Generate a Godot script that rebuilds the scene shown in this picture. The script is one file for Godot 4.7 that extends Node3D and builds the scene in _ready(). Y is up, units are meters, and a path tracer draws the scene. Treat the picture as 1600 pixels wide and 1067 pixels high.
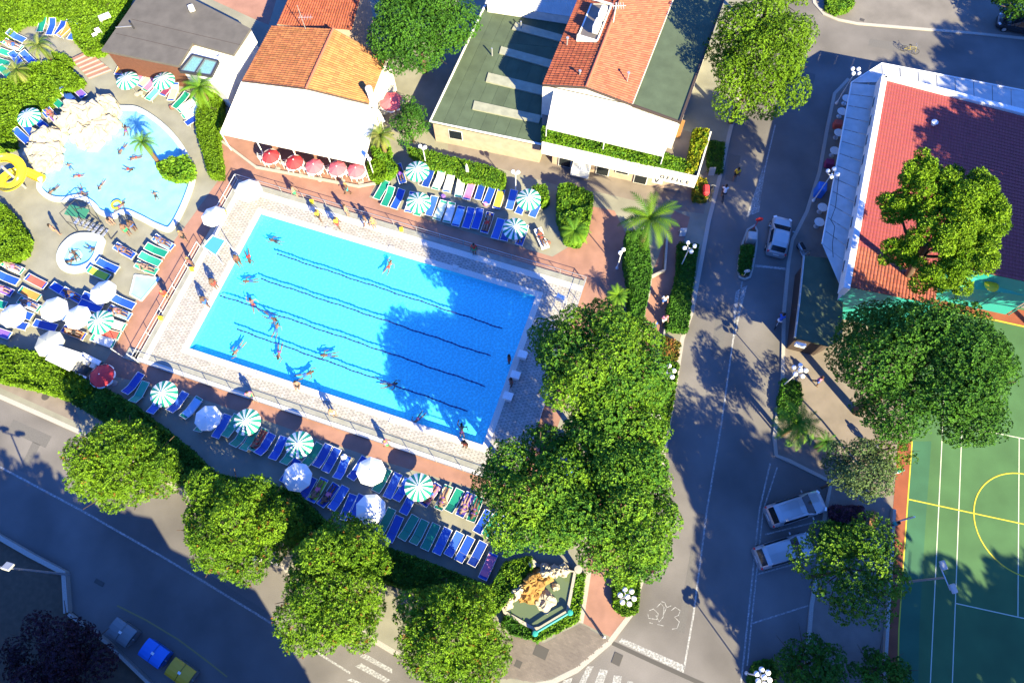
extends Node3D
# ---------------------------------------------------------------- camera geometry
const FOC := 1112.25
const TILT := 21.72
const ROLL := -1.4
const EYE := Vector3(0, 53.2, 0)
const G := 0.1                                   # level of the raised pool terrace above the road
var CF: Vector3
var CU: Vector3
var CR: Vector3
var CROP = {"A": [180, 570, 6.388], "B": [570, 230, 6.388], "C": [740, 290, 6.388], "D": [0, 400, 6.388], "E": [400, 640, 6.388], "G": [570, 720, 6.388], "H": [0, 0, 8.0], "I": [150, 80, 8.0], "P": [0, 0, 1.0]}
var rng = RandomNumberGenerator.new()
var M = {}
var names = {}
var PU = Vector3(0.940514, 0, 0.339755)          # pool axes: along the lanes, across the lanes
var PV = Vector3(-0.339755, 0, 0.940514)
var PO = Vector3(-21.471, 0, -33.519)

# a pixel of the photograph -> the point at height h that it looks at
func gp(x, y, h = 0.0) -> Vector3:
	var d = CF + CR * ((x - 800.0) / FOC) + CU * ((533.5 - y) / FOC)
	return EYE + d * ((h - EYE.y) / d.y)

func K(c, x, y) -> Vector2:
	var o
	if CROP.has(c): o = CROP[c]
	else:
		var n = int(str(c).substr(1))
		o = [(n % 4) * 400, [0, 260, 530, 797][n / 4], 3.9525]
	return Vector2(o[0] + x / o[2], o[1] + y / o[2])

func kp(c, x, y, h = 0.0) -> Vector3:
	var q = K(c, x, y)
	return gp(q.x, q.y, h)

func pool(u, v, y = 0.0) -> Vector3:
	return PO + PU * u + PV * v + Vector3(0, y, 0)

func flat(pts, h = 0.0) -> PackedVector2Array:    # pixels -> ground polygon (x, z)
	var r = PackedVector2Array()
	for q in pts:
		var w = gp(q[0], q[1], h)
		r.append(Vector2(w.x, w.z))
	return r

func kflat(c, pts, h = 0.0) -> PackedVector2Array:
	var r = PackedVector2Array()
	for q in pts:
		var w = kp(c, q[0], q[1], h)
		r.append(Vector2(w.x, w.z))
	return r

# ---------------------------------------------------------------- mesh builder
class MB:
	var v = PackedVector3Array()
	var n = PackedVector3Array()
	var c = PackedColorArray()
	var col = Color.WHITE
	func tri(a, b, d, nn):
		if (b - a).cross(d - a).dot(nn) > 0.0:
			v.append(a); v.append(d); v.append(b)
		else:
			v.append(a); v.append(b); v.append(d)
		for i in 3:
			n.append(nn); c.append(col)
	func face(a, b, d, towards = Vector3.UP):
		var nn = (b - a).cross(d - a).normalized()
		if nn.dot(towards) < 0: nn = -nn
		tri(a, b, d, nn)
	func quad(a, b, d, e, nn):
		tri(a, b, d, nn); tri(a, d, e, nn)
	func qface(a, b, d, e, towards):
		var nn = (d - a).cross(e - b).normalized()
		if nn.dot(towards) < 0: nn = -nn
		quad(a, b, d, e, nn)
	func smooth(a, b, d, na, nb, nd):
		if (b - a).cross(d - a).dot(na + nb + nd) > 0.0:
			v.append(a); v.append(d); v.append(b); n.append(na); n.append(nd); n.append(nb)
		else:
			v.append(a); v.append(b); v.append(d); n.append(na); n.append(nb); n.append(nd)
		for i in 3: c.append(col)
	func box(o, s, b = Basis.IDENTITY, bev = 0.0):
		var h = s * 0.5
		var ax = [b.x, b.y, b.z]
		var hh = [h.x, h.y, h.z]
		for i in 3:
			var j = (i + 1) % 3
			var k = (i + 2) % 3
			for sg in [-1.0, 1.0]:
				var nn = ax[i] * sg
				var m = o + nn * hh[i]
				var e1 = ax[j] * (hh[j] - bev)
				var e2 = ax[k] * (hh[k] - bev)
				quad(m - e1 - e2, m + e1 - e2, m + e1 + e2, m - e1 + e2, nn.normalized())
		if bev > 0.0:
			for i in 3:
				var j = (i + 1) % 3
				var k = (i + 2) % 3
				for sj in [-1.0, 1.0]:
					for sk in [-1.0, 1.0]:
						var e = ax[i] * (hh[i] - bev)
						var p = o + ax[j] * sj * hh[j] + ax[k] * sk * (hh[k] - bev)
						var q = o + ax[j] * sj * (hh[j] - bev) + ax[k] * sk * hh[k]
						quad(p - e, p + e, q + e, q - e, (ax[j] * sj + ax[k] * sk).normalized())
			for si in [-1.0, 1.0]:
				for sj in [-1.0, 1.0]:
					for sk in [-1.0, 1.0]:
						face(o + ax[0] * si * hh[0] + ax[1] * sj * (hh[1] - bev) + ax[2] * sk * (hh[2] - bev), o + ax[0] * si * (hh[0] - bev) + ax[1] * sj * hh[1] + ax[2] * sk * (hh[2] - bev), o + ax[0] * si * (hh[0] - bev) + ax[1] * sj * (hh[1] - bev) + ax[2] * sk * hh[2], ax[0] * si + ax[1] * sj + ax[2] * sk)
	func tube(a, b, ra, rb, sides = 8, caps = true):
		var d = (b - a).normalized()
		var x = d.cross(Vector3.UP if absf(d.y) < 0.9 else Vector3.RIGHT).normalized()
		var y = d.cross(x)
		for i in sides:
			var t0 = TAU * i / sides
			var t1 = TAU * (i + 1) / sides
			var n0 = x * cos(t0) + y * sin(t0)
			var n1 = x * cos(t1) + y * sin(t1)
			smooth(a + n0 * ra, b + n0 * rb, b + n1 * rb, n0, n0, n1)
			smooth(a + n0 * ra, b + n1 * rb, a + n1 * ra, n0, n1, n1)
			if caps:
				tri(a, a + n0 * ra, a + n1 * ra, -d)
				tri(b, b + n0 * rb, b + n1 * rb, d)
	func path(pts, r0, r1, sides = 6):
		for i in pts.size() - 1:
			tube(pts[i], pts[i + 1], lerpf(r0, r1, float(i) / (pts.size() - 1)), lerpf(r0, r1, float(i + 1) / (pts.size() - 1)), sides, i == 0 or i == pts.size() - 2)
	func lathe(o, prof, seg = 16, sx = 1.0, sz = 1.0):      # profile of Vector2(radius, height)
		for k in prof.size() - 1:
			var p = prof[k]
			var q = prof[k + 1]
			var sl = Vector2(q.y - p.y, -(q.x - p.x)).normalized()
			for i in seg:
				var t0 = TAU * i / seg
				var t1 = TAU * (i + 1) / seg
				var d0 = Vector3(cos(t0) * sx, 0, sin(t0) * sz)
				var d1 = Vector3(cos(t1) * sx, 0, sin(t1) * sz)
				var n0 = (d0 * sl.x + Vector3.UP * sl.y).normalized()
				var n1 = (d1 * sl.x + Vector3.UP * sl.y).normalized()
				var a = o + d0 * p.x + Vector3.UP * p.y
				var b = o + d0 * q.x + Vector3.UP * q.y
				var e = o + d1 * q.x + Vector3.UP * q.y
				var f = o + d1 * p.x + Vector3.UP * p.y
				if q.x > 0.0001: smooth(a, b, e, n0, n0, n1)
				if p.x > 0.0001: smooth(a, e, f, n0, n1, n1)
	func sphere(o, r, seg = 12, squash = 1.0):
		var rings = maxi(4, seg / 2)
		for j in rings:
			var p0 = PI * j / rings
			var p1 = PI * (j + 1) / rings
			for i in seg:
				var t0 = TAU * i / seg
				var t1 = TAU * (i + 1) / seg
				var d = []
				for q in [[p0, t0], [p1, t0], [p1, t1], [p0, t1]]:
					d.append(Vector3(sin(q[0]) * cos(q[1]), cos(q[0]), sin(q[0]) * sin(q[1])))
				var s = Vector3(r, r * squash, r)
				if j < rings - 1: smooth(o + d[0] * s, o + d[1] * s, o + d[2] * s, d[0], d[1], d[2])
				if j > 0: smooth(o + d[0] * s, o + d[2] * s, o + d[3] * s, d[0], d[2], d[3])
	func prism(poly, y0, y1, bottom = false):
		var idx = Geometry2D.triangulate_polygon(poly)
		for i in range(0, idx.size(), 3):
			var a = poly[idx[i]]
			var b = poly[idx[i + 1]]
			var d = poly[idx[i + 2]]
			tri(Vector3(a.x, y1, a.y), Vector3(b.x, y1, b.y), Vector3(d.x, y1, d.y), Vector3.UP)
			if bottom: tri(Vector3(a.x, y0, a.y), Vector3(b.x, y0, b.y), Vector3(d.x, y0, d.y), Vector3.DOWN)
		if y1 - y0 > 0.0001: walls(poly, y0, y1)
	func walls(poly, y0, y1):
		var cw = Geometry2D.is_polygon_clockwise(poly)
		for i in poly.size():
			var a = poly[i]
			var b = poly[(i + 1) % poly.size()]
			var e = (b - a).normalized()
			var nn = Vector3(e.y, 0, -e.x)
			if cw: nn = -nn
			quad(Vector3(a.x, y0, a.y), Vector3(b.x, y0, b.y), Vector3(b.x, y1, b.y), Vector3(a.x, y1, a.y), nn)
	func strip(pts, w, y0, y1, closed = false):          # a ribbon of width w along ground points (Vector2)
		var m = pts.size()
		var L = []
		var R = []
		for i in m:
			var p0 = pts[(i - 1 + m) % m] if closed or i > 0 else pts[i]
			var p1 = pts[(i + 1) % m] if closed or i < m - 1 else pts[i]
			var t = (p1 - p0).normalized()
			var q = Vector2(-t.y, t.x) * w * 0.5
			L.append(pts[i] + q); R.append(pts[i] - q)
		for i in (m if closed else m - 1):
			var j = (i + 1) % m
			prism(PackedVector2Array([L[i], L[j], R[j], R[i]]), y0, y1)
	func mesh() -> ArrayMesh:
		var a = []
		a.resize(Mesh.ARRAY_MAX)
		a[Mesh.ARRAY_VERTEX] = v
		a[Mesh.ARRAY_NORMAL] = n
		a[Mesh.ARRAY_COLOR] = c
		var m = ArrayMesh.new()
		m.add_surface_from_arrays(Mesh.PRIMITIVE_TRIANGLES, a)
		return m

# ---------------------------------------------------------------- nodes
func numbered(called: String) -> String:
	if not names.has(called):
		names[called] = 0
		return called
	names[called] += 1
	return "%s_%03d" % [called, names[called]]

func obj(called, b, m, parent = null) -> MeshInstance3D:
	var o = MeshInstance3D.new()
	o.mesh = b.mesh() if b is MB else b
	o.material_override = null
	for i in o.mesh.get_surface_count():
		o.set_surface_override_material(i, M[m] if m is String else m)
	if parent == null:
		o.name = numbered(called)
		add_child(o)
	else:
		o.name = called
		parent.add_child(o, true)
	return o

func tag(o, label, category, group = ""):
	o.set_meta("label", label)
	o.set_meta("category", category)
	if group: o.set_meta("group", group)
	return o

func thing(called, label, category, at = Vector3.ZERO, yaw = 0.0, group = "") -> Node3D:
	var o = Node3D.new()
	o.name = numbered(called)
	add_child(o)
	o.position = at
	o.rotation.y = yaw
	tag(o, label, category, group)
	return o

func struct(called, b, m, parent = null):
	var o = obj(called, b, m, parent)
	if parent == null: o.set_meta("kind", "structure")
	return o

func stuff(o):
	o.set_meta("kind", "stuff")
	return o

# ---------------------------------------------------------------- materials
var noise_tex = {}
func grain(key, freq, lo, hi, kind = FastNoiseLite.TYPE_SIMPLEX_SMOOTH, oct = 4, size = 512):
	if noise_tex.has(key): return noise_tex[key]
	var fn = FastNoiseLite.new()
	fn.noise_type = kind
	fn.frequency = freq
	fn.fractal_octaves = oct
	fn.seed = noise_tex.size() + 3
	var t = NoiseTexture2D.new()
	t.width = size; t.height = size
	t.seamless = true
	t.noise = fn
	var g = Gradient.new()
	g.set_color(0, Color(lo, lo, lo)); g.set_color(1, Color(hi, hi, hi))
	t.color_ramp = g
	noise_tex[key] = t
	return t

func mk(called, lin: Color, rough = 0.8, tex = null, scale = 0.2, opt = {}):
	var m = StandardMaterial3D.new()
	m.resource_name = called
	m.albedo_color = lin.linear_to_srgb()
	m.roughness = rough
	m.metallic_specular = opt.get("spec", 0.4)
	if tex:
		m.albedo_texture = tex
		m.uv1_triplanar = true
		m.uv1_world_triplanar = true
		m.uv1_scale = Vector3.ONE * scale
	if opt.has("detail"):
		m.detail_enabled = true
		m.detail_blend_mode = BaseMaterial3D.BLEND_MODE_MUL
		m.detail_albedo = opt.detail
		m.detail_uv_layer = BaseMaterial3D.DETAIL_UV_2
		m.uv2_triplanar = true
		m.uv2_world_triplanar = true
		m.uv2_scale = Vector3.ONE * opt.get("dscale", 1.0)
	if opt.has("bump"):
		m.heightmap_enabled = true
		m.heightmap_texture = opt.bump
		m.heightmap_scale = opt.get("bscale", 1.0)
	if opt.get("vc", false): m.vertex_color_use_as_albedo = true
	if opt.has("metal"): m.metallic = opt.metal
	if opt.has("back"):
		m.backlight_enabled = true
		m.backlight = opt.back.linear_to_srgb()
	if opt.has("alpha"):
		m.transparency = BaseMaterial3D.TRANSPARENCY_ALPHA
		m.albedo_color.a = opt.alpha
	if opt.has("coat"):
		m.clearcoat_enabled = true
		m.clearcoat = opt.coat
		m.clearcoat_roughness = 0.1
	M[called] = m
	return m

# ---------------------------------------------------------------- the scene
func _ready():
	rng.seed = 11
	# camera
	var t = deg_to_rad(TILT)
	var r = deg_to_rad(ROLL)
	var right = Vector3.RIGHT
	var up = Vector3(0, sin(t), -cos(t))
	CF = Vector3(0, -cos(t), -sin(t))
	CR = right * cos(r) + up * sin(r)
	CU = -right * sin(r) + up * cos(r)
	var cam = Camera3D.new()
	cam.name = "camera"
	cam.transform = Transform3D(Basis(CR, CU, -CF), EYE)
	cam.fov = rad_to_deg(2.0 * atan(533.5 / FOC))
	cam.far = 1500.0
	add_child(cam)
	cam.make_current()
	# sky, exposure
	var env = Environment.new()
	env.background_mode = Environment.BG_SKY
	var sm = ProceduralSkyMaterial.new()
	sm.sky_top_color = Color(0.045, 0.155, 0.60).linear_to_srgb()
	sm.sky_horizon_color = Color(0.09, 0.21, 0.64).linear_to_srgb()
	sm.sky_curve = 0.15
	sm.ground_bottom_color = Color(0.10, 0.10, 0.11).linear_to_srgb()
	sm.ground_horizon_color = Color(0.14, 0.24, 0.5).linear_to_srgb()
	sm.sky_energy_multiplier = 0.85
	env.sky = Sky.new()
	env.sky.sky_material = sm
	env.background_energy_multiplier = 1.0
	env.tonemap_mode = Environment.TONE_MAPPER_LINEAR
	env.tonemap_exposure = 4.1
	env.sdfgi_enabled = true
	env.ssao_enabled = true
	env.ssil_enabled = true
	var we = WorldEnvironment.new()
	we.name = "world_environment"
	we.environment = env
	add_child(we)
	# sun: shadows fall up and to the left in the picture, about 1.6 times as long as the things are tall
	var az = deg_to_rad(-122.5)
	var el = deg_to_rad(31.5)
	var sun = DirectionalLight3D.new()
	sun.name = "sun"
	sun.look_at_from_position(Vector3.ZERO, Vector3(cos(az) * cos(el), -sin(el), sin(az) * cos(el)))
	sun.light_color = Color(1.0, 0.88, 0.54).linear_to_srgb()
	sun.light_energy = 1.6
	sun.light_angular_distance = 0.5
	sun.shadow_enabled = true
	add_child(sun)

	materials()
	ground()
	main_pool()
	childrens_pool()
	buildings()
	sports_court()
	trees()
	hedges()
	loungers()
	parasols()
	street_things()
	people()
	small_things()

func materials():
	var fine = grain("fine", 0.06, 0.84, 1.0)
	var patch = grain("patch", 0.012, 0.86, 1.0)
	var stain = grain("stain", 0.02, 0.55, 1.0, FastNoiseLite.TYPE_CELLULAR, 3)
	var bump = grain("bump", 0.08, 0.0, 1.0)
	mk("asphalt", Color(0.215, 0.198, 0.186), 0.92, grain("blotch", 0.008, 0.74, 1.0, FastNoiseLite.TYPE_SIMPLEX_SMOOTH, 6), 0.03, {"detail": fine, "dscale": 0.5, "spec": 0.25})
	mk("asphalt_patch", Color(0.13, 0.122, 0.115), 0.92, fine, 0.3)
	mk("asphalt_worn", Color(0.22, 0.20, 0.18), 0.92, patch, 0.06, {"detail": fine, "dscale": 0.5, "spec": 0.25})
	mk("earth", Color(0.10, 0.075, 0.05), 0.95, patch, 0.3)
	mk("terrace", Color(0.275, 0.265, 0.21), 0.9, patch, 0.07, {"detail": fine, "dscale": 0.6})
	mk("pink", Color(0.35, 0.185, 0.14), 0.9, patch, 0.09, {"detail": fine, "dscale": 0.7})
	mk("pavement", Color(0.24, 0.20, 0.17), 0.9, patch, 0.09, {"detail": fine, "dscale": 0.7, "vc": true})
	mk("kerb", Color(0.38, 0.35, 0.31), 0.9, fine, 0.3)
	mk("line", Color(0.55, 0.54, 0.52), 0.8, stain, 0.7, {"detail": fine, "dscale": 1.5})
	mk("yellow_line", Color(0.26, 0.21, 0.08), 0.8, fine, 0.6)
	mk("court_line", Color(0.55, 0.58, 0.45), 0.8, fine, 0.6)
	mk("court_yellow", Color(0.55, 0.45, 0.04), 0.8, fine, 0.6)
	mk("court_green", Color(0.068, 0.165, 0.06), 0.85, patch, 0.05, {"detail": fine, "dscale": 0.6})
	mk("court_teal", Color(0.046, 0.15, 0.078), 0.85, patch, 0.05, {"detail": fine, "dscale": 0.6})
	mk("court_red", Color(0.30, 0.085, 0.04), 0.85, patch, 0.09, {"detail": fine, "dscale": 0.6})
	mk("coping", Color(0.62, 0.58, 0.53), 0.7, fine, 0.3)
	mk("paver", Color(0.42, 0.40, 0.375), 0.85, patch, 0.2, {"vc": true})
	mk("joint", Color(0.14, 0.13, 0.12), 0.95)
	mk("deck_grey", Color(0.26, 0.26, 0.235), 0.85, patch, 0.2)
	mk("pool_floor", Color(0.085, 0.80, 0.95), 0.6, grain("caustic_mottle", 0.03, 0.74, 1.0, FastNoiseLite.TYPE_CELLULAR, 2), 0.35)  # cell mottling in the floor colour imitates sunlight rippling through the water
	mk("kid_floor", Color(0.26, 0.63, 0.66), 0.6, patch, 0.1)
	mk("kid_rim", Color(0.52, 0.58, 0.58), 0.7, fine, 0.3)
	var w = mk("water", Color(0.03, 0.45, 0.75), 0.03, null, 1.0, {"alpha": 0.06, "spec": 0.5})
	w.normal_enabled = true
	var wn = NoiseTexture2D.new()
	var fn = FastNoiseLite.new()
	fn.frequency = 0.02; fn.seed = 5
	wn.noise = fn; wn.width = 512; wn.height = 512; wn.seamless = true; wn.as_normal_map = true; wn.bump_strength = 5.0
	w.normal_texture = wn
	w.normal_scale = 0.5
	w.uv1_triplanar = true; w.uv1_world_triplanar = true; w.uv1_scale = Vector3.ONE * 0.25
	mk("lane_rope", Color(0.015, 0.03, 0.16), 0.5)
	mk("white", Color(0.78, 0.78, 0.77), 0.55, fine, 0.3)
	mk("white_wall", Color(0.72, 0.70, 0.66), 0.8, patch, 0.2)
	mk("cream_wall", Color(0.42, 0.31, 0.235), 0.85, patch, 0.2)
	mk("membrane", Color(0.80, 0.79, 0.77), 0.6, patch, 0.1)
	mk("grey_roof", Color(0.125, 0.114, 0.105), 0.9, patch, 0.1, {"detail": fine, "dscale": 0.8})
	mk("green_roof", Color(0.088, 0.122, 0.074), 0.9, patch, 0.1, {"detail": fine, "dscale": 0.8, "vc": true})
	mk("skylight", Color(0.30, 0.30, 0.22), 0.4, patch, 0.2)
	mk("metal_sheet", Color(0.42, 0.42, 0.40), 0.45, patch, 0.15)
	mk("canopy_metal", Color(0.50, 0.50, 0.49), 0.5, patch, 0.15, {"vc": true})
	mk("tile_orange", Color(0.32, 0.12, 0.045), 0.85, null, 1.0, {"vc": true})
	mk("tile_red", Color(0.28, 0.075, 0.035), 0.85, null, 1.0, {"vc": true})
	mk("tile_salmon", Color(0.36, 0.11, 0.065), 0.85, null, 1.0, {"vc": true})
	mk("dark_trim", Color(0.05, 0.035, 0.03), 0.7)
	mk("brown_wood", Color(0.13, 0.055, 0.035), 0.8, patch, 0.5)
	mk("dark_glass", Color(0.012, 0.016, 0.02), 0.08)
	mk("tree_leaf", Color.WHITE, 0.6, null, 1.0, {"vc": true, "back": Color(0.05, 0.09, 0.005), "spec": 0.25})
	mk("bark", Color(0.10, 0.065, 0.045), 0.95, patch, 1.0)
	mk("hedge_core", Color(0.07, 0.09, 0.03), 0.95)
	mk("palm_trunk", Color(0.16, 0.10, 0.06), 0.95, patch, 1.0)
	mk("grass", Color(0.10, 0.20, 0.02), 0.95, patch, 0.2, {"detail": fine, "dscale": 0.8})
	mk("lounger_blue_faded", Color(0.03, 0.10, 0.42), 0.6)
	mk("lounger_blue_dark", Color(0.010, 0.045, 0.28), 0.55)
	mk("lounger_green_faded", Color(0.02, 0.25, 0.17), 0.6)
	mk("lounger_blue", Color(0.012, 0.06, 0.36), 0.55, null, 1.0)
	mk("lounger_green", Color(0.008, 0.19, 0.125), 0.55, null, 1.0)
	mk("frame_white", Color(0.70, 0.70, 0.70), 0.4)
	mk("steel", Color(0.45, 0.46, 0.47), 0.4, null, 1.0, {"metal": 0.6})
	mk("dark_metal", Color(0.03, 0.03, 0.035), 0.5)
	mk("cloth_white", Color(0.78, 0.78, 0.78), 0.75, null, 1.0, {"back": Color(0.3, 0.3, 0.3)})
	mk("cloth_green", Color(0.006, 0.20, 0.145), 0.75, null, 1.0, {"back": Color(0.01, 0.12, 0.08)})
	mk("cloth_beige", Color(0.42, 0.42, 0.33), 0.75)
	mk("cloth_red", Color(0.62, 0.04, 0.045), 0.75, null, 1.0, {"back": Color(0.2, 0.01, 0.01)})
	mk("cloth_pink", Color(0.70, 0.13, 0.15), 0.75, null, 1.0, {"back": Color(0.2, 0.03, 0.03)})
	mk("globe", Color(0.80, 0.80, 0.80), 0.35)
	mk("rock", Color(0.44, 0.39, 0.29), 0.9, patch, 0.6)
	mk("rock_ochre", Color(0.30, 0.17, 0.05), 0.9, patch, 0.8)
	mk("pond_water", Color(0.085, 0.115, 0.06), 0.05)
	mk("slide_yellow", Color(0.75, 0.55, 0.02), 0.35)
	mk("teal_paint", Color(0.02, 0.24, 0.22), 0.5)
	mk("drain_iron", Color(0.06, 0.055, 0.05), 0.7)
	mk("rubber", Color(0.015, 0.015, 0.016), 0.8)
	mk("print_black", Color(0.02, 0.02, 0.02), 0.7)
	mk("wood_bench", Color(0.30, 0.14, 0.05), 0.8, patch, 0.8)
	mk("awning_teal", Color(0.02, 0.32, 0.24), 0.7)

func cloth(lin: Color, called: String):
	if not M.has(called): mk(called, lin, 0.8)
	return called

# ---------------------------------------------------------------- ground, roads, pavements
func ground():
	var b = MB.new()
	for q in holed(PackedVector2Array([Vector2(-320, -320), Vector2(320, -320), Vector2(320, 320), Vector2(-320, 320)])): b.prism(q, -0.01, -0.01)
	struct("ground", b, "asphalt_worn")
	# the two roads, one sheet of asphalt each
	b = MB.new()
	b.prism(flat([[1245, -40], [1700, -40], [1700, 200], [1400, 300], [1300, 600], [1290, 700], [1320, 1200], [860, 1200], [860, 1040], [1000, 880], [1060, 500], [1130, 200], [1190, -40]]), -0.006, -0.006)
	struct("road", b, "asphalt")
	b = MB.new()
	b.prism(flat([[-200, 500], [130, 660], [400, 830], [700, 1040], [859, 1040], [859, 1200], [300, 1300], [-400, 1300]]), -0.006, -0.006)
	struct("road", b, "asphalt")
	# painted road markings
	var lines = [
		[[[-60, 700], [0, 730], [131, 800], [262, 875], [400, 959], [480, 1010], [547, 1052]], 0.14],
		[[[1212, 195], [1196, 262], [1186, 320]], 0.12], [[[1160, 440], [1146, 530], [1128, 660], [1105, 797], [1084, 960], [1069, 1045]], 0.13],
		[[[1134, 212], [1129, 260], [1107, 348], [1081, 488], [1066, 530]], 0.10],
		[[[1204, 724], [1187, 797], [1170, 960], [1157, 1080]], 0.12], [[[1215, 730], [1193, 797], [1176, 960], [1168, 1040]], 0.10],
		[[[1196, 835], [1290, 812]], 0.10], [[[1182, 898], [1275, 872]], 0.10], [[[1176, 974], [1270, 944]], 0.10], [[[1230, 1026], [1262, 1018]], 0.10],
		[[[1180, 415], [1228, 420]], 0.22]]
	for l in lines:
		b = MB.new()
		b.strip(flat(l[0]), l[1], -0.002, -0.002)
		struct("road_marking", b, "line")
	for q in [[[660, 880], [840, 980], [840, 1010], [640, 905]], [[610, 965], [650, 945], [830, 1050], [800, 1067]], [[560, 1050], [590, 1040], [650, 1067], [640, 1080]]]:
		b = MB.new(); b.prism(kflat("t13", q), -0.002, -0.002); struct("crosswalk_stripe", b, "line")
	for q in [[[465, 965], [505, 965], [455, 1067], [415, 1067]], [[545, 980], [595, 990], [560, 1080], [505, 1080]], [[630, 1020], [680, 1025], [670, 1090], [615, 1090]], [[715, 1055], [750, 1060], [745, 1110], [705, 1110]], [[320, 1050], [375, 1035], [350, 1110], [290, 1110]]]:
		b = MB.new(); b.prism(kflat("t14", q), -0.002, -0.002); struct("crosswalk_stripe", b, "line")
	b = MB.new(); b.prism(kflat("t14", [[680, 790], [1070, 960], [1060, 1005], [660, 815]]), -0.002, -0.002); struct("stop_line", b, "line")
	b = MB.new(); b.strip(kflat("t14", [[620, 820], [900, 950], [1160, 1067], [1300, 1130]]), 0.28, -0.004, -0.001); struct("drain_channel", b, "drain_iron")
	for q in [[K("t6", 1555, 0), K("t6", 1530, 280), K("t6", 1450, 310)], [K("t6", 1455, 735), K("t6", 1420, 870), K("t6", 1375, 1067), K("t6", 1370, 870), K("t6", 1385, 770)]]:
		var pp = []
		for w in q: pp.append([w.x, w.y])
		b = MB.new(); b.prism(flat(pp), -0.002, -0.002); struct("road_marking", b, "line")
	# worn painted letters on the asphalt before the stop line
	for q in [[[850, 620], [875, 610], [905, 640], [895, 675], [845, 668], [840, 640]], [[895, 600], [920, 575], [940, 600], [935, 660], [910, 690], [890, 650]], [[925, 565], [945, 570], [955, 600], [940, 640]], [[985, 620], [1010, 600], [1040, 620], [1030, 650], [1005, 660], [1035, 690], [1020, 730], [990, 735]], [[850, 695], [870, 700]], [[900, 705], [925, 712], [940, 715]], [[960, 600], [985, 590]]]:
		b = MB.new(); b.strip(kflat("t14", q), 0.05, -0.002, -0.002); struct("road_marking", b, "line")

	# raised terrace that carries the pools and buildings, with its kerb towards the roads
	var edge = [[-500, 440], [-150, 555], [0, 620], [126, 676], [260, 752], [400, 850], [500, 935], [582, 999], [617, 1020], [700, 1064], [760, 1078], [830, 1072], [863, 1066], [901, 1047], [952, 1004], [985, 961], [1002, 908], [1016, 820], [1033, 732], [1053, 613], [1066, 530], [1081, 488], [1107, 348], [1129, 260], [1139, 212], [1160, 130], [1190, 0], [1215, -120]]
	var poly = flat(edge + [[1000, -420], [-900, -420]])
	b = MB.new()
	for q in holed(poly): b.prism(q, G, G)
	b.walls(poly, -0.3, G)
	struct("terrace", b, "terrace")
	b = MB.new(); b.strip(flat(edge), 0.34, -0.2, G + 0.012)
	struct("kerb", b, "kerb")
	# road-side pavement strip of the lower road
	b = MB.new(); b.prism(flat([[-200, 490], [0, 575], [110, 622], [128, 664], [0, 606], [-200, 520]]), G, G + 0.006)
	struct("pavement", b, "pavement")
	# red paving round the pool and down the walk to the corner
	b = MB.new()
	for q in holed(flat([[347, 262], [400, 262], [587, 287], [577, 309], [688, 351], [800, 383], [863, 402], [901, 379], [924, 323], [960, 330], [985, 380], [985, 470], [915, 540], [860, 700], [830, 800], [754, 768], [602, 722], [514, 692], [400, 652], [291, 616], [177, 588], [150, 590], [187, 530], [232, 430], [300, 340], [347, 275]])): b.prism(q, G, G + 0.004)
	struct("path", b, "pink")
	b = MB.new(); b.prism(flat([[1052, 330], [1078, 340], [1045, 470], [1030, 540], [1022, 600], [1012, 680], [1000, 760], [955, 900], [915, 900], [930, 780], [990, 620], [1005, 520], [1015, 440], [1040, 370]]), G, G + 0.004)
	struct("path", b, "pink")
	b = MB.new(); b.prism(kflat("t14", [[480, 390], [660, 290], [640, 560], [735, 655], [640, 800], [420, 690], [430, 560]]), G, G + 0.005)
	struct("path", b, "pink")
	b = MB.new(); b.prism(kflat("t10", [[820, 640], [935, 580], [905, 800], [870, 760]]), G, G + 0.006)
	struct("path", b, "pink")
	b = MB.new(); b.prism(kflat("t14", [[450, 380], [490, 380], [440, 700], [400, 690]]), G, G + 0.009)
	struct("paving_edge", b, "kerb")
	# corner pavement by the fountain, laid in small setts
	b = MB.new(); b.prism(kflat("t14", [[0, 780], [200, 820], [420, 700], [600, 800], [400, 970], [250, 1040], [120, 1060], [0, 1040], [-300, 1060], [-360, 900], [-200, 850]]), G, G + 0.003)
	var cp = struct("pavement", b, "joint")
	setts(cp, kflat("t14", [[0, 780], [200, 820], [420, 700], [600, 800], [400, 970], [250, 1040], [120, 1060], [0, 1040], [-300, 1060], [-360, 900], [-200, 850]]), 0.24, 0.12, deg_to_rad(25), "sett", "pavement")
	# pavement of the entrance court between office and palm
	b = MB.new(); b.prism(flat([[700, 200], [845, 226], [1085, 285], [1110, 262], [1100, 335], [1060, 330], [930, 300], [870, 290], [700, 240]]), G, G + 0.003)
	struct("pavement", b, "pavement")
	# pavement in front of the restaurant and behind it
	b = MB.new(); b.prism(flat([[345, 206], [570, 255], [587, 287], [400, 262], [347, 262], [335, 230]]), G, G + 0.003)
	struct("pavement", b, "pink")
	b = MB.new(); b.prism(flat([[300, -60], [450, -60], [420, 40], [395, 30], [330, 0]]), G, G + 0.003)
	struct("pavement", b, "pink")
	# pavement and kerb beside the right-hand building
	var re = [[1326, 124], [1304, 147], [1292, 205], [1281, 268], [1261, 331], [1238, 376], [1232, 412], [1225, 488], [1223, 588], [1210, 682], [1213, 712], [1233, 720], [1299, 753], [1290, 797], [1283, 860], [1268, 946], [1258, 1067], [1250, 1200]]
	b = MB.new(); b.prism(flat(re + [[1420, 1200], [1424, 700], [1440, 455], [1700, 500], [1700, 150], [1380, 108]]), -0.3, G)
	struct("pavement", b, "pavement")
	b = MB.new(); b.strip(flat(re), 0.28, -0.2, G + 0.012)
	struct("kerb", b, "kerb")
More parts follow.
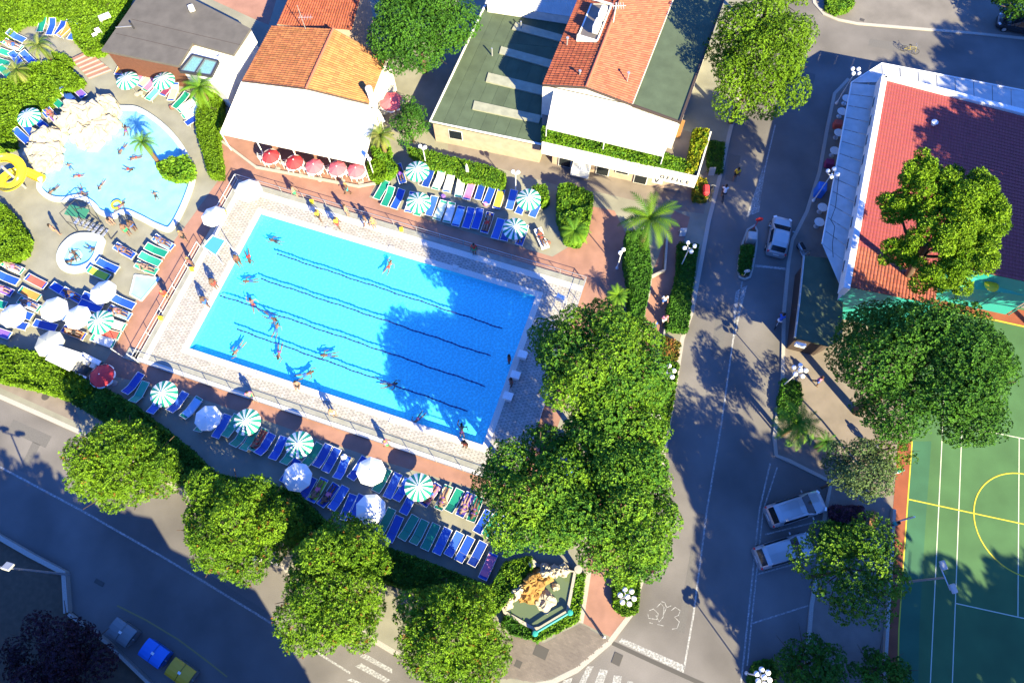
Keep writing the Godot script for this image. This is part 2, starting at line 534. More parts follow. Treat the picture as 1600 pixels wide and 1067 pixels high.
	b = MB.new(); b.strip(kflat("t11", [[100, -40], [90, 230], [40, 600]]), 0.12, -0.003, 0.001)
	struct("road_marking", b, "line")
	# top: pavers along the far pavement
	var te = [[1268, -30], [1273, 5], [1288, 22], [1310, 31], [1340, 37], [1410, 43], [1520, 52], [1700, 70]]
	b = MB.new(); b.prism(flat(te + [[1700, -60], [1268, -60]]), -0.2, 0.05)
	struct("pavement", b, "asphalt_worn")
	b = MB.new(); b.strip(flat(te), 0.3, -0.2, 0.06)
	struct("kerb", b, "kerb")
	# bottom left: yard behind a low wall, in the shade of the buildings to the south
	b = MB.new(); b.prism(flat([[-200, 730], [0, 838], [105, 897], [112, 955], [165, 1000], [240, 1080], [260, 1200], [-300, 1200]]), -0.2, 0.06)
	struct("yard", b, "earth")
	b = MB.new(); b.strip(flat([[112, 960], [170, 1003], [250, 1080]]), 0.2, -0.1, 0.5)
	tag(obj("yard_wall", b, "kerb"), "low concrete wall running behind the grey dumpster", "wall")
	b = MB.new(); b.strip(flat([[-120, 770], [0, 838], [52, 868], [105, 896], [109, 958]]), 0.32, -0.1, 0.55)
	tag(obj("yard_wall", b, "kerb"), "low concrete wall bent at the foot of the floodlight mast", "wall")
	b = MB.new(); b.strip(kflat("t12", [[720, 590], [900, 680], [1100, 800], [1280, 935], [1400, 1030]]), 0.1, -0.003, -0.001)
	struct("road_marking", b, "yellow_line")
	# repaired strips and patches in the asphalt
	for q in [[[1122, 470], [1140, 474], [1128, 560], [1111, 556]], [[1090, 800], [1101, 803], [1070, 990], [1058, 986]], [[1250, 110], [1275, 116], [1268, 150], [1243, 143]], [[20, 655], [80, 682], [70, 700], [10, 672]], [[300, 880], [420, 958], [414, 968], [294, 890]], [[1140, 240], [1158, 243], [1150, 285], [1133, 281]], [[1360, 60], [1440, 72], [1436, 84], [1357, 72]], [[50, 690], [62, 695], [40, 740], [28, 735]]]:
		b = MB.new(); b.prism(flat(q), -0.004, -0.004); struct("asphalt_repair", b, "asphalt_patch")
	# drains and manholes
	for q in [["t14", 178, 875, 0.95, 0.75], ["t14", 650, 920, 0.6, 0.75], ["t14", 38, 950, 0.45, 0.45], ["t6", 1200, 340, 0.35, 0.35], ["t3", 352, 66, 0.4, 0.4], ["t3", 583, 125, 0.4, 0.35], ["t3", 1323, 200, 0.45, 0.35], ["t12", 610, 448, 0.75, 0.3]]:
		b = MB.new()
		var w = kp(q[0], q[1], q[2])
		var up = (G if q[0] == "t14" and q[1] != 650 else 0.0) + (0.05 if q[0] == "t3" and q[1] < 600 else 0.0)
		b.box(Vector3(w.x, up + 0.006, w.z), Vector3(q[3], 0.03, q[4]), Basis(Vector3.UP, -0.45), 0.004)
		struct("drain_cover", b, "drain_iron")
	b = MB.new(); b.lathe(kp("t8", 283, 355) + Vector3(0, G, 0), [Vector2(0.32, 0.0), Vector2(0.32, 0.012), Vector2(0, 0.014)], 18)
	struct("drain_cover", b, "drain_iron")

# small paving pieces laid over a polygon, joined into one part
func setts(parent, poly, lx, lz, turn, called, m):
	var lo = Vector2(1e9, 1e9)
	var hi = -lo
	for p in poly:
		var q = p.rotated(-turn)
		lo = lo.min(q); hi = hi.max(q)
	var b = MB.new()
	var row = 0
	var z = lo.y
	while z < hi.y:
		var x = lo.x + (lx * 0.5 if row % 2 else 0.0)
		while x < hi.x:
			var cc = Vector2(x + lx * 0.5, z + lz * 0.5).rotated(turn)
			if Geometry2D.is_point_in_polygon(cc, poly):
				var f = rng.randf_range(0.82, 1.0)
				b.col = Color(f, f, f)
				var y = G + 0.012 + rng.randf() * 0.003
				var k = [Vector2(x + 0.008, z + 0.008), Vector2(x + lx - 0.008, z + 0.008), Vector2(x + lx - 0.008, z + lz - 0.008), Vector2(x + 0.008, z + lz - 0.008)]
				for i in 4: k[i] = k[i].rotated(turn)
				b.quad(Vector3(k[0].x, y, k[0].y), Vector3(k[1].x, y, k[1].y), Vector3(k[2].x, y, k[2].y), Vector3(k[3].x, y, k[3].y), Vector3.UP)
			x += lx
		z += lz
		row += 1
	var o = obj(called, b, m, parent)
	stuff(o)

# ---------------------------------------------------------------- the lane pool
func pq(u0, v0, u1, v1) -> PackedVector2Array:
	var r = PackedVector2Array()
	for q in [[u0, v0], [u1, v0], [u1, v1], [u0, v1]]:
		var w = pool(q[0], q[1])
		r.append(Vector2(w.x, w.z))
	return r

func holed(poly):                                # the polygon without the basin of the lane pool
	var out = []
	for s in [[-900, -900, 0, 900], [25, -900, 900, 900], [0, -900, 25, 0], [0, 13.1, 25, 900]]:
		for q in Geometry2D.intersect_polygons(poly, pq(s[0], s[1], s[2], s[3])): out.append(q)
	return out

func main_pool():
	var L = 25.0
	var W = 13.1
	var B = Basis(PU, Vector3.UP, PV)
	var top = G + 0.17
	var floor_y = -0.36
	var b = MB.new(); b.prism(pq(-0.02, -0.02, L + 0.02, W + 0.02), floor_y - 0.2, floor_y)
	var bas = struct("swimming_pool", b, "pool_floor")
	b = MB.new()
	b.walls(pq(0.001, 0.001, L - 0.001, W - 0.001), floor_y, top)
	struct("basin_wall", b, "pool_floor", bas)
	b = MB.new(); b.prism(pq(0.002, 0.002, L - 0.002, W - 0.002), top - 0.07, top - 0.07)
	struct("water", b, "water")
	# coping
	for s in [[-0.5, -0.5, L + 0.5, 0.0], [-0.5, W, L + 0.5, W + 0.5], [-0.5, 0.0, 0.0, W], [L, 0.0, L + 0.5, W]]:
		b = MB.new(); b.prism(pq(s[0], s[1], s[2], s[3]), G, top + 0.03)
		struct("pool_coping", b, "coping")
	# starting kerbs let into the coping
	for u in [6.2, 12.0, 17.8]:
		for v in [-0.42, W + 0.42]:
			b = MB.new(); b.box(pool(u, v, top + 0.06), Vector3(0.5, 0.07, 0.4), B, 0.02)
			tag(obj("pool_step", b, "coping"), "small white block set on the pool coping", "step", "white blocks set on the pool coping")
	# deck: bed, zigzag pavers, pale kerb strip, outer strip
	b = MB.new()
	for s in [[-3.5, -2.6, 28.5, -0.5], [-3.5, W + 0.5, 28.5, 15.4], [-3.5, -0.5, -0.5, W + 0.5], [L + 0.5, -0.5, 28.5, W + 0.5]]:
		b.prism(pq(s[0], s[1], s[2], s[3]), G, top)
	var deck = struct("pool_deck", b, "joint")
	b = MB.new()
	for s in [[-2.6, -1.55, 28.5, -0.5], [-2.6, W + 0.5, 28.5, 14.5], [-2.6, -0.5, -0.5, W + 0.5], [L + 0.5, -0.5, 28.5, W + 0.5]]:
		zigzag(b, s[0], s[1], s[2], s[3], top + 0.006)
	stuff(obj("pavers", b, "paver", deck))
	for s in [[-2.6, -2.1, 28.5, -1.56, "coping"], [-3.5, -2.6, 28.5, -2.12, "deck_grey"], [-2.6, 14.54, 28.5, 15.05, "deck_grey"], [-3.5, 15.06, 28.5, 15.4, "coping"], [-3.1, -2.1, -2.62, 15.05, "coping"], [-3.5, -2.1, -3.12, 15.05, "deck_grey"]]:
		b = MB.new(); b.prism(pq(s[0], s[1], s[2], s[3]), top - 0.02, top + 0.008)
		obj("border_strip", b, s[4], deck)
	# lane ropes: a cable with floats
	var k = 0
	for l in [[3.0, 3.1, 23.3, 3.55], [2.75, 5.65, 23.2, 6.1], [0.2, 8.1, 23.6, 8.6], [2.9, 10.4, 23.0, 10.95]]:
		b = MB.new()
		var pts = []
		for i in 121:
			var f = i / 120.0
			pts.append(pool(lerpf(l[0], l[2], f), lerpf(l[1], l[3], f) + sin(f * 31.0 + l[1]) * 0.03 + sin(f * 90.0 + l[1] * 3.0) * 0.02, top - 0.045))
		for i in 120:
			var a = pts[i]; var c = pts[i + 1]
			b.tube(a, c, 0.05, 0.05, 5, false)
			if i % 2 == 0: b.tube(a, a.lerp(c, 0.75), 0.075 if sin(i * 0.9) < 0.3 else 0.10, 0.07, 6, true)
		tag(obj("lane_rope", b, "lane_rope"), ["dark blue lane rope across the pool next to the restaurant side", "dark blue lane rope, second from the restaurant side", "dark blue lane rope reaching the shallow end wall", "dark blue lane rope on the side of the lower sunbeds"][k], "lane rope")
		k += 1
	# fence: low rail fence on all sides of the deck
	fence([pool(-3.5, -2.6, G), pool(28.4, -2.6, G)], "low metal rail fence between the pool deck and the upper sunbeds", 2.1)
	fence([pool(28.5, -2.6, G), pool(28.5, 15.4, G)], "low metal rail fence at the deep end beside the trees", 2.1)
	fence([pool(28.5, 15.4, G), pool(-3.4, 15.4, G)], "low metal rail fence between the pool deck and the lower sunbeds", 2.1)
	fence([pool(-3.5, 15.3, G), pool(-3.5, 4.5, G)], "white rail fence at the shallow end beside the foot basin", 2.1, "frame_white")
	fence([pool(-3.5, 1.8, G), pool(-3.5, -2.5, G)], "short white rail fence beside the white parasols", 2.1, "frame_white")

func fence(pts, label, gap, m = "steel"):
	var root = thing("fence", label, "fence", pts[0])
	for i in pts.size() - 1:
		var d = pts[i + 1] - pts[i]
		var nn = int(round(d.length() / gap))
		for k in nn + 1:
			var p = pts[i] - pts[0] + d * (float(k) / nn)
			var b = MB.new()
			b.tube(p, p + Vector3(0, 1.0, 0), 0.025, 0.025, 6)
			obj("post", b, m, root)
		for h in [0.97, 0.55, 0.2]:
			var b = MB.new()
			b.tube(pts[i] - pts[0] + Vector3(0, h, 0), pts[i + 1] - pts[0] + Vector3(0, h, 0), 0.022 if h > 0.9 else 0.012, 0.022 if h > 0.9 else 0.012, 6)
			obj("rail", b, m, root)

func zigzag(b, u0, v0, u1, v1, y):
	# interlocking blocks: each is a short bent bar about 25 x 12 cm
	var lu = 0.27
	var lv = 0.135
	var v = v0
	var row = 0
	while v < v1 - 0.02:
		var u = u0
		var i = 0
		while u < u1 - 0.02:
			var f = rng.randf_range(0.78, 1.0)
			b.col = Color(f, f * rng.randf_range(0.97, 1.0), f * rng.randf_range(0.94, 1.0))
			var k = 0.035 if (i + row) % 2 else -0.035
			var e0 = -0.035 if (i + row) % 2 else 0.035
			var ua = u + 0.009
			var ub = minf(u + lu, u1) - 0.009
			var va = v + 0.009
			var vb = minf(v + lv, v1) - 0.009
			b.quad(pool(ua, va + e0 * 0.5, y), pool(ub, va + k * 0.5, y), pool(ub, vb + k * 0.5, y), pool(ua, vb + e0 * 0.5, y), Vector3.UP)
			u += lu
			i += 1
		v += lv
		row += 1

# ---------------------------------------------------------------- children's pool, hot tub, rocks, slide
func spline(pts, per = 5):
	var c = Curve2D.new()
	var m = pts.size()
	var out = PackedVector2Array()
	for i in m:
		var p0 = pts[(i - 1 + m) % m]; var p1 = pts[i]; var p2 = pts[(i + 1) % m]; var p3 = pts[(i + 2) % m]
		for k in per:
			out.append(p1.cubic_interpolate(p2, p0, p3, k / float(per)))
	return out

func ring(b, outer, inner, y0, y1):
	var m = outer.size()
	for i in m:
		var j = (i + 1) % m
		var a = outer[i]; var c = outer[j]; var d = inner[j]; var e = inner[i]
		b.quad(Vector3(a.x, y1, a.y), Vector3(c.x, y1, c.y), Vector3(d.x, y1, d.y), Vector3(e.x, y1, e.y), Vector3.UP)
		b.qface(Vector3(a.x, y0, a.y), Vector3(c.x, y0, c.y), Vector3(c.x, y1, c.y), Vector3(a.x, y1, a.y), Vector3(a.x - e.x, 0, a.y - e.y))
		b.qface(Vector3(e.x, y0, e.y), Vector3(d.x, y0, d.y), Vector3(d.x, y1, d.y), Vector3(e.x, y1, e.y), Vector3(e.x - a.x, 0, e.y - a.y))

func inset(poly, w):
	var r = Geometry2D.offset_polygon(poly, -w, Geometry2D.JOIN_ROUND)
	return r[0]

func rimmed(called, label, pts, w, m_floor, m_rim):
	var poly = spline(pts)
	var m = poly.size()
	var inn = PackedVector2Array()
	var sg = 1.0 if Geometry2D.is_polygon_clockwise(poly) else -1.0
	for i in m:
		var t = (poly[(i + 1) % m] - poly[(i - 1 + m) % m]).normalized()
		inn.append(poly[i] + Vector2(-t.y, t.x) * w * sg)
	if not Geometry2D.is_point_in_polygon(inn[0], poly):
		for i in m: inn[i] = poly[i] * 2.0 - inn[i]
	var fl = inset(poly, w)
	var b = MB.new(); b.prism(fl, G + 0.008, G + 0.014)
	var root = struct(called, b, m_floor)
	root.set_meta("label", label)
	b = MB.new(); ring(b, poly, inn, G, G + 0.24)
	struct("rim", b, m_rim, root)
	b = MB.new(); b.prism(fl, G + 0.16, G + 0.16)
	struct("water", b, "water")
	return poly

func childrens_pool():
	var pts = []
	for q in [["t0", 650, 640], ["t0", 740, 650], ["t0", 830, 655], ["t0", 900, 685], ["t0", 1000, 755], ["t0", 1090, 845], ["t0", 1160, 950], ["t0", 1195, 1050], ["t4", 1195, 100], ["t4", 1130, 270], ["t4", 1050, 395], ["t4", 960, 380], ["t4", 850, 325], ["t4", 760, 290], ["t4", 690, 318], ["t4", 600, 290], ["t4", 560, 245], ["t4", 480, 200], ["t4", 380, 215], ["t4", 290, 200], ["t4", 225, 140], ["t4", 230, 60], ["t0", 240, 1000], ["t0", 300, 900], ["t0", 450, 760]]:
		var w = kp(q[0], q[1], q[2], G + 0.2)
		pts.append(Vector2(w.x, w.z))
	rimmed("paddling_pool", "free-form pale turquoise paddling pool with a white rim", pts, 0.42, "kid_floor", "kid_rim")
	pts = []
	for q in [[560, 410], [640, 440], [630, 500], [610, 560], [560, 620], [470, 655], [380, 640], [345, 570], [370, 490], [450, 420]]:
		var w = kp("t4", q[0], q[1], G + 0.2)
		pts.append(Vector2(w.x, w.z))
	rimmed("hot_tub_basin", "small drop-shaped whirlpool basin with a wide white rim", pts, 0.6, "kid_floor", "kid_rim")
	var b = MB.new(); b.lathe(kp("t4", 470, 555) + Vector3(0, G, 0), [Vector2(0.55, 0.0), Vector2(0.55, 0.13), Vector2(0.45, 0.13), Vector2(0.45, 0.02)], 20)
	tag(obj("tub_bench", b, "kid_rim"), "round inner bench of the whirlpool basin", "bench")
	# foot basin by the white fence
	var fb = kflat("t4", [[830, 670], [985, 690], [870, 830], [800, 790]], G + 0.05)
	b = MB.new(); b.prism(fb, G, G + 0.03)
	var o = struct("foot_basin", b, "kid_floor")
	b = MB.new()
	for i in 4:
		b.strip(PackedVector2Array([fb[i], fb[(i + 1) % 4]]), 0.12, G, G + 0.1)
	struct("rim", b, "kid_rim", o)
	# pale artificial rocks: boulders that overlap like the photo's cliff
	var rf = thing("rock_formation", "pale cream artificial rock cliff rising from the paddling pool", "rocks", kp("t0", 520, 770, G))
	var spots = [[560, 690, 1.5, 1.5], [650, 650, 1.1, 1.2], [470, 720, 1.4, 1.7], [600, 800, 1.4, 0.9], [500, 820, 1.3, 1.1], [660, 760, 1.1, 0.9], [420, 760, 1.1, 1.4], [570, 880, 0.9, 0.5], [690, 680, 0.8, 0.9]]
	for s in spots: boulder(rf, kp("t0", s[0], s[1], G + s[3] * 0.6), s[2], s[3], "rock")
	rf = thing("rock_formation", "pale cream artificial rock bank beside the yellow slide", "rocks", kp("t0", 270, 930, G))
	for s in [[250, 850, 1.2, 1.2], [210, 930, 1.0, 1.1], [300, 920, 1.2, 0.9], [250, 1000, 1.1, 0.9], [330, 1000, 0.9, 0.6], [330, 830, 1.0, 1.0]]: boulder(rf, kp("t0", s[0], s[1], G + s[3] * 0.6), s[2], s[3], "rock")
	# palm island in the pool
	var isl = spline(kflat("t4", [[960, 0], [1000, -40], [1120, -60], [1190, -30], [1180, 60], [1110, 85], [1020, 70]], G + 0.2))
	b = MB.new(); b.prism(isl, G, G + 0.3)
	tag(obj("planter_island", b, "kid_rim"), "white planted island at the edge of the paddling pool", "planter")
	# yellow water slide: a spiral chute on a post
	var c = kp("t4", 85, 70, 1.6); c.y = 0
	var root = thing("water_slide", "bright yellow spiral water slide beside the rocks", "slide", c + Vector3(0, G, 0))
	b = MB.new()
	var prev = []
	var steps = 64
	for i in steps + 1:
		var f = i / float(steps)
		var ang = f * TAU * 1.35 - 2.2
		var rad = 1.15
		var o2 = Vector3(cos(ang) * rad, 3.0 - f * 2.6, sin(ang) * rad)
		var tang = Vector3(-sin(ang), -0.25, cos(ang)).normalized()
		if f > 0.86:
			var a2 = 0.86 * TAU * 1.35 - 2.2
			o2 = Vector3(cos(a2) * rad, 3.0 - f * 2.6, sin(a2) * rad) + Vector3(-sin(a2), 0, cos(a2)) * (f - 0.86) * 9.0
			tang = Vector3(-sin(a2), -0.25, cos(a2)).normalized()
		var side = tang.cross(Vector3.UP).normalized()
		var sec = []
		for j in 9:
			var th = PI * j / 8.0
			sec.append(o2 + side * cos(th) * 0.42 - Vector3.UP * sin(th) * 0.34)
		if prev.size():
			for j in 8:
				b.qface(prev[j], prev[j + 1], sec[j + 1], sec[j], Vector3.UP)
		prev = sec
	obj("chute", b, "slide_yellow", root)
	b = MB.new(); b.tube(Vector3.ZERO, Vector3(0, 3.1, 0), 0.12, 0.12, 10)
	obj("post", b, "steel", root)

func boulder(parent, at, r, h, m):
	var b = MB.new()
	var fn = FastNoiseLite.new()
	fn.seed = rng.randi(); fn.frequency = 0.5
	var seg = 22
	var rings = 12
	var P = []
	for j in rings + 1:
		var row = []
		for i in seg:
			var th = PI * j / rings
			var ph = TAU * i / seg
			var d = Vector3(sin(th) * cos(ph), cos(th), sin(th) * sin(ph))
			var k = 1.0 + fn.get_noise_3dv(d * 2.2) * 0.55 + fn.get_noise_3dv(d * 7.0) * 0.32
			row.append(Vector3(d.x * r, d.y * h, d.z * r) * k)
		P.append(row)
	for j in rings:
		for i in seg:
			var i2 = (i + 1) % seg
			b.face(P[j][i], P[j + 1][i], P[j + 1][i2], P[j][i])
			b.face(P[j][i], P[j + 1][i2], P[j][i2], P[j][i])
	for i in b.v.size(): b.v[i] *= 0.9
	var o = obj("boulder", b, m, parent)
	o.position = at - parent.position
	o.position.y = h * 0.35
	return o

# ---------------------------------------------------------------- buildings
func p3(q, h):                                   # a pixel pair -> point at height h
	return gp(q[0], q[1], h)

# barrel tiles on a roof plane: A-B along the eave, D-C along the ridge; all tiles of one slope are one part
func tiles(parent, A, B, C, D, m, pitch = 0.24, row = 0.4, hump = 0.055, vary = 0.66):
	var b = MB.new()
	var along = maxf((B - A).length(), (C - D).length())
	var up = maxf((D - A).length(), (C - B).length())
	var nu = int(along / pitch)
	var nv = int(up / row)
	var nn = (B - A).cross(D - A).normalized()
	if nn.y < 0: nn = -nn
	for j in nv:
		for i in nu:
			var f = rng.randf_range(vary, 1.08)
			b.col = Color(f * rng.randf_range(0.95, 1.05), f * rng.randf_range(0.92, 1.06), f)
			var v0 = float(j) / nv
			var v1 = float(j + 1) / nv
			var prev0; var prev1; var pn
			for k in 4:
				var x = (i + k / 3.0 * 0.96) / nu
				var hh = [0.0, 1.0, 1.0, 0.0][k] * hump
				var a = A.lerp(B, x).lerp(D.lerp(C, x), v0) + nn * (hh + 0.045)
				var c = A.lerp(B, x).lerp(D.lerp(C, x), v1) + nn * (hh + 0.012)
				if k > 0: b.qface(prev0, a, c, prev1, Vector3.UP)
				prev0 = a; prev1 = c
	stuff(obj("roof_tiles", b, m, parent))

func slabs(parent, called, poly, y0, y1, m):
	var b = MB.new(); b.prism(poly, y0, y1, true)
	return obj(called, b, m, parent)

func lift(pts, h):
	return flat(pts, h)

func part_box(parent, called, at, size, basis, m, bev = 0.01):
	var b = MB.new(); b.box(at - parent.position, size, basis, bev)
	return obj(called, b, m, parent)

func dirbasis(a, b):                             # x runs from a to b on the ground
	var d = b - a; d.y = 0; d = d.normalized()
	return Basis(d, Vector3.UP, d.cross(Vector3.UP))

func ridge_caps(parent, a, b, m):
	var d = b - a
	var nn = int(d.length() / 0.4)
	for i in nn:
		var mb = MB.new()
		mb.tube(a + d * (float(i) / nn) + Vector3(0, 0.03, 0), a + d * ((i + 0.96) / nn) + Vector3(0, 0.06, 0), 0.13, 0.15, 7, true)
		obj("ridge_tile", mb, m, parent)

func window_in(parent, a, b, h0, h1, m = "dark_glass"):      # a framed window on the wall line a-b (world points), from h0 to h1
	var bs = dirbasis(a, b)
	var c = (a + b) * 0.5; c.y = (h0 + h1) * 0.5
	var w = Vector2(b.x - a.x, b.z - a.z).length()
	var f = part_box(parent, "window", c, Vector3(w, h1 - h0, 0.10), bs, "white_wall", 0.01)
	var mb = MB.new(); mb.box(c - parent.position, Vector3(w - 0.14, h1 - h0 - 0.14, 0.13), bs)
	obj("pane", mb, m, f)
	return f

func shade_box(parent, called, poly, y0, y1, m): return slabs(parent, called, poly, y0, y1, m)

func buildings():
	var b
	# --- grey flat-roofed pool bar, top left
	var h = 3.4
	var r = thing("pool_bar", "low pool bar with flat dark grey roof and brown wooden front", "building")
	var rp = lift([[157, 78], [211, 0], [222, -16], [300, -2], [391, 44.5], [364, 85], [300, 67], [278, 102.5]], h)
	slabs(r, "wall", inset(rp, 0.25), 0, h - 0.25, "brown_wood")
	slabs(r, "roof", rp, h - 0.25, h, "grey_roof")
	b = MB.new(); b.strip(lift([[180, 43], [206, 41]], h), 0.05, h, h + 0.05); obj("pipe", b, "steel", r)
	b = MB.new(); b.tube(kp("t0", 825, 175, h), kp("t0", 825, 175, h) + Vector3(0, 0.7, 0), 0.08, 0.08, 8); obj("vent_pipe", b, "dark_metal", r)
	b = MB.new(); b.box(kp("t0", 1185, 60, h) + Vector3(0, 0.2, 0), Vector3(0.5, 0.4, 0.6), Basis(Vector3.UP, 0.4), 0.05); obj("roof_fan", b, "white", r)
	b = MB.new()
	for s in [[[205, 30], [375, 70]], [[180, 52], [300, 80]]]: b.strip(lift(s[0] if false else [s[0], s[1]], h), 0.03, h, h + 0.012)
	obj("roof_seam", b, "dark_trim", r)
	r = thing("bar_annex", "white annex beside the grey-roofed bar with a framed roof opening", "building")
	var ap = lift([[300, 67], [364, 85], [391, 45], [401, 64], [362, 112], [350, 146], [325, 126], [278, 103]], 2.9)
	slabs(r, "wall", inset(ap, 0.1), 0, 2.7, "white_wall")
	slabs(r, "roof", ap, 2.7, 2.9, "white")
	# roof opening: dark frame with two panes over turquoise tubs
	var fr = kflat("t0", [[1105, 435], [1185, 335], [1345, 375], [1300, 465]], 3.15)
	for i in 4:
		b = MB.new(); b.strip(PackedVector2Array([fr[i], fr[(i + 1) % 4]]), 0.14, 2.9, 3.15); obj("frame_bar", b, "dark_metal", r)
	b = MB.new(); b.strip(PackedVector2Array([fr[0].lerp(fr[3], 0.48), fr[1].lerp(fr[2], 0.48)]), 0.10, 2.9, 3.14); obj("frame_bar", b, "dark_metal", r)
	mk("turquoise_tub", Color(0.10, 0.42, 0.42), 0.4, noise_tex["stain"], 0.9)
	b = MB.new(); b.prism(fr, 2.9, 2.94); obj("tub", b, "turquoise_tub", r)
	mk("clear_pane", Color(0.8, 0.9, 0.9), 0.05, null, 1.0, {"alpha": 0.12})
	for k in 2:
		var e0 = k * 0.48; var e1 = 0.48 + k * 0.52
		b = MB.new(); b.prism(PackedVector2Array([fr[0].lerp(fr[3], e0), fr[1].lerp(fr[2], e0), fr[1].lerp(fr[2], e1), fr[0].lerp(fr[3], e1)]), 3.11, 3.115); obj("pane", b, "clear_pane", r)
	b = MB.new(); b.box(kp("t0", 1390, 400, 3.0), Vector3(2.4, 0.3, 0.35), dirbasis(kp("t0", 1350, 330), kp("t0", 1440, 440)), 0.02); obj("duct", b, "metal_sheet", r)

	# --- restaurant: orange gable, older red gable behind, white canopy in front
	r = thing("restaurant", "restaurant with orange clay-tiled gable roof", "building")
	var e = 3.4
	var rd = 5.0
	var LT = gp(425, 40, e); var LB = gp(378, 127, e); var RT = gp(545, 40, rd); var RB = gp(478, 139, rd)
	RT = gp(521, 45, rd)
	var ET = gp(604, 90, e); var EB = gp(576, 163, e)
	b = MB.new()
	for w in [[LT, LB], [LB, EB], [EB, ET], [ET, LT]]:
		b.qface(w[0] * Vector3(1, 0, 1), w[1] * Vector3(1, 0, 1), w[1], w[0], Vector3.UP)
	b.face(LB, EB, RB, Vector3(0, 0, 1)); b.face(LT, ET, RT, Vector3(0, 0, -1))
	obj("wall", b, "white_wall", r)
	b = MB.new(); b.qface(LT, LB, RB, RT, Vector3.UP); b.qface(ET, EB, RB, RT, Vector3.UP); obj("roof", b, "tile_red", r)
	mk("tile_pale", Color(0.36, 0.17, 0.06), 0.85, null, 1.0, {"vc": true})
	tiles(r, LB, LT, RT, RB, "tile_orange")
	tiles(r, EB, ET, RT, RB, "tile_pale")
	ridge_caps(r, RB, RT, "tile_salmon")
	for s in [[LB, RB], [RB, EB]]:
		b = MB.new(); b.tube(s[0] + Vector3(0, 0.02, 0), s[1] + Vector3(0, 0.02, 0), 0.09, 0.09, 5); obj("verge_board", b, "dark_trim", r)
	b = MB.new(); b.tube(gp(477, 45, 4.4), gp(477, 45, 4.4) + Vector3(0, 2.6, 0), 0.04, 0.03, 6); obj("aerial_mast", b, "steel", r)
	b = MB.new()
	var am = gp(477, 45, 4.4) + Vector3(0, 1.0, 0)
	for k in 5: b.tube(am + Vector3(0.25 * k - 0.2, 0.3, -0.3), am + Vector3(0.25 * k - 0.2, 0.3, 0.3), 0.015, 0.015, 4)
	b.tube(am + Vector3(-0.3, 0.3, 0), am + Vector3(1.0, 0.3, 0), 0.02, 0.02, 5)
	obj("aerial", b, "steel", r)
	r = thing("old_wing", "rear wing with weathered dark red tiles behind the orange roof", "building")
	var a0 = gp(432, 38, 3.6); var a1 = gp(549, 47, 3.9); var a2 = gp(570, -30, 4.6); var a3 = gp(462, -30, 4.3)
	b = MB.new()
	for w in [[a0, a1], [a1, a2], [a2, a3], [a3, a0]]: b.qface(w[0] * Vector3(1, 0, 1), w[1] * Vector3(1, 0, 1), w[1], w[0], Vector3.UP)
	obj("wall", b, "cream_wall", r)
	b = MB.new(); b.qface(a0, a1, a2, a3, Vector3.UP); obj("roof", b, "tile_red", r)
	tiles(r, a0, a1, a2, a3, "tile_red")
	r = thing("restaurant_canopy", "large white fabric canopy over the restaurant terrace", "canopy")
	var c0 = gp(377, 126, 3.3); var c1 = gp(478, 140, 3.9); var c2 = gp(590, 172, 3.2); var c3 = gp(567, 255, 2.7); var c4 = gp(455, 231, 3.0); var c5 = gp(343, 207, 2.7)
	b = MB.new()
	for s in [[c0, c1, c4, c5], [c1, c2, c3, c4]]:
		for i in 8:
			for j in 4:
				var P = func(x, y): return s[0].lerp(s[1], x).lerp(s[3].lerp(s[2], x), y) + Vector3(0, -0.18 * sin(PI * y) * (0.6 + 0.4 * sin(x * PI)), 0)
				b.qface(P.call(i / 8.0, j / 4.0), P.call((i + 1) / 8.0, j / 4.0), P.call((i + 1) / 8.0, (j + 1) / 4.0), P.call(i / 8.0, (j + 1) / 4.0), Vector3.UP)
	obj("fabric", b, "membrane", r)
	b = MB.new()
	for s in [[c5, c4], [c4, c3], [c3, c2], [c5, c0]]: b.qface(s[0], s[1], s[1] + Vector3(0, -0.28, 0), s[0] + Vector3(0, -0.28, 0), Vector3(0, 0, 1))
	obj("valance", b, "membrane", r)
	for k in 7:
		var x = (k + 0.5) / 7.0
		var pa = c0.lerp(c1, x * 2.0) if x < 0.5 else c1.lerp(c2, x * 2.0 - 1.0)
		var pb = c5.lerp(c4, x * 2.0) if x < 0.5 else c4.lerp(c3, x * 2.0 - 1.0)
		var sp2 = []
		for j in 5: sp2.append(pa.lerp(pb, j / 4.0) + Vector3(0, -0.18 * sin(PI * j / 4.0) * 0.9 + 0.02, 0))
		b = MB.new(); b.path(sp2, 0.02, 0.02, 4); obj("seam", b, "membrane", r)
	for s in [c5, c4, c3, c5.lerp(c4, 0.5), c4.lerp(c3, 0.5)]:
		b = MB.new(); b.tube(Vector3(s.x, G, s.z - 0.1), s + Vector3(0, -0.05, -0.1), 0.05, 0.05, 8); obj("post", b, "frame_white", r)
	# white flue next to the canopy
	b = MB.new(); b.lathe(kp("t1", 725, 655, 2.6) * Vector3(1, 0, 1), [Vector2(0.26, 0.1), Vector2(0.26, 4.6), Vector2(0.30, 4.62), Vector2(0.30, 4.9), Vector2(0.0, 5.0)], 14)
	tag(obj("flue", b, "white"), "tall white round flue at the corner of the white canopy", "flue")
	b = MB.new(); b.box(kp("t1", 765, 715, 2.5), Vector3(1.5, 0.1, 0.35), dirbasis(kp("t1", 735, 665), kp("t1", 790, 760)), 0.03)
	b.tube(kp("t1", 765, 715, 2.5) * Vector3(1, 0, 1) + Vector3(0, G, 0), kp("t1", 765, 715, 2.5), 0.04, 0.04, 6)
	tag(obj("menu_board", b, "white"), "narrow white board on a post at the canopy corner", "sign")
	# white side wall of the restaurant
	var sw = lift([[604, 95], [613, 110], [597, 150], [580, 150]], 2.6)
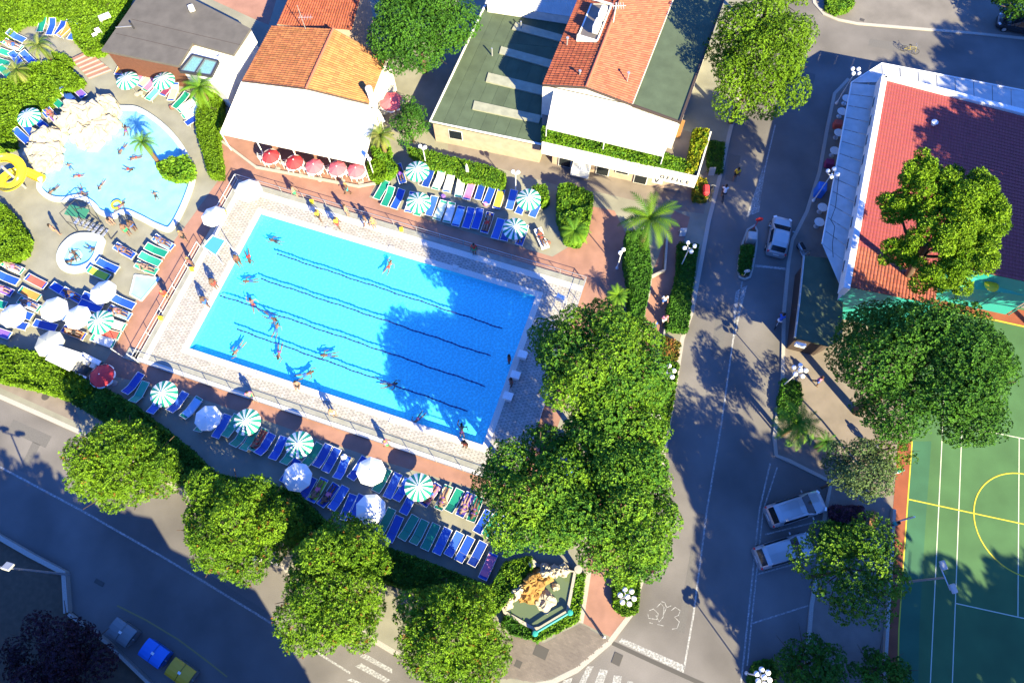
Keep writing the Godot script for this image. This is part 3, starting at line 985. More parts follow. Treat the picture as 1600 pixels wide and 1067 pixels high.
	tag(obj("side_wall", _prism(sw, 0.0, 2.6), "white_wall"), "white side wall beside the restaurant gable", "wall")

	# --- long hall with a green felt roof and pale skylight strips
	r = thing("long_hall", "long low hall with flat dark green felt roof and pale skylights", "building")
	h = 2.9
	var hp = [[758, 9], [672, 190], [846, 226], [920, 20]]
	var hw = lift(hp, h)
	slabs(r, "wall", inset(hw, 0.15), 0, h - 0.2, "cream_wall")
	slabs(r, "roof", hw, h - 0.2, h, "green_roof")
	var q0 = gp(672, 190, h); var q1 = gp(846, 226, h); var q3 = gp(758, 9, h); var q2 = gp(920, 20, h)
	for i in 9:
		for j in 3:
			var x0 = i / 9.0 + 0.003; var x1 = (i + 1) / 9.0 - 0.003
			var y0 = [0.0, 0.36, 0.7][j] + 0.002; var y1 = [0.36, 0.7, 1.0][j] - 0.002
			b = MB.new()
			var f = rng.randf_range(0.88, 1.08)
			b.col = Color(f, f, f)
			var C = []
			for w in [[x0, y0], [x1, y0], [x1, y1], [x0, y1]]:
				var z = q0.lerp(q1, w[0]).lerp(q3.lerp(q2, w[0]), w[1]); C.append(Vector2(z.x, z.z))
			b.prism(PackedVector2Array(C), h, h + 0.02)
			obj("felt_strip", b, "green_roof", r)
	for s in [[[806, 34], [885, 56], [882, 66], [800, 45]], [[783, 72], [872, 96], [868, 108], [780, 83]], [[763, 113], [858, 136], [855, 150], [759, 127]], [[741, 157], [846, 180], [842, 192], [738, 170]]]:
		b = MB.new(); b.prism(lift(s, h + 0.15), h, h + 0.15); obj("skylight", b, "skylight", r)
	b = MB.new(); b.strip(lift([[758, 9], [672, 190], [846, 226]], h), 0.16, h, h + 0.1); obj("gutter", b, "white", r)
	for s in [[755, 83, 0.9], [800, 40, 0.8]]:
		b = MB.new(); b.tube(gp(s[0] + 14, s[1] + 4, h), gp(s[0] + 14, s[1] + 4, h) + Vector3(0, s[2], 0), 0.07, 0.07, 8); obj("vent_pipe", b, "steel", r)
	for k in 1:
		var w0 = gp(700 + k * 40, 200 + k * 8, 2.2); var w1 = gp(722 + k * 40, 204 + k * 8, 2.2)
		window_in(r, w0 + Vector3(0, 0, 0.1), w1 + Vector3(0, 0, 0.1), 1.0, 2.2)
	r = thing("rear_shed", "shed with pale corrugated metal roof behind the green hall", "building")
	var sp = lift([[757, 6], [905, 28], [925, -50], [775, -50]], 4.0)
	slabs(r, "wall", inset(sp, 0.2), 0, 3.8, "white_wall")
	b = MB.new()
	var s0 = gp(757, 6, 4.0); var s1 = gp(905, 28, 4.0); var s2 = gp(925, -50, 4.3); var s3 = gp(775, -50, 4.3)
	for i in 60:
		var x0 = i / 60.0; var x1 = (i + 0.5) / 60.0; var x2 = (i + 1) / 60.0
		var u = Vector3(0, 0.05, 0)
		b.qface(s0.lerp(s1, x0), s0.lerp(s1, x1) + u, s3.lerp(s2, x1) + u, s3.lerp(s2, x0), Vector3.UP)
		b.qface(s0.lerp(s1, x1) + u, s0.lerp(s1, x2), s3.lerp(s2, x2), s3.lerp(s2, x1) + u, Vector3.UP)
	obj("roof", b, "metal_sheet", r)

	# --- two-storey office with red tiled gable, awning, planted balcony
	r = thing("office_building", "two-storey office with red tiled gable roof and planted balcony", "building")
	var eh = 7.0; var rh = 8.2
	var A = gp(848, 132, eh); var A2 = gp(912, -22, eh); var R1 = gp(916, 136, rh); var R2 = gp(978, -22, rh)
	var Bb = gp(988, 163, eh); var B2 = gp(1060, -22, eh); var Cc = gp(1063, 190, eh - 0.1); var C2 = gp(1138, -22, eh - 0.1)
	b = MB.new()
	var wl = [A, Bb, Cc, C2, B2, A2]
	for i in 6:
		var p = wl[i]; var q = wl[(i + 1) % 6]
		b.qface(p * Vector3(1, 0, 1), q * Vector3(1, 0, 1), q - Vector3(0, 0.1, 0), p - Vector3(0, 0.1, 0), Vector3.UP)
	b.face(A, Bb, R1, Vector3(0, 0, 1))
	obj("wall", b, "white_wall", r)
	b = MB.new(); b.qface(A, R1, R2, A2, Vector3.UP); b.qface(Bb, R1, R2, B2, Vector3.UP); obj("roof", b, "tile_red", r)
	# left slope tiled round a roof-terrace opening
	var sl = func(x, y): return A.lerp(A2, y).lerp(R1.lerp(R2, y), x)
	tiles(r, sl.call(0.0, 0.0), sl.call(0.0, 0.42), sl.call(1.0, 0.42), sl.call(1.0, 0.0), "tile_red", 0.24, 0.36)
	tiles(r, sl.call(0.0, 0.42), sl.call(0.0, 1.0), sl.call(0.36, 1.0), sl.call(0.36, 0.42), "tile_red", 0.24, 0.36)
	tiles(r, sl.call(0.86, 0.42), sl.call(0.86, 1.0), sl.call(1.0, 1.0), sl.call(1.0, 0.42), "tile_red", 0.24, 0.36)
	tiles(r, Bb, B2, R2, R1, "tile_salmon", 0.24, 0.36)
	var op = [sl.call(0.37, 0.43), sl.call(0.85, 0.43), sl.call(0.85, 0.80), sl.call(0.37, 0.80)]
	b = MB.new()
	for i in 4:
		b.qface(op[i] + Vector3(0, 0.13, 0), op[(i + 1) % 4] + Vector3(0, 0.13, 0), op[(i + 1) % 4] + Vector3(0, 0.03, 0), op[i] + Vector3(0, 0.03, 0), Vector3(1, 0, 0))
	for i in 4: b.strip(PackedVector2Array([Vector2(op[i].x, op[i].z), Vector2(op[(i + 1) % 4].x, op[(i + 1) % 4].z)]), 0.12, op[i].y, maxf(op[i].y, op[(i + 1) % 4].y) + 0.14)
	obj("terrace_kerb", b, "white_wall", r)
	b = MB.new(); b.qface(op[0] + Vector3(0, 0.06, 0), op[1] + Vector3(0, 0.06, 0), op[2] + Vector3(0, 0.06, 0), op[3] + Vector3(0, 0.06, 0), Vector3.UP); obj("roof_terrace", b, "pavement", r)
	for s in [[560, 80], [525, 160]]:
		b = MB.new(); b.box(kp("t2", s[0], s[1], 8.4), Vector3(0.5, 0.8, 1.0), Basis(Vector3.UP, -0.4), 0.04); obj("air_conditioner", b, "white", r)
	ridge_caps(r, R1, R2, "tile_salmon")
	slabs(r, "flat_roof", PackedVector2Array([Vector2(Bb.x, Bb.z), Vector2(Cc.x, Cc.z), Vector2(C2.x, C2.z), Vector2(B2.x, B2.z)]), eh - 0.35, eh - 0.1, "green_roof")
	b = MB.new(); b.tube(Bb + Vector3(0, 0.02, 0), B2 + Vector3(0, 0.02, 0), 0.08, 0.08, 5); obj("gutter", b, "metal_sheet", r)
	for s in [[A, R1], [R1, Bb], [Bb, Cc]]:
		b = MB.new(); b.box((s[0] + s[1]) * 0.5 + Vector3(0, -0.06, 0), Vector3((s[1] - s[0]).length(), 0.22, 0.16), Basis((s[1] - s[0]).normalized(), Vector3.UP, (s[1] - s[0]).normalized().cross(Vector3.UP)), 0.02); obj("verge_board", b, "dark_trim", r)
	b = MB.new(); b.strip(PackedVector2Array([Vector2(Cc.x, Cc.z), Vector2(C2.x, C2.z)]), 0.2, eh - 0.4, eh); obj("gutter", b, "dark_trim", r)
	for s in [[905, 124, 0.9], [980, 127, 0.9], [886, 70, 0.7]]:
		b = MB.new(); b.tube(gp(s[0], s[1], 7.4), gp(s[0], s[1], 7.4) + Vector3(0, s[2], 0), 0.06, 0.06, 6); b.tube(gp(s[0], s[1], 7.4) + Vector3(0, s[2], 0), gp(s[0], s[1], 7.4) + Vector3(0, s[2] + 0.1, 0), 0.12, 0.12, 8); obj("vent_pipe", b, "steel", r)
	am = kp("t2", 625, 150, 8.0)
	b = MB.new(); b.tube(am, am + Vector3(0, 2.2, 0), 0.035, 0.03, 6)
	for k in 6: b.tube(am + Vector3(0.2 * k - 0.4, 1.9, -0.35), am + Vector3(0.2 * k - 0.4, 1.9, 0.35), 0.015, 0.015, 4)
	b.tube(am + Vector3(-0.5, 1.9, 0), am + Vector3(0.8, 1.9, 0), 0.02, 0.02, 5); obj("aerial", b, "frame_white", r)
	# ground floor under the balcony
	var gf = lift([[847, 221], [1090, 275], [1111, 206], [1063, 190], [848, 132]], 4.2)
	var bal = gp(843, 214, 3.4)
	slabs(r, "ground_floor", inset(gf, 1.0), G, 3.2, "cream_wall")
	slabs(r, "balcony_floor", gf, 3.2, 3.4, "pavement")
	# front fascia of the balcony with the lettering
	var f0 = gp(848, 222, 4.2); var f1 = gp(1090, 276, 4.2); var f2 = gp(1111, 206, 4.2)
	for s in [[f0, f1], [f1, f2]]:
		var bs = dirbasis(s[0], s[1])
		var mid = (s[0] + s[1]) * 0.5
		b = MB.new(); b.box(Vector3(mid.x, 3.45, mid.z), Vector3((s[1] - s[0]).length() + 0.14, 1.5, 0.14), bs, 0.02); obj("fascia", b, "white_wall", r)
		var inn = -bs.z * 0.75 if s[0] == f0 else -bs.z * 0.75
		if inn.dot(Vector3(gp(980, 180, 3.4).x, 0, gp(980, 180, 3.4).z) - mid) < 0: inn = -inn
		b = MB.new(); b.box(Vector3(mid.x, 3.75, mid.z) + inn, Vector3((s[1] - s[0]).length() - 0.3, 0.7, 0.08), bs, 0.02); obj("planter_side", b, "white_wall", r)
	var bs2 = dirbasis(f0, f1)
	var out = bs2.z
	if out.z < 0: out = -out
	var tm = TextMesh.new()
	var sf = SystemFont.new(); sf.font_names = PackedStringArray(["Droid Sans"])
	tm.font = sf; tm.text = "O F F I C E"; tm.pixel_size = 0.01; tm.font_size = 54; tm.depth = 0.04
	var tx = obj("lettering", tm, "print_black", r)
	var lp = f0.lerp(f1, 0.872) + out * 0.10
	tx.transform = Transform3D(Basis(bs2.x, Vector3.UP, out), Vector3(lp.x, 3.28, lp.z))
	var tm2 = TextMesh.new()
	tm2.font = sf; tm2.text = "V"; tm2.pixel_size = 0.01; tm2.font_size = 66; tm2.depth = 0.04
	tx = obj("lettering", tm2, "print_black", r)
	lp = f0.lerp(f1, 0.765) + out * 0.11
	tx.transform = Transform3D(Basis(bs2.x, Vector3.UP, out), Vector3(lp.x, 2.62, lp.z))
	b = MB.new(); b.box(f0.lerp(f1, 0.77) * Vector3(1, 0, 1) + Vector3(0, 2.6, 0), Vector3(0.9, 0.8, 0.16), bs2, 0.02); obj("sign_drop", b, "white_wall", r)
	for k in 5:
		var w0 = f0.lerp(f1, 0.10 + k * 0.13); var w1 = f0.lerp(f1, 0.19 + k * 0.13)
		window_in(r, w0 - out * 0.98, w1 - out * 0.98, G + 0.1 if k % 2 == 0 else 1.0, 2.4)
	# upper storey door and windows behind the awning
	for s in [[1065, 195], [1068, 184]]: pass
	b = MB.new(); b.box(gp(1052, 198, 4.6), Vector3(0.1, 2.2, 1.6), dirbasis(Cc, C2), 0.02); obj("door", b, "wood_bench", r)
	r = thing("balcony_awning", "big white awning over the office balcony", "awning")
	var w0 = gp(866, 139, 6.7); var w1 = gp(1060, 193, 6.6); var w2 = gp(1037, 242, 5.6); var w3 = gp(854, 198, 5.6)
	b = MB.new(); b.qface(w0, w1, w2, w3, Vector3.UP); b.qface(w3, w2, w2 + Vector3(0, -0.25, 0), w3 + Vector3(0, -0.25, 0), Vector3(0, 0, 1)); obj("fabric", b, "membrane", r)
	for s in [w2, w3, w2.lerp(w3, 0.5)]:
		b = MB.new(); b.tube(Vector3(s.x, 3.4, s.z), s, 0.04, 0.04, 6); obj("post", b, "frame_white", r)
	# side terrace pavement stays on the balcony; a white stall under the balcony edge
	b = MB.new(); b.box(kp("t6", 425, 20, 1.0), Vector3(1.6, 1.0, 0.9), bs2, 0.03)
	tag(obj("ice_chest", b, "white"), "white chest freezer standing in front of the office", "freezer")

	# --- right-hand building: red roof, white parapet, glazed metal canopy round it
	r = thing("sports_hall", "sports hall with low red tiled roof and white parapet", "building")
	var ph = 5.2
	var o0 = gp(1386, 126, ph); var o1 = gp(1640, 192, ph); var o2 = gp(1640, 448, ph); var om = gp(1470, 412, ph); var ol = gp(1340, 384, ph); var o2b = gp(1462, 476, ph); var o3 = gp(1329, 449, ph)
	b = MB.new()
	for s in [[o0, o1], [o1, o2], [o3, o0]]:
		b.qface(s[0] * Vector3(1, 0, 1), s[1] * Vector3(1, 0, 1), s[1], s[0], Vector3.UP)
	obj("wall", b, "white_wall", r)
	b = MB.new()
	for s in [[o2, om], [om, o2b], [o2b, o3]]:
		b.qface(s[0] * Vector3(1, 0, 1), s[1] * Vector3(1, 0, 1), s[1], s[0], Vector3.UP)
	obj("wall", b, "teal_paint", r)
	b = MB.new(); b.qface(o0, o1, o2, ol, Vector3.UP); b.qface(ol, om, o2b, o3, Vector3.UP); obj("roof", b, "tile_red", r)
	mk("tile_brick", Color(0.29, 0.062, 0.060), 0.85, null, 1.0, {"vc": true})
	mk("tile_rust", Color(0.34, 0.10, 0.06), 0.85, null, 1.0, {"vc": true})
	tiles(r, ol, o2, o1, o0, "tile_brick", 0.24, 0.34, 0.012, 0.9)
	tiles(r, o3, o2b, om, ol, "tile_rust", 0.24, 0.34, 0.035)
	for s in [[o0, o1], [o3, o0]]:
		var bs = dirbasis(s[0], s[1])
		var mid = (s[0] + s[1]) * 0.5
		var ofs = bs.z * 0.3
		if ofs.dot(gp(1500, 300, ph) - mid) > 0: ofs = -ofs
		b = MB.new(); b.box(Vector3(mid.x, ph - 0.3, mid.z) + ofs, Vector3((s[1] - s[0]).length() + 0.6, 1.1, 0.5), bs, 0.03); obj("parapet", b, "white", r)
	b = MB.new(); b.lathe(kp("t3", 1022, 768, ph), [Vector2(0.18, 0.0), Vector2(0.18, 0.3), Vector2(0.28, 0.32), Vector2(0.0, 0.5)], 12); obj("roof_vent", b, "white", r)
	for k in 9:
		var f = 0.08 + k * 0.1
		var p = o0.lerp(o3, f); var q = o0.lerp(o3, f + 0.055)
		var nrm = (o3 - o0).cross(Vector3.UP).normalized()
		if nrm.x > 0: nrm = -nrm
		window_in(r, p + nrm * 0.55, q + nrm * 0.55, ph - 0.62, ph - 0.2)
	r = thing("metal_canopy", "pale sheet-metal canopy running round the red-roofed hall", "canopy")
	var ch = 3.9
	var inn_l = [gp(1381, 128, ch), gp(1318, 458, ch)]
	var out_l = [gp(1331, 129, ch - 0.4), gp(1285, 381, ch - 0.4)]
	for k in 13:
		b = MB.new()
		var x0 = k / 13.0 + 0.002; var x1 = (k + 1) / 13.0 - 0.002
		var f = rng.randf_range(0.9, 1.05)
		b.col = Color(f, f, f)
		var po = [out_l[0].lerp(out_l[1], x0), out_l[0].lerp(out_l[1], x1)]
		var pi = [inn_l[0].lerp(inn_l[1], x0 * 0.86 + 0.02), inn_l[0].lerp(inn_l[1], x1 * 0.86 + 0.02)]
		b.qface(po[0], po[1], pi[1], pi[0], Vector3.UP)
		b.qface(po[0], po[1], po[1] - Vector3(0, 0.12, 0), po[0] - Vector3(0, 0.12, 0), Vector3(-1, 0, 0))
		b.qface(po[1], pi[1], pi[1] - Vector3(0, 0.03, 0), po[1] - Vector3(0, 0.03, 0), Vector3(0, 0, 1))
		obj("panel", b, "canopy_metal", r)
	b = MB.new()
	b.qface(out_l[1], inn_l[0].lerp(inn_l[1], 0.88), inn_l[1], gp(1303, 405, ch - 0.2), Vector3.UP)
	b.face(gp(1303, 405, ch - 0.2), inn_l[1], gp(1316, 452, ch), Vector3.UP); obj("panel", b, "canopy_metal", r)
	b = MB.new(); b.face(out_l[0], gp(1378, 99, ch - 0.4), gp(1381, 128, ch), Vector3.UP); obj("panel", b, "canopy_metal", r)
	var ti = [gp(1381, 128, ch), gp(1640, 186, ch)]
	var to = [gp(1378, 99, ch - 0.4), gp(1640, 149, ch - 0.4)]
	for k in 9:
		b = MB.new()
		var f = rng.randf_range(0.9, 1.05)
		b.col = Color(f, f, f)
		var x0 = k / 9.0 + 0.002; var x1 = (k + 1) / 9.0 - 0.002
		b.qface(to[0].lerp(to[1], x0), to[0].lerp(to[1], x1), ti[0].lerp(ti[1], x1), ti[0].lerp(ti[1], x0), Vector3.UP)
		b.qface(to[0].lerp(to[1], x1), ti[0].lerp(ti[1], x1), ti[0].lerp(ti[1], x1) - Vector3(0, 0.03, 0), to[0].lerp(to[1], x1) - Vector3(0, 0.03, 0), Vector3(1, 0, 0))
		obj("panel", b, "canopy_metal", r)
	b = MB.new(); b.path([gp(1640, 149, ch - 0.38), to[0] + Vector3(0, 0.02, 0), out_l[0] + Vector3(0, 0.02, 0), out_l[1] + Vector3(0, 0.02, 0)], 0.07, 0.07, 6); obj("gutter", b, "white", r)
	for k in 6:
		var p = out_l[0].lerp(out_l[1], k / 5.0)
		b = MB.new(); b.tube(Vector3(p.x + 1.6, G, p.z), p + Vector3(1.6, 0.1, 0), 0.06, 0.06, 8); obj("post", b, "frame_white", r)
	b = MB.new(); b.path([kp("t7", 440, 60, 4.02), kp("t7", 420, 250, 4.02), kp("t7", 390, 330, 4.0), kp("t7", 415, 370, 4.02), kp("t7", 400, 480, 4.02), kp("t7", 405, 560, 4.05)], 0.025, 0.025, 5); obj("cable", b, "dark_metal", r)
	# teal end wall below the red roof and awning over the court end
	b = MB.new(); b.strip(lift([[1319, 455], [1364, 462]], 3.0), 0.4, G, 3.0)
	tag(obj("teal_wall", b, "teal_paint"), "teal painted wall at the end of the red-roofed hall", "wall")
	r = thing("court_awning", "sagging turquoise net awning at the head of the sports court", "awning")
	b = MB.new()
	var n0 = gp(1512, 428, 4.6); var n1 = gp(1660, 446, 4.6); var n2 = gp(1660, 470, 3.4); var n3 = gp(1500, 448, 3.4)
	for i in 12:
		for j in 3:
			var P = func(x, y): return n0.lerp(n1, x).lerp(n3.lerp(n2, x), y) + Vector3(0, -0.12 * sin(PI * y) + 0.05 * sin(x * 30.0), 0)
			b.qface(P.call(i / 12.0, j / 3.0), P.call((i + 1) / 12.0, j / 3.0), P.call((i + 1) / 12.0, (j + 1) / 3.0), P.call(i / 12.0, (j + 1) / 3.0), Vector3.UP)
	obj("fabric", b, "awning_teal", r)
	for s in [n3, n3.lerp(n2, 0.4), n3.lerp(n2, 0.75)]:
		b = MB.new(); b.tube(Vector3(s.x, G, s.z), s, 0.05, 0.05, 6); obj("post", b, "teal_paint", r)
	b = MB.new(); b.lathe(kp("t7", 1385, 735, 4.15), [Vector2(0.55, 0.0), Vector2(0.35, 0.1), Vector2(0.0, 0.14)], 14); obj("yellow_patch", b, "slide_yellow", r)
	# dark green kiosk roof
	r = thing("kiosk", "kiosk with flat dark green roof at the pavement bend", "kiosk")
	var kk = lift([[1257, 399], [1301, 404], [1318, 440], [1317, 530], [1296, 541], [1243, 528]], 2.9)
	slabs(r, "wall", inset(kk, 0.3), G, 2.75, "dark_trim")
	slabs(r, "roof", kk, 2.75, 2.9, "green_roof")
	b = MB.new(); b.strip(lift([[1243, 527], [1250, 470], [1257, 400]], 2.9), 0.1, 2.7, 2.95); obj("gutter", b, "metal_sheet", r)
	b = MB.new(); b.strip(lift([[1246, 534], [1262, 538]], 2.9), 0.25, 2.3, 2.7); obj("sign_board", b, "white", r)
	# houses beyond the road to the south: out of frame, they put the lower road in shade
	r = thing("apartment_block", "apartment block south of the lower road", "building")
	slabs(r, "wall", PackedVector2Array([Vector2(-48, 3.6), Vector2(-26.8, 6.4), Vector2(-16.3, 8.6), Vector2(-14.6, 10.8), Vector2(-8.1, 13.8), Vector2(-4.2, 19.0), Vector2(-20, 40), Vector2(-60, 30)]), 0, 12.0, "cream_wall")

func _prism(poly, y0, y1):
	var b = MB.new(); b.prism(poly, y0, y1); return b

# ---------------------------------------------------------------- sports court
func sports_court():
	var b = MB.new(); b.prism(flat([[1424, 700], [1440, 455], [1700, 500], [1700, 1300], [1395, 1300], [1406, 860]]), G, G + 0.004)
	var root = struct("sports_court", b, "court_green")
	b = MB.new(); b.prism(flat([[1440, 455], [1700, 505], [1700, 535], [1436, 476]]), G + 0.004, G + 0.008); struct("court_border", b, "court_red", root)
	b = MB.new(); b.prism(flat([[1424, 690], [1425, 690], [1417, 797], [1404, 985], [1398, 1300], [1366, 1300], [1380, 1040], [1395, 797], [1403, 690]]), G + 0.004, G + 0.008); struct("court_border", b, "court_red", root)
	b = MB.new(); b.prism(flat([[1425, 690], [1455, 690], [1445, 830], [1436, 980], [1430, 1300], [1398, 1300], [1404, 985], [1417, 797]]), G + 0.004, G + 0.008); struct("court_border", b, "court_teal", root)
	# lines, laid out as a tennis court with a ball court over it
	var o = gp(1493.5, 942.5, G); var ax = (gp(1591, 964, G) - o).normalized(); var az = (gp(1504, 664, G) - o).normalized()
	var P = func(x, z): var w = o + ax * x + az * z; return Vector2(w.x, w.z)
	for s in [[0, -8, 0, 21], [-1.42, -8, -1.42, 21], [4.2, 0, 4.2, 13.1], [0, 0, 9, 0], [0, 13.1, 9, 13.1]]:
		b = MB.new(); b.strip(PackedVector2Array([P.call(s[0], s[1]), P.call(s[2], s[3])]), 0.07, G + 0.012, G + 0.012); struct("court_line", b, "court_line", root)
	var hl = flat([[1417, 780], [1700, 841]])
	b = MB.new(); b.strip(hl, 0.09, G + 0.016, G + 0.016); struct("court_line", b, "court_yellow", root)
	var cc = gp(1606, 820, G)
	var pts = PackedVector2Array()
	var rad = 3.75
	for i in 48: pts.append(Vector2(cc.x + cos(TAU * i / 48) * rad, cc.z + sin(TAU * i / 48) * rad))
	b = MB.new(); b.strip(pts, 0.09, G + 0.02, G + 0.02, true); struct("court_line", b, "court_yellow", root)
	b = MB.new(); b.strip(flat([[1436, 475], [1700, 533]]), 0.12, G + 0.016, G + 0.016); struct("court_line", b, "court_yellow", root)
	b = MB.new(); b.strip(flat([[1425, 690], [1417, 797], [1404, 985], [1398, 1300]]), 0.09, G + 0.012, G + 0.012); struct("court_line", b, "court_yellow", root)
	# low wall and kerb beside the court
	b = MB.new(); b.strip(flat([[1394, 797], [1380, 1035], [1374, 1200]]), 0.22, G, G + 0.35)
	tag(obj("court_kerb", b, "kerb"), "low pale concrete wall along the red court border", "wall")

# ---------------------------------------------------------------- vegetation
class Leaves:
	var v = PackedVector3Array()
	var n = PackedVector3Array()
	var c = PackedColorArray()
	func add(pv, pn, xf: Transform3D, colr: Color):
		v.append_array(xf * pv)
		n.append_array(Transform3D(xf.basis.orthonormalized()) * pn)
		var k = PackedColorArray()
		k.resize(pv.size()); k.fill(colr)
		c.append_array(k)
	func mesh():
		var a = []
		a.resize(Mesh.ARRAY_MAX)
		a[Mesh.ARRAY_VERTEX] = v; a[Mesh.ARRAY_NORMAL] = n; a[Mesh.ARRAY_COLOR] = c
		var m = ArrayMesh.new()
		m.add_surface_from_arrays(Mesh.PRIMITIVE_TRIANGLES, a)
		return m

var tufts = {}
func tuft(kind):                                 # a spray of a few leaves round +Y, built once for each kind
	if tufts.has(kind): return tufts[kind]
	var out = []
	for variant in 4:
		var v = PackedVector3Array()
		var n = PackedVector3Array()
		var cnt = {"pine": 6, "broad": 5, "hedge": 5, "grass": 6}[kind]
		var ln = {"pine": 0.25, "broad": 0.175, "hedge": 0.15, "grass": 0.36}[kind]
		var wd = {"pine": 0.045, "broad": 0.068, "hedge": 0.05, "grass": 0.025}[kind]
		for i in cnt:
			var a = TAU * i / cnt + rng.randf_range(-0.4, 0.4)
			var el = rng.randf_range(0.15, 1.1)
			var d = Vector3(cos(a) * cos(el), sin(el), sin(a) * cos(el))
			var s = d.cross(Vector3.UP).normalized().rotated(d, rng.randf_range(-0.6, 0.6))
			var l = ln * rng.randf_range(0.7, 1.15)
			var o = d * 0.02
			var mid = o + d * l * 0.55 + Vector3(0, 0.03, 0)
			var tip = o + d * l - Vector3(0, 0.02, 0)
			var nn = s.cross(d).normalized()
			if nn.y < 0: nn = -nn
			for t in [[o, mid + s * wd, mid - s * wd], [tip, mid - s * wd, mid + s * wd]]:
				if (t[1] - t[0]).cross(t[2] - t[0]).dot(nn) > 0.0: t.reverse()
				for p in t:
					v.append(p); n.append(nn)
		out.append([v, n])
	tufts[kind] = out
	return out

func frame(d: Vector3, roll: float, s: float) -> Basis:      # basis whose y is d
	var x = d.cross(Vector3.FORWARD if absf(d.z) < 0.9 else Vector3.RIGHT).normalized()
	return Basis(x, d, x.cross(d)).rotated(d, roll).scaled_local(Vector3.ONE * s)

# crown of many lobes; every lobe carries sprays over its skin and some inside
func crown(rx, ry, rz, lobes, density, kind, base: Color, alt: Color, size = 1.0, brown = 0.0):
	rx *= 0.87; ry *= 0.9; rz *= 0.87
	var L = Leaves.new()
	var pr = tuft(kind)
	var cs = []
	for i in lobes:
		var f = (i + 0.5) / lobes
		var th = acos(1.0 - 1.45 * f)
		var ph = i * 2.39996 + rng.randf_range(-0.35, 0.35)
		var k = rng.randf_range(0.52, 0.86)
		cs.append([Vector3(sin(th) * cos(ph) * rx, cos(th) * ry, sin(th) * sin(ph) * rz) * k, rng.randf_range(0.22, 0.40) * (rx + rz) * 0.5, rng.randf()])
	cs.append([Vector3.ZERO, minf(rx, ry) * 0.7, 0.5])
	for q in cs:
		var r = q[1]
		var cnt = int(r * r * density)
		for k in cnt:
			var d = Vector3(rng.randfn(), rng.randfn() + 0.25, rng.randfn()).normalized()
			var rr = r * (1.0 - 0.45 * pow(rng.randf(), 2.2)) * (1.0 + 0.12 * sin(d.x * 9.0 + q[2] * 20.0) * cos(d.z * 8.0))
			var p = q[0] + Vector3(d.x, d.y * 0.8, d.z) * rr
			var overlaps = false             # leaves that would grow inside a neighbouring clump are mostly left out
			for o in cs:
				if o != q and p.distance_to(o[0]) < o[1] * 0.68: overlaps = true
			if overlaps and rng.randf() < 0.75: continue
			var out = (d + Vector3(0, 0.35, 0) + Vector3(rng.randfn(), rng.randfn(), rng.randfn()) * 0.35).normalized()
			var cc = base.lerp(alt, clampf(rng.randf() * 0.75 + (q[2] - 0.5) * 0.5, 0, 1)) * rng.randf_range(0.8, 1.2)
			if brown > 0.0 and rng.randf() < brown: cc = Color(0.20, 0.09, 0.02) * rng.randf_range(0.7, 1.1)
			cc.a = 1.0
			L.add(pr[k % 4][0], pr[k % 4][1], Transform3D(frame(out, rng.randf() * TAU, size * rng.randf_range(0.75, 1.25)), p), cc)
	return L.mesh()

func trunk(h, r, spread, top):
	var b = MB.new()
	var pts = [Vector3(0, 0, 0)]
	for i in 4: pts.append(Vector3(rng.randf_range(-0.1, 0.1) * i, h * (i + 1) / 4.0, rng.randf_range(-0.1, 0.1) * i))
	b.path(pts, r, r * 0.6, 8)
	for i in 7:
		var a = TAU * i / 7 + rng.randf() * 0.5
		var s = pts[3].lerp(pts[4], rng.randf())
		b.path([s, s + Vector3(cos(a) * spread * 0.4, top * 0.25, sin(a) * spread * 0.4), s + Vector3(cos(a) * spread * 0.8, top * rng.randf_range(0.3, 0.8), sin(a) * spread * 0.8)], r * 0.35, r * 0.08, 5)
	return b

func tree(label, px, py, top, rx, ry, rz, kind, base, alt, opt = {}):
	var hc = top - ry * 0.75
	var c = gp(px, py, hc)
	var root = thing(opt.get("name", "tree"), label, "tree", Vector3(c.x, opt.get("y", G), c.z), 0.0, opt.get("group", ""))
	var cr = obj("crown", crown(rx, ry, rz, opt.get("lobes", 22), opt.get("density", 190) * 1.62, kind, base, alt, opt.get("size", 1.0) * 0.74, opt.get("brown", 0.0)), "tree_leaf", root)
	cr.position = Vector3(0, hc - opt.get("y", G), 0)
	var tb = obj("trunk", trunk(hc - ry * 0.3, opt.get("tr", 0.25), rx, ry), "bark", root)
	return root

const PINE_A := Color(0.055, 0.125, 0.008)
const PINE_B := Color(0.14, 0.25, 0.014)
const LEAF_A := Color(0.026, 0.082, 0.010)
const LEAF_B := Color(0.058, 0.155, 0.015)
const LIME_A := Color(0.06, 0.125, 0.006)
const LIME_B := Color(0.13, 0.235, 0.013)

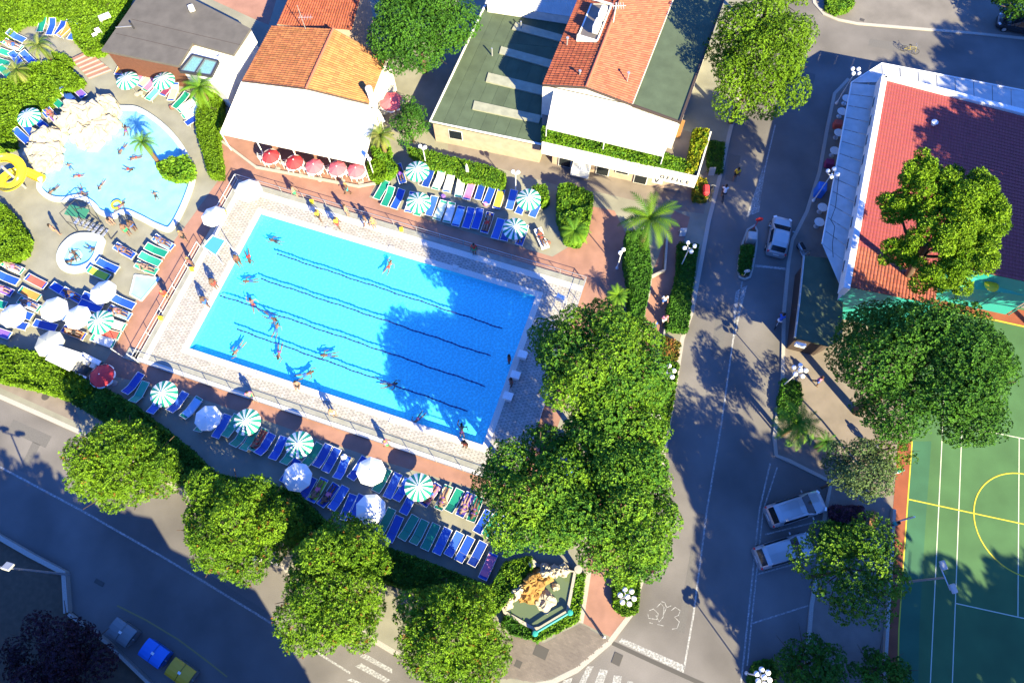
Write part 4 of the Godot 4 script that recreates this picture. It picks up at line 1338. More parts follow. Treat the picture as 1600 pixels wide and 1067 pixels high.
const TREES_OUT := [[29.3, 10.2, 16.0], [34.5, 11.5, 16.0], [33.0, 16.0, 16.0], [29.0, 15.3, 16.0], [31.0, 20.8, 16.0], [32.0, 26.0, 16.0], [37.0, 20.5, 16.0], [43.0, 21.0, 16.0], [38.0, 25.0, 16.0], [48.0, 20.5, 16.0], [53.0, 19.5, 16.0], [47.5, -20, 18], [53, -22, 18], [50, -12.5, 18], [58, -25, 18], [46.5, -14, 15], [60.5, -32, 15], [64, -26, 16], [62, -37, 16], [67, -31, 17], [-26, 10.5, 15], [-33, 9, 14.5], [-19, 13.5, 15], [-9, 20, 15]]
func trees():
	# row of round-crowned pines along the lower road
	var row = {"kind": "pine", "group": "round-crowned pines along the lower road", "brown": 0.02, "name": "pine_tree"}
	tree("round pine at the end of the row, nearest the red parasol", 193, 728, 7.0, 4.6, 3.6, 3.6, "pine", PINE_A, PINE_B, row)
	tree("round pine in the row along the lower road, second from the red parasol", 366, 822, 7.0, 4.5, 3.8, 4.3, "pine", PINE_A, PINE_B, row)
	tree("round pine in the row behind the sunbeds, second from the fountain", 524, 918, 7.2, 4.3, 3.8, 5.0, "pine", PINE_A, PINE_B, row)
	tree("round pine in the row beside the crosswalk and fountain", 702, 990, 7.0, 4.1, 3.6, 4.3, "pine", PINE_A, PINE_B, row)
	# trees between the pool and the road
	var grp = {"group": "tall trees between pool and road", "name": "plane_tree", "lobes": 22, "density": 250}
	tree("tall leafy tree at the deep end beside the diving blocks", 932, 573, 12.0, 5.4, 3.6, 5.0, "broad", LEAF_A * 1.35, LIME_B, grp)
	tree("leafy tree between the deep end and the pink walk", 958, 690, 10.5, 4.2, 3.0, 3.4, "broad", LEAF_A * 1.35, LIME_B * 1.1, grp)
	tree("leafy tree overhanging the purple tent behind the fountain", 842, 775, 10.5, 4.6, 3.4, 4.6, "broad", LEAF_A * 1.35, LIME_B * 1.1, grp)
	tree("leafy tree overhanging the road next to the dark red shrub", 955, 800, 10.5, 4.8, 3.4, 5.2, "broad", LEAF_A * 1.35, LIME_B * 1.1, grp)
	# by the buildings
	tree("dense dark green tree between restaurant and green hall", 652, 42, 8.5, 5.6, 4.0, 5.4, "broad", LEAF_A, LEAF_B, {"name": "linden_tree", "lobes": 24})
	tree("bright tree on the roadside next to the office", 1183, 95, 11.0, 4.9, 4.4, 6.1, "broad", LIME_A, LIME_B, {"name": "roadside_tree", "lobes": 24, "density": 170})
	tree("small tree crown reaching in above the roadside tree", 1215, -25, 8.0, 4.0, 3.0, 3.0, "broad", LIME_A, LIME_B, {"name": "roadside_tree", "density": 110})
	tree("round bush tree between canopy and hedge", 640, 192, 4.2, 2.1, 2.0, 2.6, "broad", LEAF_A, LEAF_B, {"name": "bush_tree", "lobes": 9, "density": 220, "size": 0.8, "tr": 0.1})
	# right side
	tree("wide dark tree spreading over kiosk and court corner", 1440, 578, 13.0, 6.6, 4.4, 5.6, "broad", LEAF_A, LEAF_B, {"name": "broad_tree", "lobes": 30, "density": 190, "size": 1.05, "tr": 0.35})
	leaning_pine()
	tree("sparse tree with airy crown beside the parked cars", 1335, 890, 9.0, 3.6, 2.8, 4.2, "broad", LEAF_A, LIME_B, {"name": "airy_tree", "lobes": 15, "density": 120, "tr": 0.14})
	tree("grey-green airy shrub tree behind the palm", 1345, 735, 8.0, 2.7, 2.0, 2.5, "broad", Color(0.05, 0.085, 0.03), Color(0.11, 0.17, 0.06), {"name": "shrub_tree", "lobes": 14, "density": 260, "size": 0.8, "tr": 0.1})
	tree("low green tree next to the court border under the wide tree", 1395, 700, 6.5, 2.0, 1.6, 1.8, "broad", LEAF_A, LIME_B, {"name": "shrub_tree", "lobes": 8, "density": 140, "size": 0.8, "tr": 0.1})
	tree("dark tree in the shade at the lower end of the parking bays", 1262, 1045, 3.6, 3.4, 1.8, 2.8, "broad", LEAF_A, LEAF_B, {"name": "shade_tree", "lobes": 12, "tr": 0.15})
	tree("shaded tree at the lower end of the court border", 1375, 1050, 3.2, 2.6, 1.8, 1.6, "broad", LEAF_A, LEAF_B, {"name": "shade_tree", "lobes": 9, "tr": 0.15})
	tree("tree overhanging the parked jeep at the far corner", 1592, 4, 4.5, 2.8, 2.4, 2.6, "broad", LEAF_A, LEAF_B, {"name": "corner_tree", "lobes": 9, "tr": 0.2})
	# dark red trees
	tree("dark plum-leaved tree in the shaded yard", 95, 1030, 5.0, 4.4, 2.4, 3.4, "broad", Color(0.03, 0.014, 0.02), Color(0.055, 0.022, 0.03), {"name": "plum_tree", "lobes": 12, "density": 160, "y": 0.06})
	tree("dark red-leaved shrub at the kerb beside the globe lamp", 1000, 880, 2.4, 1.7, 1.1, 1.0, "hedge", Color(0.045, 0.018, 0.022), Color(0.11, 0.05, 0.05), {"name": "plum_shrub", "lobes": 7, "density": 420, "size": 1.3, "tr": 0.05})
	# trees beyond the frame whose shade falls into it
	var far = {"group": "trees beyond the picture that shade the roads", "name": "street_tree", "lobes": 14, "density": 70, "size": 1.5, "y": 0.0, "tr": 0.3}
	var shared = []
	for k in 3: shared.append(crown(5.2, 4.6, 5.2, 14, 60, "broad", LEAF_A, LEAF_B, 2.2))
	for s in TREES_OUT:
		var root = thing("street_tree", "tall street tree beyond the picture", "tree", Vector3(s[0], 0, s[1]), 0.0, far.group)
		var cr = obj("crown", shared[rng.randi() % 3], "tree_leaf", root)
		cr.rotation.y = rng.randf() * TAU
		cr.position = Vector3(0, s[2] - 3.4, 0)
		obj("trunk", trunk(s[2] - 5.0, 0.3, 4.0, 3.0), "bark", root)
	# palms
	palm("big date palm beside the clipped hedge and the office", 1015, 342, 5.2, 2.7, 30, LEAF_B * 0.7, PINE_B * 0.55)
	palm("fan palm in the bed beside the white estate cars", 1246, 662, 3.2, 2.1, 34, LEAF_B, PINE_B)
	palm("low cycad palm at the lower end of the clipped hedge", 965, 462, 1.5, 1.15, 40, LEAF_B, PINE_B)
	palm("palm growing out of the paddling pool island", 222, 222, 3.4, 1.35, 30, LEAF_B, LIME_B)
	palm("bushy fan palm below the white annex", 312, 138, 2.4, 1.9, 34, LEAF_B, LIME_B)
	palm("pale fan palm at the corner of the white canopy", 594, 212, 3.0, 1.4, 34, LIME_A, Color(0.22, 0.22, 0.05))
	palm("pale feathery palm between the far sunbeds and the steps", 60, 72, 2.2, 1.5, 32, LIME_A, Color(0.2, 0.22, 0.06))
	palm("low palm in the shrubbery beside the striped parasol", 25, 110, 1.8, 1.4, 28, LIME_A, Color(0.2, 0.22, 0.06))
	palm("fan palm at the end of the planted bed by the upper sunbeds", 898, 362, 1.9, 1.5, 34, LEAF_B, LIME_B)
	palm("young palm in the shade below the broad tree", 1290, 690, 1.8, 1.0, 22, LEAF_A, LEAF_B)

func leaning_pine():
	var base = gp(1393, 470, G)
	base.y = G
	var root = thing("leaning_pine", "tall pine leaning over the red roof with several separate crowns", "tree", base)
	var lobes = [[1450, 300, 14.5, 2.2, 2.2, 2.0], [1515, 310, 14.5, 2.4, 2.0, 2.6], [1480, 360, 14.0, 2.6, 1.8, 2.2], [1510, 395, 13.0, 2.3, 1.8, 1.8], [1405, 325, 12.5, 1.6, 1.4, 1.4], [1408, 395, 11.0, 1.6, 1.2, 1.3], [1470, 430, 12.0, 2.3, 1.4, 1.5], [1440, 265, 15.0, 1.2, 1.2, 1.2], [1535, 350, 13.5, 1.8, 1.5, 1.8]]
	var b = MB.new()
	var top = gp(1450, 380, 10.5) - base
	b.path([Vector3.ZERO, top * 0.35 + Vector3(0, 0.4, 0), top * 0.7, top], 0.34, 0.2, 8)
	for l in lobes:
		var c = gp(l[0], l[1], l[2] - l[4]) - base
		var s = top * 0.8
		b.path([s, s.lerp(c, 0.55) + Vector3(0, -0.3, 0), c], 0.15, 0.05, 6)
		var o = obj("crown", crown(l[3] * 1.1, l[4] * 1.1, l[5] * 1.1, 10, 520, "pine", Color(0.07, 0.15, 0.006), Color(0.15, 0.25, 0.012), 0.74), "tree_leaf", root)
		o.position = c
	obj("trunk", b, "bark", root)

func palm(label, px, py, h, r, fronds, c0, c1):
	var c = gp(px, py, h)
	var root = thing("palm", label, "palm", Vector3(c.x, G, c.z))
	var b = MB.new()
	b.path([Vector3.ZERO, Vector3(0.03, (h - G) * 0.5, 0.02), Vector3(0, h - G - 0.1, 0)], 0.20, 0.17, 9)
	obj("trunk", b, "palm_trunk", root)
	for i in fronds:
		var L = MB.new()
		var a = i * 2.39996 + rng.randf_range(-0.15, 0.15)
		var f = i / float(fronds)
		var el = lerpf(1.25, -0.15, f) + rng.randf_range(-0.1, 0.1)
		var cc = c0.lerp(c1, rng.randf()) * rng.randf_range(0.85, 1.15)
		cc.a = 1.0
		L.col = cc
		var len = r * rng.randf_range(0.85, 1.12)
		var hz = Vector3(cos(a), 0, sin(a))
		var side = Vector3(-sin(a), 0, cos(a))
		var prev = Vector3.ZERO
		var seg = 14
		var ang = el
		for k in seg:
			var d = hz * cos(ang) + Vector3.UP * sin(ang)
			var p = prev + d * (len / seg)
			var w = r * 0.15 * sin(PI * clampf((k + 1.5) / (seg + 1.0), 0.0, 1.0)) + 0.03
			for s in [-1.0, 1.0]:
				var tip = p + side * s * w + d * w * 0.75 - Vector3.UP * w * 0.25
				L.face(prev, prev.lerp(p, 0.75), tip, Vector3.UP)
			L.face(prev - side * 0.015, prev + side * 0.015, p, Vector3.UP)
			prev = p
			ang -= 0.11 + 0.02 * f
		var o = obj("frond", L, "tree_leaf", root)
		o.position = Vector3(0, h - G, 0)

# a clipped or loose hedge over a ground polygon: a twiggy core and sprays all over it
func hedge(called, label, poly, h, c0, c1, opt = {}):
	var cen = Vector2.ZERO
	for p in poly: cen += p
	cen /= poly.size()
	var loc = PackedVector2Array()
	for p in poly: loc.append(p - cen)
	var y0 = opt.get("y", G)
	var root = thing(called, label, opt.get("cat", "hedge"), Vector3(cen.x, y0, cen.y), 0.0, opt.get("group", ""))
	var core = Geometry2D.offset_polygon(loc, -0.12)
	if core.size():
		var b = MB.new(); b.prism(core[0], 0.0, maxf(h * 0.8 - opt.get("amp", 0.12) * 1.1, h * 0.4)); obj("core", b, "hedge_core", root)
	var kind = opt.get("kind", "hedge")
	var pr = tuft(kind)
	var L = Leaves.new()
	var lo = Vector2(1e9, 1e9); var hi = -lo
	for p in loc: lo = lo.min(p); hi = hi.max(p)
	var area = (hi.x - lo.x) * (hi.y - lo.y)
	var fn = FastNoiseLite.new(); fn.seed = rng.randi(); fn.frequency = opt.get("lump", 0.5)
	var dens = opt.get("dens", 70.0) * 1.35
	var amp = opt.get("amp", 0.12)
	var sz = opt.get("size", 1.0)
	for k in int(area * dens):
		var p = Vector2(rng.randf_range(lo.x, hi.x), rng.randf_range(lo.y, hi.y))
		if not Geometry2D.is_point_in_polygon(p, loc): continue
		var nv = fn.get_noise_2d(p.x, p.y)
		var y = h + nv * amp * 2.0 - 0.1 + rng.randf_range(-0.08, 0.03)
		var cc = c0.lerp(c1, clampf(rng.randf() * 0.8 + fn.get_noise_2d(p.x * 1.7 + 40, p.y * 1.7) * 0.6, 0, 1)) * rng.randf_range(0.85, 1.15)
		cc.a = 1.0
		L.add(pr[k % 4][0], pr[k % 4][1], Transform3D(frame(Vector3(rng.randfn() * 0.3, 1, rng.randfn() * 0.3).normalized(), rng.randf() * TAU, sz * rng.randf_range(0.8, 1.3)), Vector3(p.x, y, p.y)), cc)
	var m = loc.size()
	for i in m:
		var a = loc[i]; var b2 = loc[(i + 1) % m]
		var e = (b2 - a)
		var nn = Vector2(e.y, -e.x).normalized()
		if Geometry2D.is_point_in_polygon((a + b2) * 0.5 + nn * 0.05, loc): nn = -nn
		for k in int(e.length() * h * dens * 0.8):
			var p = a + e * rng.randf()
			var y = rng.randf() * h
			var cc = c0.lerp(c1, rng.randf()) * rng.randf_range(0.85, 1.15)
			cc.a = 1.0
			var q = p + nn * rng.randf_range(-0.12, 0.04)
			L.add(pr[k % 4][0], pr[k % 4][1], Transform3D(frame(Vector3(nn.x + rng.randfn() * 0.3, 0.5, nn.y + rng.randfn() * 0.3).normalized(), rng.randf() * TAU, sz * rng.randf_range(0.8, 1.3)), Vector3(q.x, y, q.y)), cc)
	obj("foliage", L.mesh(), "tree_leaf", root)
	root.position += opt.get("shift", Vector3.ZERO)
	return root

func hedges():
	hedge("clipped_hedge", "long clipped dark green hedge below the date palm", kflat("t6", [[715, 400], [830, 400], [858, 640], [840, 780], [800, 960], [740, 930], [730, 700], [705, 560]], 1.7), 1.7, LEAF_A, LEAF_B, {"dens": 90})
	hedge("garden_hedge", "green hedge strip between upper sunbeds and the green hall", kflat("B", [[430, 10], [600, 30], [900, 110], [1250, 200], [1400, 260], [1380, 380], [1200, 330], [980, 300], [900, 230], [700, 190], [640, 180], [520, 100]], 1.2), 1.2, LEAF_B * 0.8, LIME_B * 0.9, {"dens": 80})
	hedge("garden_hedge", "short hedge stub behind the last upper parasol", kflat("C", [[600, 0], [720, 0], [750, 120], [690, 160], [640, 60]], 1.2), 1.2, LEAF_A, LIME_B)
	hedge("planted_bed", "tall mixed green bed at the end of the upper sunbeds", kflat("C", [[860, 0], [960, -20], [1180, 90], [1170, 200], [1130, 420], [1050, 540], [930, 500], [850, 280]], 1.5), 1.4, LEAF_B * 0.8, LIME_B, {"dens": 85, "size": 1.3, "amp": 0.35})
	hedge("hedge_bush", "round yellow-green bush beside the red parasols", kflat("B", [[30, 150], [110, 120], [190, 160], [215, 240], [170, 310], [100, 300], [40, 250]], 1.1), 1.0, LIME_A, LIME_B, {"dens": 90, "amp": 0.25, "cat": "bush"})
	hedge("garden_hedge", "loose green hedge between the white canopy and the upper parasols", kflat("B", [[60, 0], [250, 0], [240, 100], [310, 170], [320, 210], [190, 290], [210, 160], [100, 90]], 1.0), 0.9, LEAF_B, LIME_B, {"amp": 0.2})
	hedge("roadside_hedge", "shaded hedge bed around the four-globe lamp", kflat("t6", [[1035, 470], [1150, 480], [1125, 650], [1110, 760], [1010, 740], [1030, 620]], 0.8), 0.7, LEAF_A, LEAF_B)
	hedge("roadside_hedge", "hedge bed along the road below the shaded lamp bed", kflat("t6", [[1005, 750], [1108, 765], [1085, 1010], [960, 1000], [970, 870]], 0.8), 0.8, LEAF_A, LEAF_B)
	hedge("roadside_hedge", "green hedge bed around the six-globe lamp", kflat("t10", [[930, 145], [1030, 150], [990, 420], [960, 545], [850, 560], [850, 420], [900, 300]], 0.6), 0.55, LEAF_A, LIME_B * 0.8)
	hedge("roadside_hedge", "small flower bed with reddish bush at the road edge", kflat("t10", [[945, -20], [1040, 30], [1020, 120], [930, 130], [925, 60]], 0.5), 0.45, LEAF_B * 0.7, Color(0.22, 0.09, 0.03))
	hedge("kerb_bush", "round bush under the seven-globe lamp at the corner", kflat("t14", [[640, 430], [720, 410], [790, 430], [780, 560], [770, 630], [700, 650], [640, 610], [630, 520]], 0.6), 0.55, LEAF_A, LIME_B, {"cat": "bush"})
	hedge("flower_bed", "flowering green border around the fountain basin", kflat("t14", [[395, 390], [450, 395], [430, 560], [405, 680], [300, 740], [150, 810], [110, 780], [350, 650], [370, 560], [365, 480]], 0.4), 0.35, LEAF_B, LIME_B, {"cat": "flower bed"})
	hedge("flower_bed", "green border at the pine side of the fountain basin", kflat("t14", [[-20, 640], [60, 690], [130, 740], [100, 790], [0, 760], [-60, 700]], 0.4), 0.4, LEAF_A, LEAF_B, {"cat": "flower bed"})
	hedge("long_hedge", "long sunlit hedge along the lower pavement under the red parasol", kflat("t8", [[-60, 20], [60, 60], [200, 80], [350, 160], [500, 240], [560, 320], [440, 370], [330, 330], [150, 280], [0, 250], [-80, 230]], 1.3), 1.2, LIME_A, LIME_B * 0.95, {"dens": 75, "size": 1.25, "amp": 0.3})
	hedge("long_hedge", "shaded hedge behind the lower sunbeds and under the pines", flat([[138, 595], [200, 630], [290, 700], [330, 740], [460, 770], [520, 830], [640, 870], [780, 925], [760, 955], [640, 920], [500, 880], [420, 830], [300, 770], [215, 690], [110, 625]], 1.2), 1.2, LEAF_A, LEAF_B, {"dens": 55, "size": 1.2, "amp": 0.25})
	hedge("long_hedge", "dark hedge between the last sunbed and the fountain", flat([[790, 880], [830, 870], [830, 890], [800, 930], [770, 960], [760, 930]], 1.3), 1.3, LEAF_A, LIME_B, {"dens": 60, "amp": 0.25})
	hedge("balcony_planter", "dense green planting in the office balcony planter", kflat("t2", [[185, 800], [260, 795], [420, 830], [700, 900], [900, 950], [1060, 1010], [1100, 1040], [1060, 1067], [800, 1020], [500, 945], [190, 870]], 4.4), 0.75, LEAF_B, LIME_B, {"y": 3.6, "dens": 110, "amp": 0.2, "size": 1.1, "shift": Vector3(0.1, 0, -0.32)})
	hedge("balcony_planter", "yellow-green planting in the side planter of the office balcony", kflat("t2", [[1130, 800], [1210, 800], [1200, 880], [1165, 930], [1130, 1040], [1085, 1050], [1110, 930]], 4.4), 0.75, LIME_A, Color(0.25, 0.24, 0.015), {"y": 3.7, "dens": 110, "amp": 0.25, "size": 1.2})
	hedge("street_planter", "planter of yellow and green flowers beside the parked bicycle", kflat("t6", [[1145, 70], [1200, 75], [1210, 130], [1200, 200], [1125, 195], [1130, 130]], 0.7), 0.6, LEAF_A, Color(0.3, 0.22, 0.02), {"cat": "planter"})
	hedge("verge_bush", "shaded verge bush beside the office pavement", kflat("t2", [[1230, 870], [1310, 880], [1300, 1060], [1220, 1060], [1210, 960]], 0.4), 0.35, LEAF_A, LEAF_B, {"cat": "bush"})
	hedge("traffic_island_bush", "clipped shrubs on the traffic island", kflat("t6", [[1425, 490], [1495, 490], [1480, 590], [1465, 650], [1410, 650], [1415, 570]], 0.5), 0.45, LEAF_A, LEAF_B, {"cat": "bush", "y": 0.12})
	hedge("pavement_bush", "shaded bush bed on the kerb beside the fan palm", kflat("t11", [[95, 250], [200, 270], [210, 370], [160, 470], [80, 480], [70, 380]], 0.5), 0.5, LEAF_A, LEAF_B, {"cat": "bush"})
	hedge("pavement_bush", "bush bed behind the parked cars beside the plum shrub", kflat("t15", [[380, 80], [540, 90], [600, 250], [520, 290], [340, 230], [350, 120]], 0.8), 0.8, LEAF_A, LEAF_B, {"cat": "bush", "amp": 0.25})
	hedge("pavement_bush", "plum-coloured shrub with white flowers beside the bench", kflat("t15", [[400, -20], [580, -20], [600, 60], [520, 80], [420, 60]], 0.9), 0.9, Color(0.05, 0.02, 0.035), Color(0.12, 0.05, 0.06), {"cat": "bush", "amp": 0.3})
	hedge("roundabout_bush", "round planter bush at the far pavement corner", kflat("t3", [[370, -30], [530, -30], [535, 20], [500, 55], [430, 70], [370, 40]], 0.6), 0.6, LEAF_B, LIME_B, {"cat": "bush", "y": 0.05})
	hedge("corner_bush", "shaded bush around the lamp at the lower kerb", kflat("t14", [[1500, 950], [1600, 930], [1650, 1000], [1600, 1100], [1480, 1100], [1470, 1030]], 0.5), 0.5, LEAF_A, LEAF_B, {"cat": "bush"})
	# shrubberies round the paddling pool
	hedge("shrubbery", "bright green shrubbery behind the far sunbeds", flat([[-20, -25], [205, -25], [196, 5], [185, 30], [160, 80], [135, 84], [115, 60], [112, 45], [105, 30], [70, 22], [60, 30], [30, 36], [10, 55], [-20, 66]], 0.7), 0.6, LIME_A, LIME_B, {"dens": 55, "size": 1.35, "amp": 0.3})
	hedge("shrubbery", "yellow-green shrubbery between the steps and the far sunbeds", flat([[30, 108], [60, 96], [95, 100], [125, 122], [118, 135], [88, 140], [70, 165], [55, 170], [30, 165], [15, 200], [18, 225], [-40, 235], [-40, 130], [10, 125]], 0.9), 0.8, LIME_A, LIME_B, {"dens": 55, "size": 1.35, "amp": 0.35})
	hedge("shrubbery", "small shrub bed at the upper landing of the steps", flat([[80, 82], [100, 85], [113, 96], [108, 104], [90, 98]], 0.5), 0.5, LIME_A, LIME_B)
	hedge("shrubbery", "long curved hedge between the paddling pool and the restaurant", flat([[300, 122], [330, 135], [345, 155], [343, 190], [338, 215], [343, 250], [345, 272], [325, 270], [318, 240], [308, 210], [306, 180], [312, 155]], 1.0), 0.9, LIME_A * 0.9, LIME_B * 0.85, {"dens": 85, "amp": 0.2})
	hedge("shrubbery", "round shrub island at the picture's edge beside the whirlpool basin", flat([[-40, 310], [0, 318], [25, 345], [42, 372], [35, 395], [15, 405], [-40, 412]], 0.9), 0.8, LIME_A, LIME_B, {"dens": 65, "size": 1.2, "amp": 0.3})
	hedge("cycad_bush", "bushy cycad on the paddling pool island", kflat("t4", [[970, -10], [1050, -45], [1150, -50], [1185, 0], [1170, 60], [1090, 75], [1010, 50]], 0.9), 0.55, LEAF_B, LIME_B, {"y": G + 0.3, "dens": 60, "size": 1.8, "amp": 0.3, "cat": "bush"})

# ---------------------------------------------------------------- sun loungers, towels, parasols
var bed_parts = {}
func bed_mesh(kind, ang):
	var key = "%s%d" % [kind, int(rad_to_deg(ang))]
	if bed_parts.has(key): return bed_parts[key]
	var b = MB.new()
	var w = 0.31
	var y = 0.33
	var hz = -0.30                                # hinge of the backrest
	if kind == "seat":
		for i in 6:
			var z0 = hz + 0.02 + i * 0.207; var z1 = z0 + 0.207
			var s0 = -0.03 * sin(PI * i / 6.0); var s1 = -0.03 * sin(PI * (i + 1) / 6.0)
			b.qface(Vector3(-w, y + s0, z0), Vector3(w, y + s0, z0), Vector3(w, y + s1, z1), Vector3(-w, y + s1, z1), Vector3.UP)
			b.qface(Vector3(-w, y + s0 - 0.015, z0), Vector3(w, y + s0 - 0.015, z0), Vector3(w, y + s1 - 0.015, z1), Vector3(-w, y + s1 - 0.015, z1), Vector3.DOWN)
	elif kind == "back":
		for i in 4:
			var l0 = i * 0.17; var l1 = l0 + 0.17
			var p0 = Vector3(0, y + sin(ang) * l0 - 0.02 * sin(PI * i / 4.0), hz - cos(ang) * l0)
			var p1 = Vector3(0, y + sin(ang) * l1 - 0.02 * sin(PI * (i + 1) / 4.0), hz - cos(ang) * l1)
			for o in [0.0, -0.015]:
				b.qface(p0 + Vector3(-w, o, 0), p0 + Vector3(w, o, 0), p1 + Vector3(w, o, 0), p1 + Vector3(-w, o, 0), Vector3.UP)
	elif kind == "rail":
		b.path([Vector3(-w - 0.015, y, 0.97), Vector3(w + 0.015, y, 0.97)], 0.018, 0.018, 5)
		for s in [-1.0, 1.0]: b.path([Vector3(s * (w + 0.02), y, 0.98), Vector3(s * (w + 0.02), y, hz)], 0.02, 0.02, 5)
	elif kind == "back_rail":
		var e = Vector3(0, y + sin(ang) * 0.69, hz - cos(ang) * 0.69)
		for s in [-1.0, 1.0]: b.path([Vector3(s * (w + 0.02), y, hz), e + Vector3(s * (w + 0.02), 0, 0)], 0.02, 0.02, 5)
		b.path([e + Vector3(-w - 0.02, 0, 0), e + Vector3(w + 0.02, 0, 0)], 0.018, 0.018, 5)
	elif kind == "leg":
		b.path([Vector3(0, y, 0), Vector3(0, 0.0, 0.06)], 0.018, 0.016, 5)
	elif kind == "towel":
		var q = [Vector3(0, y + 0.022, 0.8), Vector3(0, y - 0.004, 0.3), Vector3(0, y + 0.012, hz), Vector3(0, y + sin(ang) * 0.45 + 0.03, hz - cos(ang) * 0.45)]
		for i in 3:
			for s in [-1.0, 1.0]:
				b.qface(q[i], q[i + 1], q[i + 1] + Vector3(s * 0.30, 0.004, 0), q[i] + Vector3(s * 0.30, 0.004, 0), Vector3.UP)
				b.qface(q[i] + Vector3(s * 0.30, 0.004, 0), q[i + 1] + Vector3(s * 0.30, 0.004, 0), q[i + 1] + Vector3(s * 0.345, -0.14, 0), q[i] + Vector3(s * 0.345, -0.14, 0), Vector3(s, 0, 0))
	bed_parts[key] = b.mesh()
	return bed_parts[key]

var TOWELS = {"red": Color(0.45, 0.08, 0.06), "pink": Color(0.55, 0.16, 0.30), "white": Color(0.62, 0.62, 0.62), "mint": Color(0.45, 0.60, 0.50), "orange": Color(0.60, 0.20, 0.04), "purple": Color(0.16, 0.08, 0.36), "maroon": Color(0.20, 0.03, 0.09), "cream": Color(0.55, 0.45, 0.28), "teal": Color(0.10, 0.42, 0.38), "lime": Color(0.30, 0.42, 0.04), "light blue": Color(0.20, 0.38, 0.62), "brown": Color(0.20, 0.08, 0.06), "beige": Color(0.45, 0.36, 0.28), "yellow": Color(0.62, 0.40, 0.04)}

var row_count = {}
const ORD = ["first", "second", "third", "fourth", "fifth", "sixth", "seventh", "eighth", "ninth", "tenth", "eleventh", "twelfth", "thirteenth", "fourteenth", "fifteenth", "sixteenth", "seventeenth", "eighteenth", "nineteenth", "twentieth", "twenty-first", "twenty-second", "twenty-third", "twenty-fourth"]
const FROM = {"low": "the red parasol, lower row", "low2": "the shaded white parasol under the pines", "lowend": "the sunlit striped lower parasol", "up": "the round bush, upper front row", "up2": "the bush tree along the upper hedge", "arc": "the garden steps below the pool bar"}
var bed_spots = []                               # every bed: where, which way, angle, so that people can lie on them
func bed(c, hx, hy, fx, fy, colour, row, towel = "", person = ""):
	var a = kp(c, hx, hy, G + 0.45); var f = kp(c, fx, fy, G + 0.33)
	var d = f - a; d.y = 0
	var yaw = atan2(d.x, d.z)
	var mid = (a + f) * 0.5; mid.y = G
	if d.length() < 1.5: mid = Vector3(f.x, G, f.z) - d.normalized() * 0.95      # partly hidden: keep the visible foot end
	elif d.length() > 2.2: mid = mid
	var ang = [0.16, 0.42, 0.62][rng.randi() % 3]
	if person == "lie": ang = 0.42
	row_count[row] = row_count.get(row, 0) + 1
	var lab = colour + " sun lounger"
	if towel: lab += " with " + towel + " towel"
	if FROM.has(row): lab += ", " + ORD[row_count[row] - 1] + " from " + FROM[row]
	else: lab += (" in use " if person and not towel else " ") + ROWS[row]
	var root = thing("sun_lounger", lab, "sun lounger", mid, yaw, "sun loungers " + ROWS[row])
	var m = "lounger_blue" if colour == "blue" else ("lounger_green" if colour == "green" else "cloth_white")
	if colour == "blue": m = ["lounger_blue", "lounger_blue", "lounger_blue_faded", "lounger_blue_dark"][rng.randi() % 4]
	if colour == "green" and rng.randf() < 0.35: m = "lounger_green_faded"
	obj("seat", bed_mesh("seat", 0.0), m, root)
	obj("backrest", bed_mesh("back", ang), m, root)
	obj("frame", bed_mesh("rail", 0.0), "frame_white", root)
	obj("back_frame", bed_mesh("back_rail", ang), "frame_white", root)
	for s in [[-0.31, 0.75], [0.31, 0.75], [-0.31, -0.25], [0.31, -0.25]]:
		var l = obj("leg", bed_mesh("leg", 0.0), "frame_white", root)
		l.position = Vector3(s[0], 0, s[1])
	if towel:
		var t = obj("towel", bed_mesh("towel", ang), cloth(TOWELS[towel], "towel_" + towel))
		t.position = mid; t.rotation.y = yaw
		tag(t, towel + " towel spread on a " + colour + " sun lounger " + ROWS[row], "towel", towel + " towels " + ROWS[row])
	bed_spots.append([mid, yaw, person, row, towel, colour])

var ROWS = {"low": "in the lower front row", "low2": "in the row under the pines", "lowend": "beside the leafy trees", "up": "in the upper front row", "up2": "along the upper hedge", "left": "near the foot basin", "tub": "next to the whirlpool basin", "far": "by the far palms", "arc": "below the pool bar", "rock": "behind the cream rocks"}

